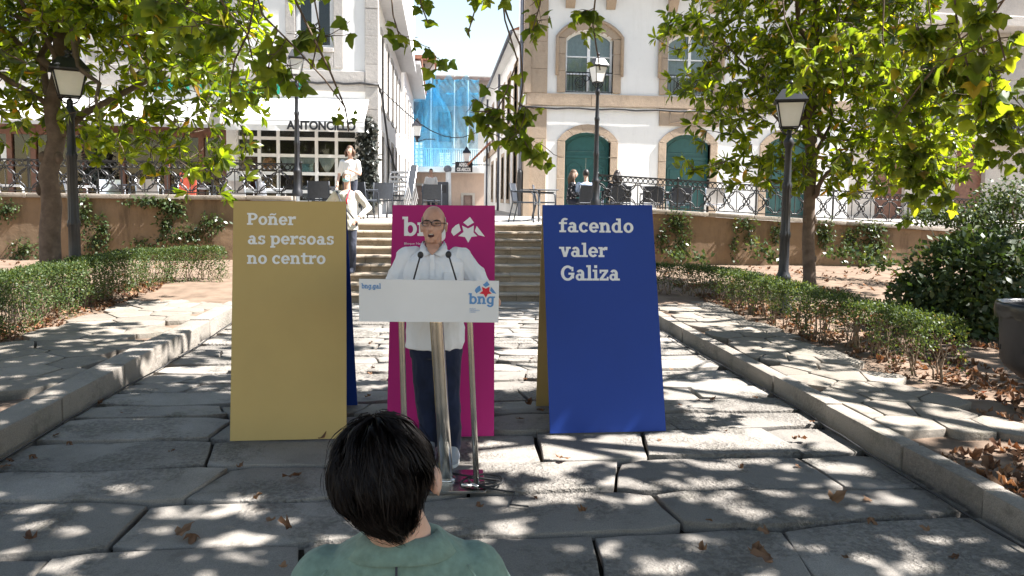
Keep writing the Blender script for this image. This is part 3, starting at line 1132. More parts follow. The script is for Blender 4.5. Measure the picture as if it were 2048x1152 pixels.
selA = CAN[CAN[:, 1] < 6.8]; selB = CAN[CAN[:, 1] >= 6.8]
plane_tree('plane tree whose drooping twigs hang in front of the bright alley and sky', (9.8, 2.6),
           [(0.2, 6.7, 4.6), (3, 5, 6.2), (5, 7.5, 6.6), (6, 3, 7), (1.5, 3.5, 6.5)],
           [([(1000, -50), (1010, 40), (1035, 120), (1010, 190), (975, 255)], 6.6, .19, 12, 16, .3),
            ([(1040, 90), (1046, 170), (1030, 260)], 6.7, .18, 14, 9, .24),
            ([(960, -50), (950, 20), (935, 70)], 6.8, .16, 12, 6, .24),
            ([(1085, -50), (1080, 10), (1065, 60)], 6.5, .17, 12, 6, .25),
            ([(1196, -50), (1186, 40), (1192, 90), (1200, 140)], 6.5, .17, 14, 5, .16)], 302, np.concatenate([selA, sky_blocking_crown(3500, 1, 12, -7, 1, 5.5, 9, 6)]))
plane_tree('plane tree whose sunlit leafy branches hang over the right lamp and bush', (11.8, 9.6),
           [(6.2, 7.4, 5.0), (5.2, 8.6, 5.4), (5, 11, 7), (8, 12, 7), (4.6, 5.6, 4.4)],
           [([(1905, -50), (1915, 60), (1935, 130), (1975, 185)], 5.2, .19, 17, 16, .3),
            ([(1985, -50), (1990, 40), (2010, 120)], 5.0, .18, 15, 10, .3),
            ([(1770, -50), (1765, 80), (1790, 170), (1850, 250), (1880, 330)], 8.2, .19, 19, 30, .55),
            ([(1690, -50), (1670, 70), (1690, 170)], 8.4, .2, 13, 12, .45),
            ([(1850, -50), (1870, 110), (1930, 230), (1985, 300)], 8.0, .19, 19, 30, .55),
            ([(1780, 250), (1820, 330), (1890, 375)], 8.2, .2, 13, 10, .35),
            ([(1960, 60), (1990, 200), (2040, 260)], 7.6, .19, 18, 22, .5),
            ([(1935, -50), (1950, 60), (1975, 130)], 7.9, .19, 18, 22, .5),
            ([(1560, -50), (1570, 40), (1600, 110)], 8.4, .19, 11, 6, .35)], 303, selB)


# ---- clipped hedges
def hedge(label, pts, width, h, n, leggy, seed, leaf=.030):
    global rng
    rng = np.random.default_rng(seed); random.seed(seed)
    root = empty('box_hedge', (pts[0][0], pts[0][1], .1), label=label, cat='hedge')
    P = np.array(pts, float)
    seg = P[1:] - P[:-1]; ln = np.linalg.norm(seg, axis=1); cum = np.concatenate([[0], np.cumsum(ln)]); L = cum[-1]

    def at(s):
        i = np.clip(np.searchsorted(cum, s, 'right') - 1, 0, len(seg) - 1)
        t = (s - cum[i]) / ln[i]
        d = seg[i] / ln[i][:, None]
        return P[i] + seg[i] * t[:, None], d
    s = rng.random(n) * L
    c, d = at(s)
    nrm = np.stack([d[:, 1], -d[:, 0]], 1)
    # position around the section: u in [-1,1] across, v height
    kind = rng.random(n)
    u = np.where(kind < .40, rng.uniform(-1, 1, n), np.sign(rng.random(n) - .5) * 1.0)
    v = np.where(kind < .40, 1.0, rng.random(n) ** .75)
    # thin out the leggy foot
    lump = np.array([mnoise.noise((a * 3.2, b * 3.2, w * 2.5)) for a, b, w in zip(c[:, 0], c[:, 1], v)])
    hole = np.array([mnoise.noise((a * 6.5, b * 6.5, w * 5 + 2)) for a, b, w in zip(c[:, 0], c[:, 1], v)])
    keep = ((v > leggy + lump * .5) | (rng.random(n) < .10)) & ((hole > -.28) | (rng.random(n) < .25))
    depth = np.abs(rng.normal(size=n)) * .045
    bulge = np.array([mnoise.noise((a * 2.2, b * 2.2, w * 1.5 + 4)) for a, b, w in zip(c[:, 0], c[:, 1], v)])
    half = width / 2 * (1 + .10 * bulge) * (1 - .12 * (v > .93) * (np.abs(u) > .9))
    uu = np.where(kind < .40, u * half, np.sign(u) * (half - depth))
    hh = h * (1 + .05 * np.array([mnoise.noise((a * 1.4, b * 1.4, 8)) for a, b in c]))
    zz = np.where(kind < .40, hh - depth + .02 * bulge, v * hh)
    end = np.minimum(s, L - s)
    zz = zz - np.clip(.10 - end, 0, .1) * .8 * (zz / h)
    pos = np.stack([c[:, 0] + nrm[:, 0] * uu, c[:, 1] + nrm[:, 1] * uu, .12 + zz], 1)
    pos += rng.normal(size=pos.shape) * .014
    out = np.where((kind < .40)[:, None], np.array([0, 0, 1.0]), np.stack([nrm[:, 0] * np.sign(u), nrm[:, 1] * np.sign(u), np.full(n, .25)], 1))
    pos = pos[keep]; out = out[keep]; m = len(pos)
    fwd = unit(out * .6 + rng.normal(size=(m, 3)) * .7 + np.array([0, 0, .35]))
    V, F, r = scatter(T_OVAL[0], T_OVAL[1], pos - np.array(root.location), rot_mats(fwd, out + rng.normal(size=(m, 3)) * .6), rng.uniform(.7, 1.3, m) * leaf)
    inst('foliage', mesh_np('foliage', V, F, MAT['box'], r, smooth=False), root)['kind'] = 'stuff'
    st = MB()
    k = 0
    ss = 0.05
    while ss < L:
        c1, d1 = at(np.array([ss]))
        b = Vector((c1[0][0], c1[0][1], 0)) + Vector((d1[0][1], -d1[0][0], 0)) * random.uniform(-.12, .12) * width / .5
        for q in range(random.randint(2, 4)):
            top = b + Vector((random.uniform(-.14, .14), random.uniform(-.14, .14), 0)) + Vector((0, 0, .1 + h * random.uniform(.6, .93)))
            a = b + Vector((random.uniform(-.03, .03), random.uniform(-.03, .03), .06))
            pts_ = wiggle(a, top, 4, .05)
            r0 = random.uniform(.006, .013)
            st.tube(pts_, [r0, r0 * .85, r0 * .7, r0 * .5, r0 * .3], 5, M=Matrix.Translation(-Vector(root.location)))
            for w in range(3):
                i = random.randint(1, 3)
                e = pts_[i] + Vector((random.uniform(-1, 1), random.uniform(-1, 1), random.uniform(.3, 1))) * .13
                st.tube([pts_[i], e], [r0 * .5, r0 * .25], 4, caps=False, M=Matrix.Translation(-Vector(root.location)))
        ss += random.uniform(.10, .24)
    st.build('stems', MAT['hedge_stem'], root, smooth=True)['kind'] = 'stuff'


hedge('low clipped box hedge along the left footway, half of it in bright sun', [(-4.86, 6.2), (-4.88, 8.5), (-4.92, 11), (-4.92, 12.4), (-4.72, 13.05), (-4.3, 13.35), (-3.75, 13.4)], .50, .70, 58000, .14, 501)
hedge('low clipped box hedge with leggy bare stems along the right footway', [(4.60, 6.25), (4.55, 8.2), (4.52, 10.2), (4.46, 11.3), (4.25, 11.95), (3.7, 12.3), (3.3, 12.35)], .46, .56, 34000, .42, 502)


# ---- shrubs, ivy, ground plants
def leafy(name, label, cat, blobs, n, size, mat, seed, shell=.55, group=None, stems=0, T=T_OVAL, droop=-.1):
    global rng
    rng = np.random.default_rng(seed); random.seed(seed)
    c0 = blobs[0][0]
    zb = min(b[0][2] - b[1][2] for b in blobs)
    root = empty(name, (c0[0], c0[1], max(.08, zb)), label=label, cat=cat, group=group)
    w = np.array([b[1][0] * b[1][2] for b in blobs]); w /= w.sum()
    idx = rng.choice(len(blobs), n, p=w)
    d = unit(rng.normal(size=(n, 3)))
    rad = shell + (1 - shell) * rng.random((n, 1)) ** .7
    lump = np.array([mnoise.noise(tuple(x * 2.4 + i)) for x, i in zip(d, idx)])[:, None]
    pos = np.array([b[0] for b in blobs])[idx] + d * rad * np.array([b[1] for b in blobs])[idx] * (1 + .28 * lump)
    ok = pos[:, 2] > .1
    pos = pos[ok]; d = d[ok]; m = len(pos)
    fwd = unit(d * .5 + rng.normal(size=(m, 3)) * .7 + np.array([0, 0, droop]))
    V, F, r = scatter(T[0], T[1], pos - np.array(root.location), rot_mats(fwd, d + rng.normal(size=(m, 3)) * .6 + np.array([0, 0, .4])), rng.uniform(.6, 1.25, m) * size)
    inst('foliage', mesh_np('foliage', V, F, mat, r, smooth=False), root)['kind'] = 'stuff'
    if stems:
        st = MB()
        for k in range(stems):
            j = random.randrange(len(blobs)); b = blobs[j]
            a = Vector((c0[0] + random.uniform(-.2, .2), c0[1] + random.uniform(-.2, .2), .08))
            e = Vector(b[0]) + Vector([random.uniform(-.8, .8) * q for q in b[1]])
            st.tube(wiggle(a, e, 4, .05), [.018, .014, .011, .008, .004], 5, M=Matrix.Translation(-Vector(root.location)))
        st.build('stems', MAT['twig'], root, smooth=True)['kind'] = 'stuff'
    return root


leafy('laurel_bush', 'large dense dark green bush behind the litter bin', 'bush',
      [blob(1935, 560, 130, 95, 8.9, .8), blob(2050, 560, 130, 100, 9.0, .8), blob(1860, 600, 80, 60, 8.9, .5), blob(1965, 500, 90, 45, 9.1, .6), blob(1900, 650, 100, 50, 8.7, .6), blob(2040, 650, 120, 70, 8.8, .6)],
      10500, .105, MAT['shrub'], 601, .5, stems=26)
leafy('yew_shrub', 'dark feathery shrub rising behind the large bush by the wall', 'bush',
      [blob(2020, 400, 80, 45, 13.0, .7), blob(1930, 430, 70, 28, 13.0, .6), blob(1860, 430, 60, 22, 13.2, .4), blob(1990, 470, 110, 60, 13.0, .6)],
      5200, .085, MAT['shrub'], 602, .2, stems=14, droop=-.5)
yw = WALL_Y - .09
for lab, bl, n, sd in (
        ('ivy tuft hanging over the left wall coping in sunlight', [blob(300, 402, 55, 12, yw, .10), blob(345, 418, 30, 18, yw, .07)], 520, 611),
        ('ivy spreading low over the left wall beside the yellow board', [blob(375, 468, 60, 26, yw, .06), blob(420, 445, 35, 22, yw, .05), blob(330, 450, 20, 35, yw, .05), blob(290, 487, 45, 12, yw, .06)], 900, 612),
        ('ivy climbing the left wall just right of the lamp post', [blob(168, 430, 18, 45, yw, .06), blob(190, 485, 30, 25, yw, .06), blob(205, 455, 16, 28, yw, .04)], 620, 613),
        ('ivy at the far left end of the left wall', [blob(8, 420, 32, 26, yw, .07), blob(45, 500, 40, 26, yw, .06)], 420, 614),
        ('ivy mass on the right wall beside the blue board', [blob(1355, 445, 36, 28, yw, .09), blob(1365, 490, 26, 40, yw, .07), blob(1325, 480, 18, 30, yw, .07)], 760, 615),
        ('thin ivy hanging on the right wall left of the lamp post', [blob(1490, 450, 34, 18, yw, .05), blob(1470, 490, 10, 40, yw, .04), blob(1500, 480, 14, 24, yw, .04)], 330, 616),
        ('ivy by the right lamp post and magnolia trunk on the wall', [blob(1555, 465, 14, 34, yw, .06), blob(1650, 470, 24, 40, yw, .06)], 420, 617),
        ('thick ivy hanging over the right wall near the large bush', [blob(1740, 455, 48, 18, yw, .10), blob(1750, 495, 42, 38, yw, .08), blob(1700, 480, 25, 26, yw, .05)], 950, 618)):
    leafy('ivy', lab, 'ivy', bl, n, .085, MAT['ivy'], sd, .0, 'ivy on the plaster walls', droop=-.6)
for lab, bl, n, sd in (
        ('bright leafy plant at the foot of the wall left of the right lamp', [blob(1520, 500, 30, 24, 14.6, .2), blob(1545, 515, 30, 18, 14.4, .2)], 150, 621),
        ('patch of bright leafy plants between the magnolia trunk and the bush', [blob(1680, 505, 40, 22, 14.2, .3), blob(1730, 515, 46, 26, 14.0, .3), blob(1770, 530, 40, 18, 13.8, .3)], 420, 622),
        ('leafy plant at the wall foot behind the blue board', [blob(1350, 510, 30, 14, 15.2, .2), blob(1400, 515, 26, 12, 15.0, .2)], 160, 623)):
    leafy('garden_plant', lab, 'plant', bl, n, .11, MAT['ivy'], sd, .0, 'plants along the right wall', droop=.1)


# ---- fallen leaves
def litter(name, label, pts, seed):
    global rng
    rng = np.random.default_rng(seed)
    n = len(pts)
    fwd = np.stack([rng.normal(size=n), rng.normal(size=n), rng.normal(size=n) * .18], 1)
    nr = np.stack([rng.normal(size=n) * .3, rng.normal(size=n) * .3, np.ones(n)], 1)
    V, F, r = scatter(T_DRY[0], T_DRY[1], pts, rot_mats(fwd, nr), rng.uniform(.05, .13, n))
    o = inst(name, mesh_np(name, V, F, MAT['dry'], r))
    tag(o, label, 'leaves', kind='stuff')


random.seed(55)
pts = []
while len(pts) < 2700:
    if random.random() < .55:
        x, y = random.uniform(4.15, 6.8), random.uniform(3.2, 13)
    elif random.random() < .5:
        x, y = random.uniform(3.2, 5.6), random.uniform(3.0, 5.0)
    else:
        x, y = random.uniform(4.0, 11), random.uniform(5, 16)
    if x < 4.2 and y > 4.55: continue
    if mnoise.noise((x * 1.1, y * 1.1, 1)) < random.uniform(-.5, .35): continue
    pts.append((x, y, z_right(x, y) + random.uniform(.008, .03)))
litter('leaf_litter', 'drift of dry brown leaves on the earth under the right hedge', np.array(pts), 71)
pts = []
while len(pts) < 900:
    x, y = (random.uniform(-5.2, -4.5), random.uniform(6, 13.2)) if random.random() < .6 else (random.uniform(-11, -5), random.uniform(8, 16))
    pts.append((x, y, z_left(x, y) + random.uniform(.008, .03)))
litter('leaf_litter', 'dry brown leaves on the earth under the left hedge', np.array(pts), 72)

dry_me = [mesh_np('fallen_leaf', T_DRY[0] * np.array([1, 1, s]), T_DRY[1], MAT['dry'], np.full(len(T_DRY[0]), r)) for s, r in ((1, .1), (1.5, .45), (.6, .7), (-1.0, .3))]
spots = [(575, 955, .17), (585, 1058, .10), (350, 1076, .16), (385, 1070, .11), (65, 1082, .10), (505, 1000, .08), (545, 1045, .08), (135, 885, .07), (340, 905, .07), (475, 938, .07),
         (105, 875, .08), (60, 912, .08), (245, 828, .05), (640, 880, .11), (1125, 918, .13), (1415, 1042, .06), (1540, 1068, .09), (1165, 1025, .08), (960, 1018, .07), (1065, 995, .06),
         (1600, 878, .10), (1585, 880, .07), (1660, 1005, .17), (1590, 930, .06), (1880, 868, .09), (1480, 940, .06), (1740, 1000, .08), (1735, 1038, .08), (1545, 1118, .16), (1510, 1112, .10),
         (1860, 1065, .08), (1920, 1115, .07), (735, 795, .08), (745, 750, .07), (1040, 840, .10), (1075, 820, .14), (1080, 803, .09), (1055, 812, .10), (1345, 742, .07), (1395, 800, .08),
         (1420, 802, .09), (1360, 812, .05), (1325, 788, .06), (1510, 795, .08), (1625, 845, .07), (195, 810, .08), (565, 1140, .06), (15, 935, .09), (30, 925, .07), (1405, 1105, .08),
         (1320, 880, .06), (1290, 745, .05), (860, 760, .05), (735, 690, .09), (1010, 700, .06), (745, 735, .07), (1060, 720, .06), (1050, 760, .05), (1450, 865, .05), (1700, 1120, .07)]
random.seed(58)
for i, (x, y, s) in enumerate(spots):
    p = G(x, y, .01)
    o = inst('fallen_leaf', dry_me[i % 4], None)
    o.location = (p.x, p.y, .018 + .03 * s)
    o.rotation_euler = (random.uniform(-.25, .25), random.uniform(-.25, .25), random.uniform(0, 6.28))
    s *= .9
    o.scale = (s * random.uniform(.8, 1.1), s, s * random.uniform(.5, 1.0))
    if x < 470: wh = 'on the shaded paving left of the yellow board'
    elif x < 680: wh = 'on the paving in front of the yellow board'
    elif x < 1080 and y < 850: wh = 'on the paving between the three boards'
    elif x < 1100: wh = 'on the paving around the lectern foot'
    elif y < 905: wh = 'on the paving beside the blue board'
    else: wh = 'on the sun-dappled slabs of the right foreground'
    tag(o, ('large ' if s > .1 else 'small ') + 'dry brown leaf ' + wh, 'leaf', 'fallen leaves on the path')
# ================================================================== BUILDINGS
def part(name, mb, mat, root, smooth=False, auto=None, label=None):
    """mesh given in world coordinates, parented to a thing standing at root.location"""
    o = mb.build(name, mat, root, smooth, M=Matrix.Translation(-Vector(root.location)), auto=auto)
    if label: o['label'] = label
    return o


def sub(name, mb, mat, par, smooth=False):
    return mb.build(name, mat, par, smooth)


def arch_pts(x0, x1, zs, za, n=8):
    """points from left spring to right spring over the apex"""
    w = (x1 - x0) / 2; h = max(za - zs, 1e-4)
    r = (w * w + h * h) / (2 * h); cz = za - r; cx = (x0 + x1) / 2
    a = math.asin(min(1, w / r))
    return [(cx + r * math.sin(-a + 2 * a * i / n), cz + r * math.cos(-a + 2 * a * i / n)) for i in range(n + 1)]


def wall_with_openings(mb, x0, x1, z0, z1, ops, y0, y1):
    """ops: (x0,x1,sill,spring,apex) sorted"""
    x = x0
    for (a, b, s, sp, ap) in ops:
        mb.box(x, a, y0, y1, z0, z1)
        if s > z0 + .01: mb.box(a, b, y0, y1, z0, s)
        arc = arch_pts(a, b, sp, ap) if ap > sp + .01 else [(a, ap), (b, ap)]
        top = [(b, z1), (a, z1)]
        # split the head into quads so no concave faces occur
        for (p, q) in zip(arc[:-1], arc[1:]):
            mb.prism([p, q, (q[0], z1), (p[0], z1)], y0, y1, 'Y')
        x = b
    mb.box(x, x1, y0, y1, z0, z1)


def surround(root, a, b, s, sp, ap, w, y0, y1, mat, outer_ap=None, n_j=4, n_v=5, sill=True, seed=1):
    random.seed(seed)
    for sd in (-1, 1):
        xi = a if sd < 0 else b
        xo = xi + sd * w
        z = s
        for k in range(n_j):
            zt = s + (sp - s) * (k + 1) / n_j + (random.uniform(-.12, .12) if k < n_j - 1 else 0)
            part('stone', MB().cbox(min(xi, xo), max(xi, xo), y0 + random.uniform(-.004, .004), y1, z + .003, zt - .003, .008), mat, root)
            z = zt
    oa = outer_ap or ap + w
    inner = arch_pts(a, b, sp, ap, n_v * 2)
    outer = arch_pts(a - w, b + w, sp + .02, oa, n_v * 2)
    for k in range(n_v):
        i, j = 2 * k, 2 * k + 2
        pl = inner[i:j + 1] + outer[i:j + 1][::-1]
        mb = MB()
        for q in range(2):
            A, B = inner[i + q], inner[i + q + 1]; C, D = outer[i + q + 1], outer[i + q]
            e = .003
            mb.prism([(A[0] + (e if q == 0 else 0), A[1]), (B[0] - (e if q == 1 else 0), B[1]), (C[0] - (e if q == 1 else 0), C[1]), (D[0] + (e if q == 0 else 0), D[1])], y0 - .002 * (k % 2), y1, 'Y')
        part('stone', mb, mat, root)
    if sill:
        part('sill', MB().cbox(a - w, b + w, y0 - .03, y1, s - .12, s - .003, .01), mat, root)


def casement(root, a, b, s, sp, ap, y, rows=3, mats='white_paint', curtain=True, dark=False):
    """white arched casement: frame, mullion, bars (sub-parts pane)"""
    f = MB()
    fw = .07
    f.box(a, a + fw, y, y + .07, s, sp); f.box(b - fw, b, y, y + .07, s, sp)
    f.box(a + fw, b - fw, y, y + .07, s, s + fw)
    c = (a + b) / 2
    f.box(c - .045, c + .045, y - .01, y + .07, s + fw, ap - .01)
    inn = arch_pts(a + fw * .5, b - fw * .5, sp - fw, ap - fw, 8) if ap > sp + .01 else [(a, ap - fw), (b, ap - fw)]
    out = arch_pts(a, b, sp, ap, 8) if ap > sp + .01 else [(a, ap), (b, ap)]
    for k in range(len(out) - 1):
        f.prism([inn[k], inn[k + 1], out[k + 1], out[k]], y + .002, y + .068, 'Y')
    hs = [s + fw + (sp - s - fw) * (k + 1) / rows for k in range(rows)]
    for z in hs[:-1]:
        f.box(a + fw, c - .045, y + .01, y + .06, z - .02, z + .02); f.box(c + .045, b - fw, y + .01, y + .06, z - .02, z + .02)
    fr = part('window', f, MAT[mats], root)
    zz = [s + fw] + hs
    for k in range(rows):
        for (p, q) in ((a + fw, c - .045), (c + .045, b - fw)):
            top = zz[k + 1] if k < rows - 1 else (sp + (ap - sp) * .75 if ap > sp else ap)
            sub('pane', MB().box(p, q, y + .03, y + .036, zz[k] + .01, top - .015), MAT['glass'], fr)
    if curtain:
        mb = MB(); n = 40
        for i in range(n + 1):
            x = a + .03 + (b - a - .06) * i / n
            yy = y + .085 + .012 * math.sin(i * 1.9)
            mb.v += [(x, yy, s + .02), (x, yy, ap)]
        for i in range(n): mb.f.append((2 * i, 2 * i + 2, 2 * i + 3, 2 * i + 1)); mb.m.append(0)
        sub('curtain', mb, MAT['curtain'], fr, True)
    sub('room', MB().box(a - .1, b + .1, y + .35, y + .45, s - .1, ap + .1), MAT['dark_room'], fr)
    return fr


def iron_balcony(root, a, b, z0, z1, y):
    mb = MB()
    mb.box(a, b, y - .012, y + .012, z1 - .03, z1); mb.box(a, b, y - .012, y + .012, z0, z0 + .025)
    n = int((b - a) / .10)
    for i in range(n + 1):
        x = a + (b - a) * i / n
        mb.tube([(x, y, z0), (x, y, z1)], .008, 4)
    c = (a + b) / 2
    for s in (-1, 1):
        for (r, ox, oz) in ((.16, .28, .30), (.10, .28, .30), (.09, .10, .42)):
            P_ = [(c + s * ox + r * math.cos(t * .5236), y - .012, z0 + oz + r * math.sin(t * .5236)) for t in range(13)]
            mb.tube(P_, .012, 4, caps=False)
    part('balcony_railing', mb, MAT['iron'], root)


def teal_door(root, a, b, z0, sp, ap, y):
    c = (a + b) / 2
    ztr = z0 + (sp - z0) * .80
    fr = MB()
    # transom panel
    tr = MB()
    arc = arch_pts(a, b, sp, ap, 8)
    for p, q in zip(arc[:-1], arc[1:]):
        tr.prism([(p[0], ztr + .05), (q[0], ztr + .05), q, p], y, y + .06, 'Y')
    o = part('transom', tr, MAT['teal'], root)
    mold = MB()
    ia = arch_pts(a + .12, b - .12, sp - .12, ap - .12, 8)
    pts = [(a + .12, y - .004, ztr + .17), (a + .12, y - .004, ia[0][1])] + [(p[0], y - .004, p[1]) for p in ia] + [(b - .12, y - .004, ztr + .17), (a + .12, y - .004, ztr + .17)]
    mold.tube(pts, .018, 5)
    sub('moulding', mold, MAT['teal'], o)
    part('rail', MB().box(a, b, y - .03, y + .06, ztr - .04, ztr + .048), MAT['teal'], root)
    for (p, q) in ((a, c - .006), (c + .006, b)):
        leaf = part('door', MB().box(p, q, y + .005, y + .06, z0 + .02, ztr - .042), MAT['teal'], root)
        for (zl, zh, archd) in ((z0 + .18, z0 + .95, 0), (z0 + 1.08, ztr - .18, 1)):
            x0_, x1_ = p + .12, q - .12
            sub('panel', MB().cbox(x0_ + .07, x1_ - .07, y - .012, y + .02, zl + .07, zh - (.16 if archd else .07), .012), MAT['teal'], leaf)
            ap_ = [(x0_, y + .002, zl), (x0_, y + .002, zh - (.12 if archd else 0))]
            if archd:
                ap_ += [((x0_ + x1_) / 2 + (x1_ - x0_) * .36 * -math.cos(math.pi * t / 6), y + .002, zh - .10 + .10 * math.sin(math.pi * t / 6)) for t in range(7)]
            ap_ += [(x1_, y + .002, zh - (.12 if archd else 0)), (x1_, y + .002, zl), (x0_, y + .002, zl)]
            sub('moulding', MB().tube(ap_, .02, 5), MAT['teal'], leaf)
    k = MB().lathe([(.02, 0), (.03, .01), (.03, .03), (.012, .04)], 8, M=Matrix.Translation((c + .09, y + .005, z0 + 1.02)) @ Matrix.Rotation(R_(90), 4, 'X'))
    part('door_handle', k, MAT['iron'], root)


def stones_band(root, x0, x1, z0, z1, y0, y1, mat, L=1.3, seed=1, name='stone'):
    random.seed(seed)
    x = x0
    while x < x1 - .05:
        l = min(random.uniform(L * .7, L * 1.3), x1 - x)
        if x1 - (x + l) < .25: l = x1 - x
        part(name, MB().cbox(x + .003, x + l - .003, y0 + random.uniform(-.004, .004), y1, z0, z1, .008), mat, root)
        x += l


def stones_column(root, x0, x1, z0, z1, y0, y1, mat, H=.6, seed=1):
    random.seed(seed)
    z = z0
    while z < z1 - .05:
        l = min(random.uniform(H * .7, H * 1.25), z1 - z)
        if z1 - (z + l) < .2: l = z1 - z
        part('stone', MB().cbox(x0, x1, y0 + random.uniform(-.004, .004), y1, z + .003, z + l - .003, .008), mat, root)
        z += l


# ------------------------------------------------------------------ white house with teal doors
YR = 22.5
rx = lambda px, py=300: PY(px, py, YR).x
rz = lambda py, px=1180: PY(px, py, YR).z
HX0, HX1 = rx(1051), rx(1700)
house = empty('white_house', (HX0, YR, TERR), label='white two-storey house with granite trim and arched teal doors behind the right railing', cat='house')
zb0, zb1 = rz(213), rz(189)
ZTOP = 9.6
bays = [1175, 1376, 1577]
hw = (rx(1221) - rx(1130)) / 2
ww = (rx(1230) - rx(1136)) / 2
dsp, dap = rz(283), rz(264)
wsp, wap, wsl = rz(78), rz(59), rz(186)
ops1 = []; ops2 = []
for px in bays:
    c = rx(px)
    ops1.append((c - hw, c + hw, TERR, dsp, dap)); ops2.append((c - ww, c + ww, wsl, wsp, wap))
ztran = (zb0 + zb1) / 2
w = MB()
wall_with_openings(w, HX0 + .02, HX1, TERR - .1, ztran, ops1, YR, YR + .42)
wall_with_openings(w, HX0 + .02, HX1, ztran, ZTOP, ops2, YR + .0005, YR + .42)
w.box(HX0 + .02, HX0 + .4, YR + .42, YR + 2.6, TERR - .1, ZTOP)
w.box(HX1 - .4, HX1, YR + .42, YR + 6, TERR - .1, ZTOP)
part('wall', w, MAT['white_wall'], house)
for i, (o1, o2) in enumerate(zip(ops1, ops2)):
    surround(house, *o1, .235, YR - .045, YR + .3, MAT['granite'], n_j=4, seed=10 + i, sill=False)
    surround(house, *o2, .25, YR - .05, YR + .3, MAT['granite'], n_j=3, seed=20 + i, sill=False)
    # projecting hood moulding over the window
    hood = [(p[0], YR - .075, p[1]) for p in arch_pts(o2[0] - .27, o2[1] + .27, o2[3] + .05, o2[4] + .28, 12)]
    part('hood_moulding', MB().tube([(o2[0] - .27, YR - .075, o2[2] + .5)] + hood + [(o2[1] + .27, YR - .075, o2[2] + .5)], .05, 6), MAT['granite'], house, True)
    teal_door(house, o1[0], o1[1], TERR + .02, o1[3], o1[4], YR + .20)
    casement(house, o2[0], o2[1], o2[2], o2[3], o2[4], YR + .14)
    iron_balcony(house, o2[0] + .02, o2[1] - .02, o2[2] + .01, o2[2] + .62, YR - .01)
    # keystone bracket above the window
    c = (o2[0] + o2[1]) / 2
    for s in (-1, 1):
        part('bracket', MB().prism([(YR - .02, 0), (YR - .34, .42), (YR - .34, .55), (YR + .02, .55)][::-1], c + s * .62 - .14, c + s * .62 + .14, 'X', M=Matrix.Translation((0, 0, rz(18)))), MAT['granite'], house)
# stone panel with a carved ring over the second door
o1 = ops1[1]
part('carved_panel', MB().box(o1[0] - .24, o1[1] + .24, YR - .05, YR + .1, o1[4] + .24, zb0 - .003), MAT['granite'], house)
cc = (o1[0] + o1[1]) / 2
zz = (o1[4] + .24 + zb0) / 2
ringm = MB().tube([(cc + .17 * math.cos(t * .3927), YR - .06, zz + .04 + .17 * math.sin(t * .3927)) for t in range(17)], .035, 5, caps=False)
ringm.tube([(cc - .62, YR - .055, zz + .15), (cc - .62, YR - .055, zz - .2), (cc - .25, YR - .055, zz - .12), (cc - .18, YR - .055, zz - .1)], .02, 5)
ringm.tube([(cc + .62, YR - .055, zz + .15), (cc + .62, YR - .055, zz - .2), (cc + .25, YR - .055, zz - .12), (cc + .18, YR - .055, zz - .1)], .02, 5)
part('carved_ring', ringm, MAT['granite'], house, True)
stones_band(house, HX0, HX1, zb0, zb1, YR - .06, YR + .2, MAT['granite'], 1.9, 33)
stones_column(house, HX0, rx(1092), TERR - .05, zb0 - .003, YR - .055, YR + .35, MAT['granite'], .72, 34)
stones_column(house, HX0, rx(1092), zb1 + .003, ZTOP, YR - .055, YR + .35, MAT['granite'], .72, 35)
part('pilaster_edge', MB().box(HX0 - .07, HX0 + .12, YR - .10, YR + .3, TERR - .05, zb0 - .004).box(HX0 - .07, HX0 + .12, YR - .10, YR + .3, zb1 + .004, ZTOP), MAT['granite'], house)
part('cornice', MB().prism([(YR + .1, 0), (YR - .45, .18), (YR - .5, .34), (YR + .1, .34)][::-1], HX0 - .15, HX1 + .1, 'X', M=Matrix.Translation((0, 0, rz(-35)))), MAT['granite'], house)
part('roof', MB().box(HX0 - .4, HX1 + .3, YR - .6, YR + 7, ZTOP, ZTOP + .2), MAT['tile'], house)
pd = MB().tube([(HX0 - .16, YR - .02, TERR), (HX0 - .16, YR - .02, ZTOP)], .055, 8)
for z in (2.4, 4.4, 6.4): pd.lathe([(.055, 0), (.075, .02), (.075, .06), (.055, .08)], 8, (HX0 - .16, YR - .02, z))
part('drainpipe', pd, MAT['lead'], house, True)
part('drainpipe_boot', MB().lathe([(.085, 0), (.085, .9), (.07, 1.0)], 10, (HX0 - .16, YR - .02, TERR + .4)), MAT['iron'], house, True)

# ------------------------------------------------------------------ houses along the right side of the alley
ax0 = HX0 + .02
alley_r = empty('alley_house', (ax0, 25.2, TERR), label='low white house with brown window surrounds along the right of the alley', cat='house')
zs_ = 4.15
E2 = 7.25


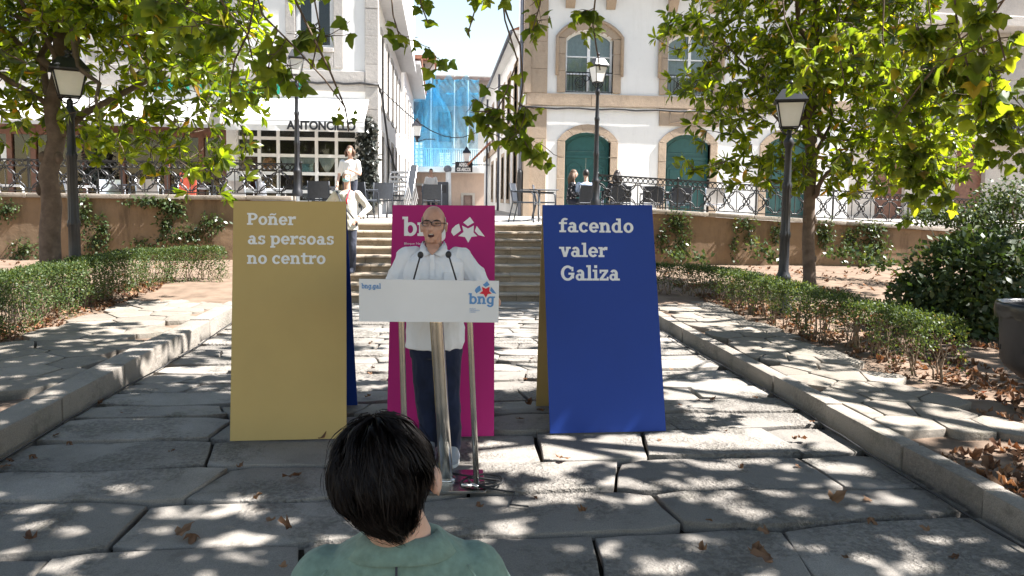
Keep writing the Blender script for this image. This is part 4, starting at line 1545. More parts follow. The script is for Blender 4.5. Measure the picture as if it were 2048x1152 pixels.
def side_wall(root, X, sgn, y0, y1, z0, z1, wins, mat, frame_mat, glass=True, fw=.16):
    """wall in the plane x=X whose face looks along sgn; wins: (ya,yb,za,zb)"""
    mb = MB()
    d0, d1 = (X, X - sgn * .4)
    lo, hi = min(d0, d1), max(d0, d1)
    ys = sorted(set([y0, y1] + [q for a in wins for q in a[:2]]))
    for a, b in zip(ys[:-1], ys[1:]):
        cut = sorted([(u[2], u[3]) for u in wins if u[0] <= a + 1e-6 and u[1] >= b - 1e-6])
        z = z0
        for (p, q) in cut:
            mb.box(lo, hi, a, b, z, p); z = q
        mb.box(lo, hi, a, b, z, z1)
    part('wall', mb, mat, root)
    for (ya, yb, za, zb) in wins:
        f = MB()
        xo0, xo1 = (X + sgn * .03, X - sgn * .2)
        l, h = min(xo0, xo1), max(xo0, xo1)
        f.box(l, h, ya - fw, ya, za - fw, zb + fw); f.box(l, h, yb, yb + fw, za - fw, zb + fw)
        f.box(l, h, ya, yb, zb, zb + fw); f.box(l, h, ya, yb, za - fw, za)
        fr = part('window', f, frame_mat, root)
        b_ = MB()
        xa, xb = sorted((X - sgn * .10, X - sgn * .16))
        ym = (ya + yb) / 2
        b_.box(xa, xb, ya, ya + .08, za, zb); b_.box(xa, xb, yb - .08, yb, za, zb); b_.box(xa, xb, ym - .05, ym + .05, za, zb)
        for t in (0, .33, .66, .97): b_.box(xa + .004, xb - .004, ya + .08, yb - .08, za + (zb - za) * t, za + (zb - za) * t + .06)
        sub('sash', b_, MAT['white_paint'], fr)
        xa, xb = sorted((X - sgn * .125, X - sgn * .135))
        sub('pane', MB().box(xa, xb, ya + .08, yb - .08, za + .06, zb - .06), MAT['glass'], fr)
        xa, xb = sorted((X - sgn * .36, X - sgn * .38))
        sub('blind', MB().box(xa, xb, ya, yb, za, zb), MAT['curtain'] if glass else MAT['dark_room'], fr)


wins = []
for y in (26.2, 28.9, 31.6, 34.6, 38.0): wins += [(y, y + 1.15, 1.75, 3.55), (y, y + 1.15, 4.7, 6.5)]
side_wall(alley_r, ax0 + .1, -1, 25.1, 46, TERR - .1, E2, wins, MAT['white_wall'], MAT['granite'])
part('string_course', MB().box(ax0 + .02, ax0 + .2, 25.1, 46, zs_ - .12, zs_ + .14), MAT['granite'], alley_r)
part('eave', MB().box(ax0 - .22, ax0 + 3, 25.05, 46.2, E2, E2 + .12), MAT['white_wall'], alley_r)
part('gutter', MB().tube([(ax0 - .27, 25.05, E2 + .05), (ax0 - .27, 46.2, E2 + .0)], .07, 6), MAT['lead'], alley_r, True)
part('roof', MB().prism([(ax0 - .28, E2 + .12), (ax0 + 3, E2 + .12), (ax0 + 3, E2 + 1.5)], 25.05, 46.2, 'Y'), MAT['tile'], alley_r)
for yy in (33.2, 41.5): part('drainpipe', MB().tube([(ax0 - .02, yy, TERR), (ax0 - .02, yy, E2)], .06, 6), MAT['lead'], alley_r, True)
part('porch_canopy', MB().prism([(ax0 - 1.1, 3.55), (ax0 + .1, 4.75), (ax0 + .1, 4.9), (ax0 - 1.15, 3.65)], 40.2, 42.0, 'Y'), MAT['tile'], alley_r)

# ------------------------------------------------------------------ restaurant building on the left
YL = 21.5
lx = lambda px, py=250: PY(px, py, YL).x
lz = lambda py, px=600: PY(px, py, YL).z
LX1 = lx(757); LX0 = lx(-330)
rest = empty('restaurant_building', (LX1, YL, TERR), label='white and grey granite corner building with a restaurant and awning behind the left railing', cat='building')
zg1 = lz(262, 660)
zu0, zu1 = lz(162, 660), lz(143, 700)
wtop = 8.6
cols = [472, 517, 555, 594, 632, 672, 713]
gx0, gx1 = lx(472), lx(713)
gsill = TERR + .35
gtop = lz(255, 660)
w = MB()
sx0, sx1 = lx(-120), lx(452)
wall_with_openings(w, LX0, LX1 - .02, TERR - .1, zu0, [(sx0, sx1, TERR, gtop, gtop), (gx0, gx1, gsill, gtop, gtop)], YL, YL + .35)
uw = (lx(668) - lx(592)) / 2
upc = [625, 425, 225, 25]
uo = []
for px in upc[::-1]:
    c = lx(px + 4, 40); uo.append((c - uw, c + uw, lz(95, px), wtop, wtop))
wall_with_openings(w, LX0, LX1 - .02, zu0, 10.2, uo, YL + .0005, YL + .35)
part('wall', w, MAT['white_wall'], rest)
stones_column(rest, lx(731), LX1, TERR - .05, 10.2, YL - .05, YL + .35, MAT['granite_grey'], .62, 51)
stones_band(rest, LX0, lx(731) - .003, zu0 - .28, zu1, YL - .04, YL + .1, MAT['granite_grey'], 1.7, 52)
for i, o in enumerate(uo):
    for (a, b) in ((o[0] - .26, o[0]), (o[1], o[1] + .26)):
        stones_column(rest, a, b, o[2] - .55, 10.2, YL - .03, YL + .2, MAT['granite_grey'], 1.0, 60 + i)
    part('sill', MB().cbox(o[0] + .003, o[1] - .003, YL - .06, YL + .2, o[2] - .12, o[2], .01), MAT['granite_grey'], rest)
    part('apron', MB().box(o[0] + .003, o[1] - .003, YL - .028, YL + .1, o[2] - .55, o[2] - .123), MAT['granite_grey'], rest)
    f = MB(); a, b = o[0], o[1]; c = (a + b) / 2; y = YL + .12
    for (p, q) in ((a, a + .12), (c - .10, c + .10), (b - .12, b)): f.box(p, q, y, y + .06, o[2], wtop)
    f.box(a + .12, b - .12, y + .002, y + .058, o[2], o[2] + .1)
    fr = part('window', f, MAT['white_paint'], rest)
    for (p, q) in ((a + .12, c - .10), (c + .10, b - .12)): sub('pane', MB().box(p, q, y + .02, y + .03, o[2] + .1, wtop), MAT['glass'], fr)
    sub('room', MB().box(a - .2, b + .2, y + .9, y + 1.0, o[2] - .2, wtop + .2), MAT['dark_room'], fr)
# big gridded restaurant window
f = MB(); y = YL + .08
rws = [gtop - .02, lz(277, 600), lz(311, 600), lz(347, 600), lz(383, 600), gsill]
cx_ = [lx(c, 310) for c in cols]
for x in cx_: f.box(x - .045, x + .045, y, y + .08, gsill, gtop)
for z in rws: f.box(gx0 + .045, gx1 - .045, y + .005, y + .075, z - .045, z + .045)
gw = part('window', f, MAT['white_paint'], rest, label='white gridded restaurant window under the awning')
for i in range(6):
    for j in range(5):
        sub('pane', MB().box(cx_[i] + .045, cx_[i + 1] - .045, y + .035, y + .041, rws[j + 1] + .045, rws[j] - .045), MAT['glass'], gw)
MAT['pizza'] = M_plain('poster_pizza', (0.55, 0.17, 0.06), 0.6, var=0.7, scale=18)
MAT['poster_red'] = M_plain('poster_dark_red', (0.14, 0.02, 0.03), 0.5, var=0.4, scale=5)
MAT['flyer'] = M_plain('poster_flyer', (0.35, 0.55, 0.55), 0.6, var=0.6, scale=16)
MAT['flyer_white'] = M_plain('poster_white', (0.75, 0.78, 0.78), 0.6, var=0.15, scale=30)
pc = ((cx_[1] + cx_[2]) / 2, (rws[2] + rws[3]) / 2)
sub('poster', MB().lathe([(.19, 0), (.19, .004)], 20, M=Matrix.Translation((pc[0], y + .06, pc[1])) @ Matrix.Rotation(R_(90), 4, 'X')), MAT['pizza'], gw)
sub('poster', MB().box(cx_[0] + .05, cx_[1] - .05, y + .055, y + .06, rws[3] + .05, rws[2] - .05), MAT['poster_red'], gw)
sub('poster', MB().box(cx_[3] + .08, cx_[4] - .1, y + .055, y + .06, rws[3] + .05, rws[3] + .28), MAT['flyer'], gw)
for i in (2, 3, 4, 5):
    mb = MB(); a, b = cx_[i] + .05, cx_[i + 1] - .05
    n = 14
    for k in range(n + 1):
        t = k / n
        x = a + (b - a) * t
        zlo = rws[3] + .02 + (rws[2] - rws[3] - .1) * (abs(t - .5) * 2) ** 1.3 * .9
        yy = y + .12 + .02 * math.sin(k * 2.4)
        mb.v += [(x, yy, zlo), (x, yy, rws[2])]
    for k in range(n): mb.f.append((2 * k, 2 * k + 2, 2 * k + 3, 2 * k + 1)); mb.m.append(0)
    sub('curtain', mb, MAT['curtain'], gw, True)
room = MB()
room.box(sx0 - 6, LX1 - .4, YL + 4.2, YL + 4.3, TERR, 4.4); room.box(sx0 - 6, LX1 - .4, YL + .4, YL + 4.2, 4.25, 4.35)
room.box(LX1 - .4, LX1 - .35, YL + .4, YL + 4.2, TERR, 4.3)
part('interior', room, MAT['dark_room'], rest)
MAT['downlight'] = M_emit('downlight', (1.0, 0.85, 0.65), 14.0)
for (px, py) in ((497, 279), (540, 294), (607, 297), (692, 288), (700, 300), (575, 283)):
    p = ray(px, py); t = (4.22 - CAMH) / p.z; q = CAMLOC + p * t
    if not (YL + .5 < q.y < YL + 4.1): q.y = YL + 1.0 + (px % 7) * .3
    part('downlight', MB().lathe([(.09, 0), (.09, .02)], 12, (q.x, q.y, 4.215)), MAT['downlight'], rest)
# left shopfront of brown wood behind the magnolia
f = MB()
for px in (-60, 14, 62, 165, 240, 330, 400, 448): f.box(lx(px) - .07, lx(px) + .07, YL + .05, YL + .2, TERR, gtop)
f.box(sx0, sx1, YL + .06, YL + .19, gtop - .35, gtop - .003); f.box(sx0, sx1, YL + .06, YL + .19, TERR + .0, TERR + .5)
sf = part('shopfront', f, MAT['brown_wood'], rest, label='brown wooden shopfront behind the magnolia')
pxs = (-60, 14, 62, 165, 240, 330, 400, 448)
for p, q in zip(pxs[:-1], pxs[1:]):
    sub('pane', MB().box(lx(p) + .07, lx(q) - .07, YL + .12, YL + .126, TERR + .5, gtop - .35), MAT['glass'], sf)
sub('poster', MB().box(lx(-5), lx(12), YL + .10, YL + .105, lz(322, 10), lz(292, 10)), MAT['flyer_white'], sf)
# awnings
def awning(px0, px1, ytop, yfront, yval, depth, mat, label, root):
    a0, a1 = PY(px0, ytop, YL), PY(px1, ytop, YL)
    b0, b1 = PY(px0, yfront, YL - depth), PY(px1 - 9, yfront, YL - depth)
    zt = (a0.z + a1.z) / 2; zf = (b0.z + b1.z) / 2
    vz = zf - PY((px0 + px1) / 2, yval, YL - depth).z
    n = 24; mb = MB()
    for i in range(n + 1):
        t = i / n
        xa = a0.x + (a1.x - a0.x) * t; xb = b0.x + (b1.x - b0.x) * t
        for (x, y, z) in ((xa, YL - .03, zt), ((xa + xb) / 2, YL - depth / 2, (zt + zf) / 2 - .03), (xb, YL - depth, zf), (xb, YL - depth - .015, zf - abs(vz) * .5), (xb + .005 * math.sin(i * 2), YL - depth + .01 * math.sin(i * 1.3), zf - abs(vz))):
            mb.v.append((x, y, z))
    for i in range(n):
        for k in range(4):
            p = i * 5 + k
            mb.f.append((p, p + 1, p + 6, p + 5)); mb.m.append(0)
    o = part('awning', mb, mat, root, label=label)
    ar = MB()
    for t in (.02, .5, .98):
        xa = a0.x + (a1.x - a0.x) * t; xb = b0.x + (b1.x - b0.x) * t
        ar.tube([(xa, YL - .02, zt - .12), (xb, YL - depth + .03, zf - .06)], .025, 6)
    ar.tube([(b0.x + .02, YL - depth + .02, zf - .03), (b1.x - .02, YL - depth + .02, zf - .03)], .03, 6)
    sub('awning_frame', ar, MAT['white_paint'], o)
    return o, zf, abs(vz)


aw, zaf, avz = awning(440, 738, 196, 238, 262, 1.35, MAT['awning'], 'white awning lettered over the restaurant window', rest)
awning(-110, 425, 196, 236, 250, 1.25, MAT['grey_awning'], 'grey awning over the brown shopfront', rest)


def text_obj(body, name, mat, size, loc, parent, rot=(R_(90), 0, 0), width=None, extrude=.004, bold=.0, spacing=1.0):
    cu = bpy.data.curves.new(name, 'FONT')
    cu.body = body; cu.size = size; cu.extrude = extrude; cu.offset = bold; cu.space_character = spacing
    cu.materials.append(mat)
    tmp = bpy.data.objects.new(name, cu)
    col.objects.link(tmp)
    dg = bpy.context.evaluated_depsgraph_get()
    me = bpy.data.meshes.new_from_object(tmp.evaluated_get(dg))
    bpy.data.objects.remove(tmp)
    xs = [v.co.x for v in me.vertices]
    sx = width / max(max(xs) - min(xs), .001) if width else 1.0
    o = bpy.data.objects.new(name, me)
    col.objects.link(o)
    o.parent = parent
    M = Matrix.Translation(Vector(loc) - (Vector(parent.location) if parent.parent is None else Vector((0, 0, 0)))) @ Euler(rot).to_matrix().to_4x4() @ Matrix.Diagonal((sx, 1, 1, 1))
    o.matrix_local = M
    return o


MAT['ink'] = M_plain('dark_lettering', (0.015, 0.016, 0.02), 0.6, var=0.1)
MAT['green_letter'] = M_plain('green_letters', (0.01, 0.28, 0.18), 0.45, var=0.1)
la, lb = PY(575, 259, YL - 1.36), PY(713, 259, YL - 1.36)
text_obj('ANTONCILLO', 'lettering', MAT['ink'], .30, (la.x, YL - 1.40, zaf - avz + .05), aw, width=lb.x - la.x, bold=.013)
x_e = lx(622, 175); wl_ = (x_e - lx(308, 175))
for i, ch in enumerate('RESTAURANTE'):
    text_obj(ch, 'sign_letter', MAT['green_letter'], .42, (x_e - wl_ * (11 - i) / 11, YL - .075, lz(188, 560)), rest, extrude=.03, bold=.014)

# alley side of the restaurant building
al_l = LX1 - .02
wl2 = []
for yy in (22.6, 25.0, 27.4, 29.8, 32.0): wl2 += [(yy, yy + .95, 1.7, 3.6), (yy, yy + .95, 4.5, 6.6)]
side_wall(rest, al_l, 1, YL + .36, 34, TERR - .1, 9.8, wl2, MAT['white_wall'], MAT['granite_grey'], fw=.14)
part('eave', MB().box(al_l, al_l + .66, YL + .2, 34, 7.35, 7.5), MAT['soffit'], rest)
part('gallery', MB().box(al_l, al_l + .60, YL + .3, 33.9, 7.5, 9.9), MAT['white_wall'], rest)
part('roof', MB().box(LX0, LX1 + .3, YL - .4, 34, 10.2, 10.4), MAT['tile'], rest)
alley_l = empty('alley_house', (al_l, 34.2, TERR), label='narrow white house with overhanging eave along the left of the alley', cat='house')
wl3 = []
for yy in (35.0, 37.6, 40.2, 42.8): wl3 += [(yy, yy + 1.0, 1.7, 3.6), (yy, yy + 1.0, 4.7, 6.7)]
side_wall(alley_l, al_l + .12, 1, 34.1, 46, TERR - .1, 8.0, wl3, MAT['white_wall'], MAT['granite_grey'], fw=.14)
part('eave', MB().box(al_l + .1, al_l + .85, 34.1, 46, 7.75, 7.9), MAT['soffit'], alley_l)
part('roof', MB().box(al_l - 3, al_l + .9, 34.1, 46, 8.0, 8.15), MAT['tile'], alley_l)

# ------------------------------------------------------------------ scaffolded house at the end of the alley, under blue netting
YF = 48.0
qx = lambda px, py=250: PY(px, py, YF).x
qz = lambda py, px=885: PY(px, py, YF).z
far = empty('stone_house', (qx(885), YF, TERR), label='old stone house under renovation closing the end of the alley', cat='house')
FX0, FX1 = qx(780), qx(1000)
zslab = qz(345)
fw_ = [(qx(838), qx(852), qz(300), qz(262), qz(262)), (qx(878), qx(903), qz(284), qz(231), qz(231))]
w = MB()
low = [(qx(824), qx(847), TERR, qz(372), qz(372)), (qx(868), qx(880), TERR, qz(385), qz(385)), (qx(928), qx(946), TERR, qz(390), qz(390))]
wall_with_openings(w, FX0, FX1, TERR - .1, zslab, low, YF, YF + .4)
wp = part('wall', w, MAT['pink_wall'], far)
w = MB()
wall_with_openings(w, FX0, FX1, zslab, qz(150), [(qx(828), qx(848), qz(335), qz(285), qz(285)), (qx(877), qx(904), qz(333), qz(305), qz(305))], YF + .0005, YF + .4)
part('upper_wall', w, MAT['granite_grey'], far)
for (a, b, s, z, _) in [(qx(828), qx(848), qz(335), qz(285), 0), (qx(877), qx(904), qz(333), qz(305), 0)]:
    f = MB(); f.box(a, a + .1, YF + .1, YF + .2, s, z); f.box(b - .1, b, YF + .1, YF + .2, s, z); f.box((a + b) / 2 - .06, (a + b) / 2 + .06, YF + .1, YF + .2, s, z)
    for t in range(6): f.box(a + .1, b - .1, YF + .12, YF + .18, s + (z - s) * t / 6, s + (z - s) * t / 6 + .06)
    part('window', f, MAT['white_paint'], far)
for px0, px1, p0, p1 in ((828, 848, 265, 205), (877, 903, 284, 224), (935, 950, 284, 230)):
    f = MB().cbox(qx(px0), qx(px1), YF - .08, YF + .02, qz(p0), qz(p1), .02)
    o = part('shutter', f, MAT['wood_grey'], far)
for a, b, s, z, _ in low:
    part('door', MB().box(a, b, YF + .15, YF + .22, s, z), MAT['shutter'], far)
    part('door_frame', MB().box(a - .16, a, YF - .05, YF + .2, s, z + .16).box(b, b + .16, YF - .05, YF + .2, s, z + .16).box(a, b, YF - .048, YF + .2, z, z + .158), MAT['granite_grey'], far)
part('balcony_slab', MB().box(FX0, FX1, YF - 1.3, YF - .003, zslab - .02, zslab + .32), MAT['white_wall'], far)
bl_ = MB()
for i in range(60):
    x = FX0 + (FX1 - FX0) * i / 60
    bl_.tube([(x, YF - 1.2, zslab + .32), (x, YF - 1.2, zslab + 1.4)], .025, 4)
bl_.box(FX0, FX1, YF - 1.23, YF - 1.17, zslab + 1.4, zslab + 1.46)
part('balcony_railing', bl_, MAT['white_paint'], far)
part('gable', MB().box(qx(820), qx(868), YF + .2, YF + 3, qz(155), qz(122)), MAT['granite_grey'], far)
part('dormer_window', MB().box(qx(836), qx(849), YF + .1, YF + .22, qz(160), qz(128)), MAT['dark_room'], far)
part('roof', MB().prism([(YF - .7, qz(162)), (YF + 5, qz(132)), (YF + 5, qz(128)), (YF - .7, qz(156))][::-1], qx(866), qx(1000), 'X'), MAT['wood_grey'], far)
part('dormer_roof', MB().box(qx(816), qx(872), YF - .3, YF + 3, qz(122), qz(113)), MAT['tile'], far)
for px in (862, 908, 935): part('scaffold_pole', MB().tube([(qx(px), YF - .6, zslab), (qx(px), YF - .6, qz(150))], .05, 6), MAT['alu'], far)

m, nt, b = nodes_of('blue_netting')
b.inputs['Base Color'].default_value = (0.07, 0.48, 0.78, 1); b.inputs['Roughness'].default_value = .7
tr = N(nt, 'ShaderNodeBsdfTransparent'); tr.inputs['Color'].default_value = (.80, .94, 1, 1)
tl = N(nt, 'ShaderNodeBsdfTranslucent'); tl.inputs['Color'].default_value = (0.10, 0.52, 0.82, 1)
m1 = N(nt, 'ShaderNodeMixShader'); m1.inputs[0].default_value = .5
nt.links.new(b.outputs[0], m1.inputs[1]); nt.links.new(tl.outputs[0], m1.inputs[2])
m2 = N(nt, 'ShaderNodeMixShader')
nz_ = noise(nt, pos_out(nt), 1.6, 5)
nt.links.new(ramp(nt, nz_, .3, .7, (.68, .68, .68), (.96, .96, .96)), m2.inputs[0])
nt.links.new(m1.outputs[0], m2.inputs[1]); nt.links.new(tr.outputs[0], m2.inputs[2])
nt.links.new(m2.outputs[0], nt.nodes['Material Output'].inputs['Surface'])
MAT['net'] = m


def netting(px0, px1, p0, p1, Y, fold, gather, seed, parent, name='net_sheet'):
    nx, nz = 60, 40
    V = []
    for j in range(nz + 1):
        for i in range(nx + 1):
            u, v = i / nx, j / nz
            p = PY(px0 + (px1 - px0) * u, p0 + (p1 - p0) * v, Y)
            x = p.x
            if gather:
                gxp = gather[0]
                k = math.exp(-((v - gather[1]) / .22) ** 2) * .82
                x = x + (PY(gxp, 200, Y).x - x) * k * (1 if u > .15 else .6)
            ph = u * 26 + 3 * math.sin(v * 4 + seed)
            V.append((x, Y + fold * math.sin(ph) + fold * .6 * mnoise.noise((u * 9, v * 5, seed)), p.z + (.25 * math.sin(u * 17 + seed) if j == 0 else 0)))
    F = [(j * (nx + 1) + i, j * (nx + 1) + i + 1, (j + 1) * (nx + 1) + i + 1, (j + 1) * (nx + 1) + i) for j in range(nz) for i in range(nx)]
    o = inst(name, mesh_np(name, np.array(V) - np.array(parent.location), F, MAT['net']), parent)
    return o


net = empty('scaffold_netting', (qx(885), YF - 1.6, TERR), label='blue translucent scaffold netting draped over the far house', cat='netting')
netting(820, 956, 182, 333, YF - 1.5, .10, None, 1.0, net)
netting(815, 872, 148, 200, YF - 1.75, .12, None, 4.0, net)
netting(866, 958, 158, 212, YF - 1.85, .13, None, 2.0, net)
netting(822, 905, 165, 333, YF - 2.1, .12, (872, .08), 6.0, net)

# board and lanterns in the alley
brd = empty('hanging_sign', tuple(PY(927, 344, 41.0)), label='black hanging bar sign with white capitals in the alley', cat='sign')
a_, b_2 = PY(910, 344, 41.0), PY(945, 324, 41.0)
part('board', MB().cbox(a_.x, b_2.x, 40.96, 41.04, a_.z, b_2.z, .01), MAT['ink'], brd)
part('bracket', MB().tube([(b_2.x, 41, b_2.z - .15), (ax0 + .1, 41, b_2.z - .15)], .025, 5), MAT['iron'], brd)
h_ = b_2.z - a_.z
for k, s in enumerate(('OS ARCOS', 'ADEGA')):
    t = text_obj(s, 'lettering', MAT['white_paint'], h_ * .46, (a_.x + (.10 if k == 0 else .22), 40.945, a_.z + h_ * (.10 + .46 * k)), brd, width=(b_2.x - a_.x) - (.2 if k == 0 else .44), bold=.012)


def cable(name, label, pts, r=.02, mat='cable', n=6, group=None):
    o = MB().tube(pts, r, n).build(name, MAT[mat], smooth=True)
    return tag(o, label, 'cable', group)


zc = zb0 - .03
pts = [(HX0 - .1 + (HX1 - HX0) * i / 30, YR - .09, zc - .05 + .018 * math.sin(i * 1.7)) for i in range(31)]
cable('wall_cable', 'thick black cable clipped under the stone band of the white house', pts, .032)
pts = [(lx(300) + (LX1 - lx(300)) * i / 26, YL - .07, zu0 - .06 + .02 * math.sin(i * 1.9)) for i in range(27)]
pts += [(LX1 + .06, YL + .6, zu0 - .35), (LX1 + .06, YL + 3, zu0 - 1.5), (LX1 + .06, YL + 7, zu0 - 2.2), (LX1 + .08, YL + 12, zu0 - 2.5)]
cable('wall_cable', 'black cable along the restaurant front turning into the alley', pts, .035)
p0 = Vector((LX1, YL + .3, lz(172, 757))); p1 = Vector((ax0, 30, 5.3))
cable('overhead_wire', 'thin wire sagging across the alley between the two corner houses', [p0.lerp(p1, i / 12) - Vector((0, 0, 1.25 * math.sin(math.pi * i / 12))) for i in range(13)], .016)

# grey building on the far right
YG = 25.0
gx = lambda px, py=200: PY(px, py, YG).x
gz = lambda py, px=1900: PY(px, py, YG).z
grey = empty('grey_building', (gx(1720), YG, TERR), label='pale grey building with balustraded balconies behind the trees at far right', cat='building')
GX0, GX1 = gx(1706), gx(2330)
gops1 = [(gx(p - 30), gx(p + 30), TERR, gz(300, p), gz(285, p)) for p in (1790, 1950, 2110)]
gops2 = [(gx(p - 26), gx(p + 26), gz(255, p), gz(110, p), gz(110, p)) for p in (1790, 1950, 2110)]
w = MB()
wall_with_openings(w, GX0, GX1, TERR - .1, gz(270), gops1, YG, YG + .4)
wall_with_openings(w, GX0, GX1, gz(270), 10, gops2, YG + .0005, YG + .4)
part('wall', w, MAT['granite_grey'], grey)
for o in gops1: part('door', MB().box(o[0], o[1], YG + .2, YG + .27, TERR, o[4]), MAT['brown_wood'], grey)
for o in gops2: casement(grey, o[0], o[1], o[2], o[3], o[4], YG + .15, curtain=False)
part('balcony_slab', MB().cbox(GX0 + .2, GX1, YG - .9, YG - .003, gz(283), gz(270), .03), MAT['granite_grey'], grey)
part('upper_ledge', MB().cbox(GX0 - .1, GX1, YG - .9, YG - .003, gz(62), gz(40), .04), MAT['granite_grey'], grey)
bal_prof = [(.05, 0), (.05, .05), (.03, .08), (.075, .25), (.035, .45), (.05, .5), (.05, .56)]
bme = MB().lathe(bal_prof, 8).mesh('baluster', MAT['lead']); bme.shade_smooth()
x = GX0 + .4
while x < GX1 - .2:
    inst('baluster', bme, grey, M=Matrix.Translation(Vector((x, YG - .8, gz(270))) - Vector(grey.location))); x += .22
part('handrail', MB().cbox(GX0 + .25, GX1, YG - .88, YG - .72, gz(270) + .563, gz(270) + .66, .015), MAT['granite_grey'], grey)
part('roof', MB().box(GX0, GX1, YG - .3, YG + 6, 10.0, 10.15), MAT['tile'], grey)

# dark ivy panel by the restaurant window
leafy('green_wall', 'dark artificial ivy panel beside the restaurant window corner', 'green wall',
      [blob(733, 250, 20, 24, YL - .12, .12), blob(734, 285, 21, 30, YL - .12, .12), blob(735, 325, 22, 32, YL - .12, .12), blob(737, 365, 22, 32, YL - .12, .12), blob(738, 395, 22, 25, YL - .12, .12)], 1500, .16, MAT['fake_ivy'], 631, .0, droop=-.8)
leafy('green_wall', 'dark artificial ivy panel on the brown shopfront behind the magnolia', 'green wall',
      [blob(190, 270, 26, 25, YL - .1, .1), blob(190, 310, 26, 30, YL - .1, .1), blob(190, 350, 26, 30, YL - .1, .1)], 900, .16, MAT['fake_ivy'], 632, .0, droop=-.8)
# ================================================================== LAMPS, BOARDS, LECTERN, FURNITURE
def lamp_post(label, loc, H, rz, wscale=1.0, ornate=True):
    """cast iron post with four-sided lantern; H = height of the finial tip"""
    root = empty('street_lamp', loc, rz, label=label, cat='street lamp', group='lantern street lamps')
    zl = H - .78
    mb = MB()
    prof = [(.17, 0), (.17, .12), (.13, .16), (.12, .5), (.14, .54), (.12, .58), (.088, .64), (.084, 1.1), (.098, 1.13), (.098, 1.18), (.080, 1.22), (.074, zl - .75), (.088, zl - .72), (.088, zl - .68), (.066, zl - .64),
            (.056, zl - .18), (.085, zl - .12), (.095, zl - .08), (.06, zl - .03), (.04, zl + .02), (.05, zl + .06), (.03, zl + .09)]
    prof = [(r * wscale, z) for r, z in prof]
    n = 24; vs = []; fs = []
    for r, z in prof:
        fl = .10 if .62 < z < zl - .2 else 0
        for q in range(n):
            a = 2 * math.pi * q / n
            rr = r * (1 - fl * (q % 2))
            vs.append((rr * math.cos(a), rr * math.sin(a), z))
    for i in range(len(prof) - 1):
        for q in range(n):
            t = (q + 1) % n
            fs.append((i * n + q, i * n + t, (i + 1) * n + t, (i + 1) * n + q))
    mb.add(vs, fs)
    mb.build('post', MAT['lamp_iron'], root, smooth=True, auto=50)
    w = wscale
    b, t = .145 * w, .225 * w          # half widths of the glass body
    z0, z1 = zl + .12, zl + .46
    fr = MB()
    cs = [(-1, -1), (1, -1), (1, 1), (-1, 1)]
    for sx, sy in cs:
        fr.tube([(sx * b, sy * b, z0), (sx * t, sy * t, z1)], .014 * w, 6)
        fr.tube([(sx * .03, sy * .03, zl + .02), (sx * b * .7, sy * b * .7, zl + .05), (sx * b, sy * b, z0)], .009 * w, 5)
    for (h, z) in ((b, z0), (t, z1)):
        for k in range(4):
            p, q = cs[k], cs[(k + 1) % 4]
            fr.tube([(p[0] * h, p[1] * h, z), (q[0] * h, q[1] * h, z)], .014 * w, 6)
    lan = fr.build('lantern', MAT['lamp_iron'], root, smooth=True)
    for k in range(4):
        p, q = cs[k], cs[(k + 1) % 4]
        e = .985
        pv = [(p[0] * b * e, p[1] * b * e, z0 + .012), (q[0] * b * e, q[1] * b * e, z0 + .012), (q[0] * t * e, q[1] * t * e, z1 - .012), (p[0] * t * e, p[1] * t * e, z1 - .012)]
        nrm = (Vector(pv[1]) - Vector(pv[0])).cross(Vector(pv[3]) - Vector(pv[0])).normalized() * .006
        pv += [tuple(Vector(v) - nrm) for v in pv]
        MB().add(pv, [(0, 1, 2, 3), (7, 6, 5, 4), (0, 4, 5, 1), (1, 5, 6, 2), (2, 6, 7, 3), (3, 7, 4, 0)]).build('pane', MAT['lamp_glass'], lan)
    cap = MB()
    o = t * 1.22
    lv = [(o, z1 + .005), (o, z1 + .03), (t * .72, z1 + .17), (t * .62, z1 + .185)]
    vs = []; fs = []
    for h, z in lv: vs += [(sx * h, sy * h, z) for sx, sy in cs]
    for i in range(len(lv) - 1):
        for k in range(4): fs.append((i * 4 + k, i * 4 + (k + 1) % 4, i * 4 + 4 + (k + 1) % 4, i * 4 + 4 + k))
    fs.append((3, 2, 1, 0)); fs.append(tuple(len(vs) - 4 + k for k in range(4)))
    cap.add(vs, fs)
    cap.build('lantern_roof', MAT['lamp_iron'], root)
    MB().lathe([(.07 * w, z1 + .185), (.085 * w, z1 + .2), (.05 * w, z1 + .225), (.045 * w, z1 + .26), (.065 * w, z1 + .275), (.03 * w, z1 + .30), (.012 * w, z1 + .32)], 12).build('finial', MAT['lamp_iron'], root, smooth=True)
    return root


def lamp_at(label, px, pytop, Y, z0, rz, w):
    p = PY(px, pytop, Y)
    lamp_post(label, (p.x, Y, z0), p.z - z0, rz, w)


lamp_at('black street lamp with lantern in front of the left magnolia trunk', 136, 97, 11.0, .15, R_(28), .88)
lamp_at('black street lamp with lantern beside the right magnolia trunk', 1583, 160, 10.1, .12, R_(-22), .80)
lamp_at('slim street lamp on the left wall in front of the restaurant awning', 592, 88, WALL_Y + .16, ZWL, R_(15), .66)
pz = PY(1192, 410, WALL_Y).x
lamp_at('slim street lamp on the terrace edge before the white house', 1197, 105, WALL_Y + .16, zwr(pz), R_(20), .66)


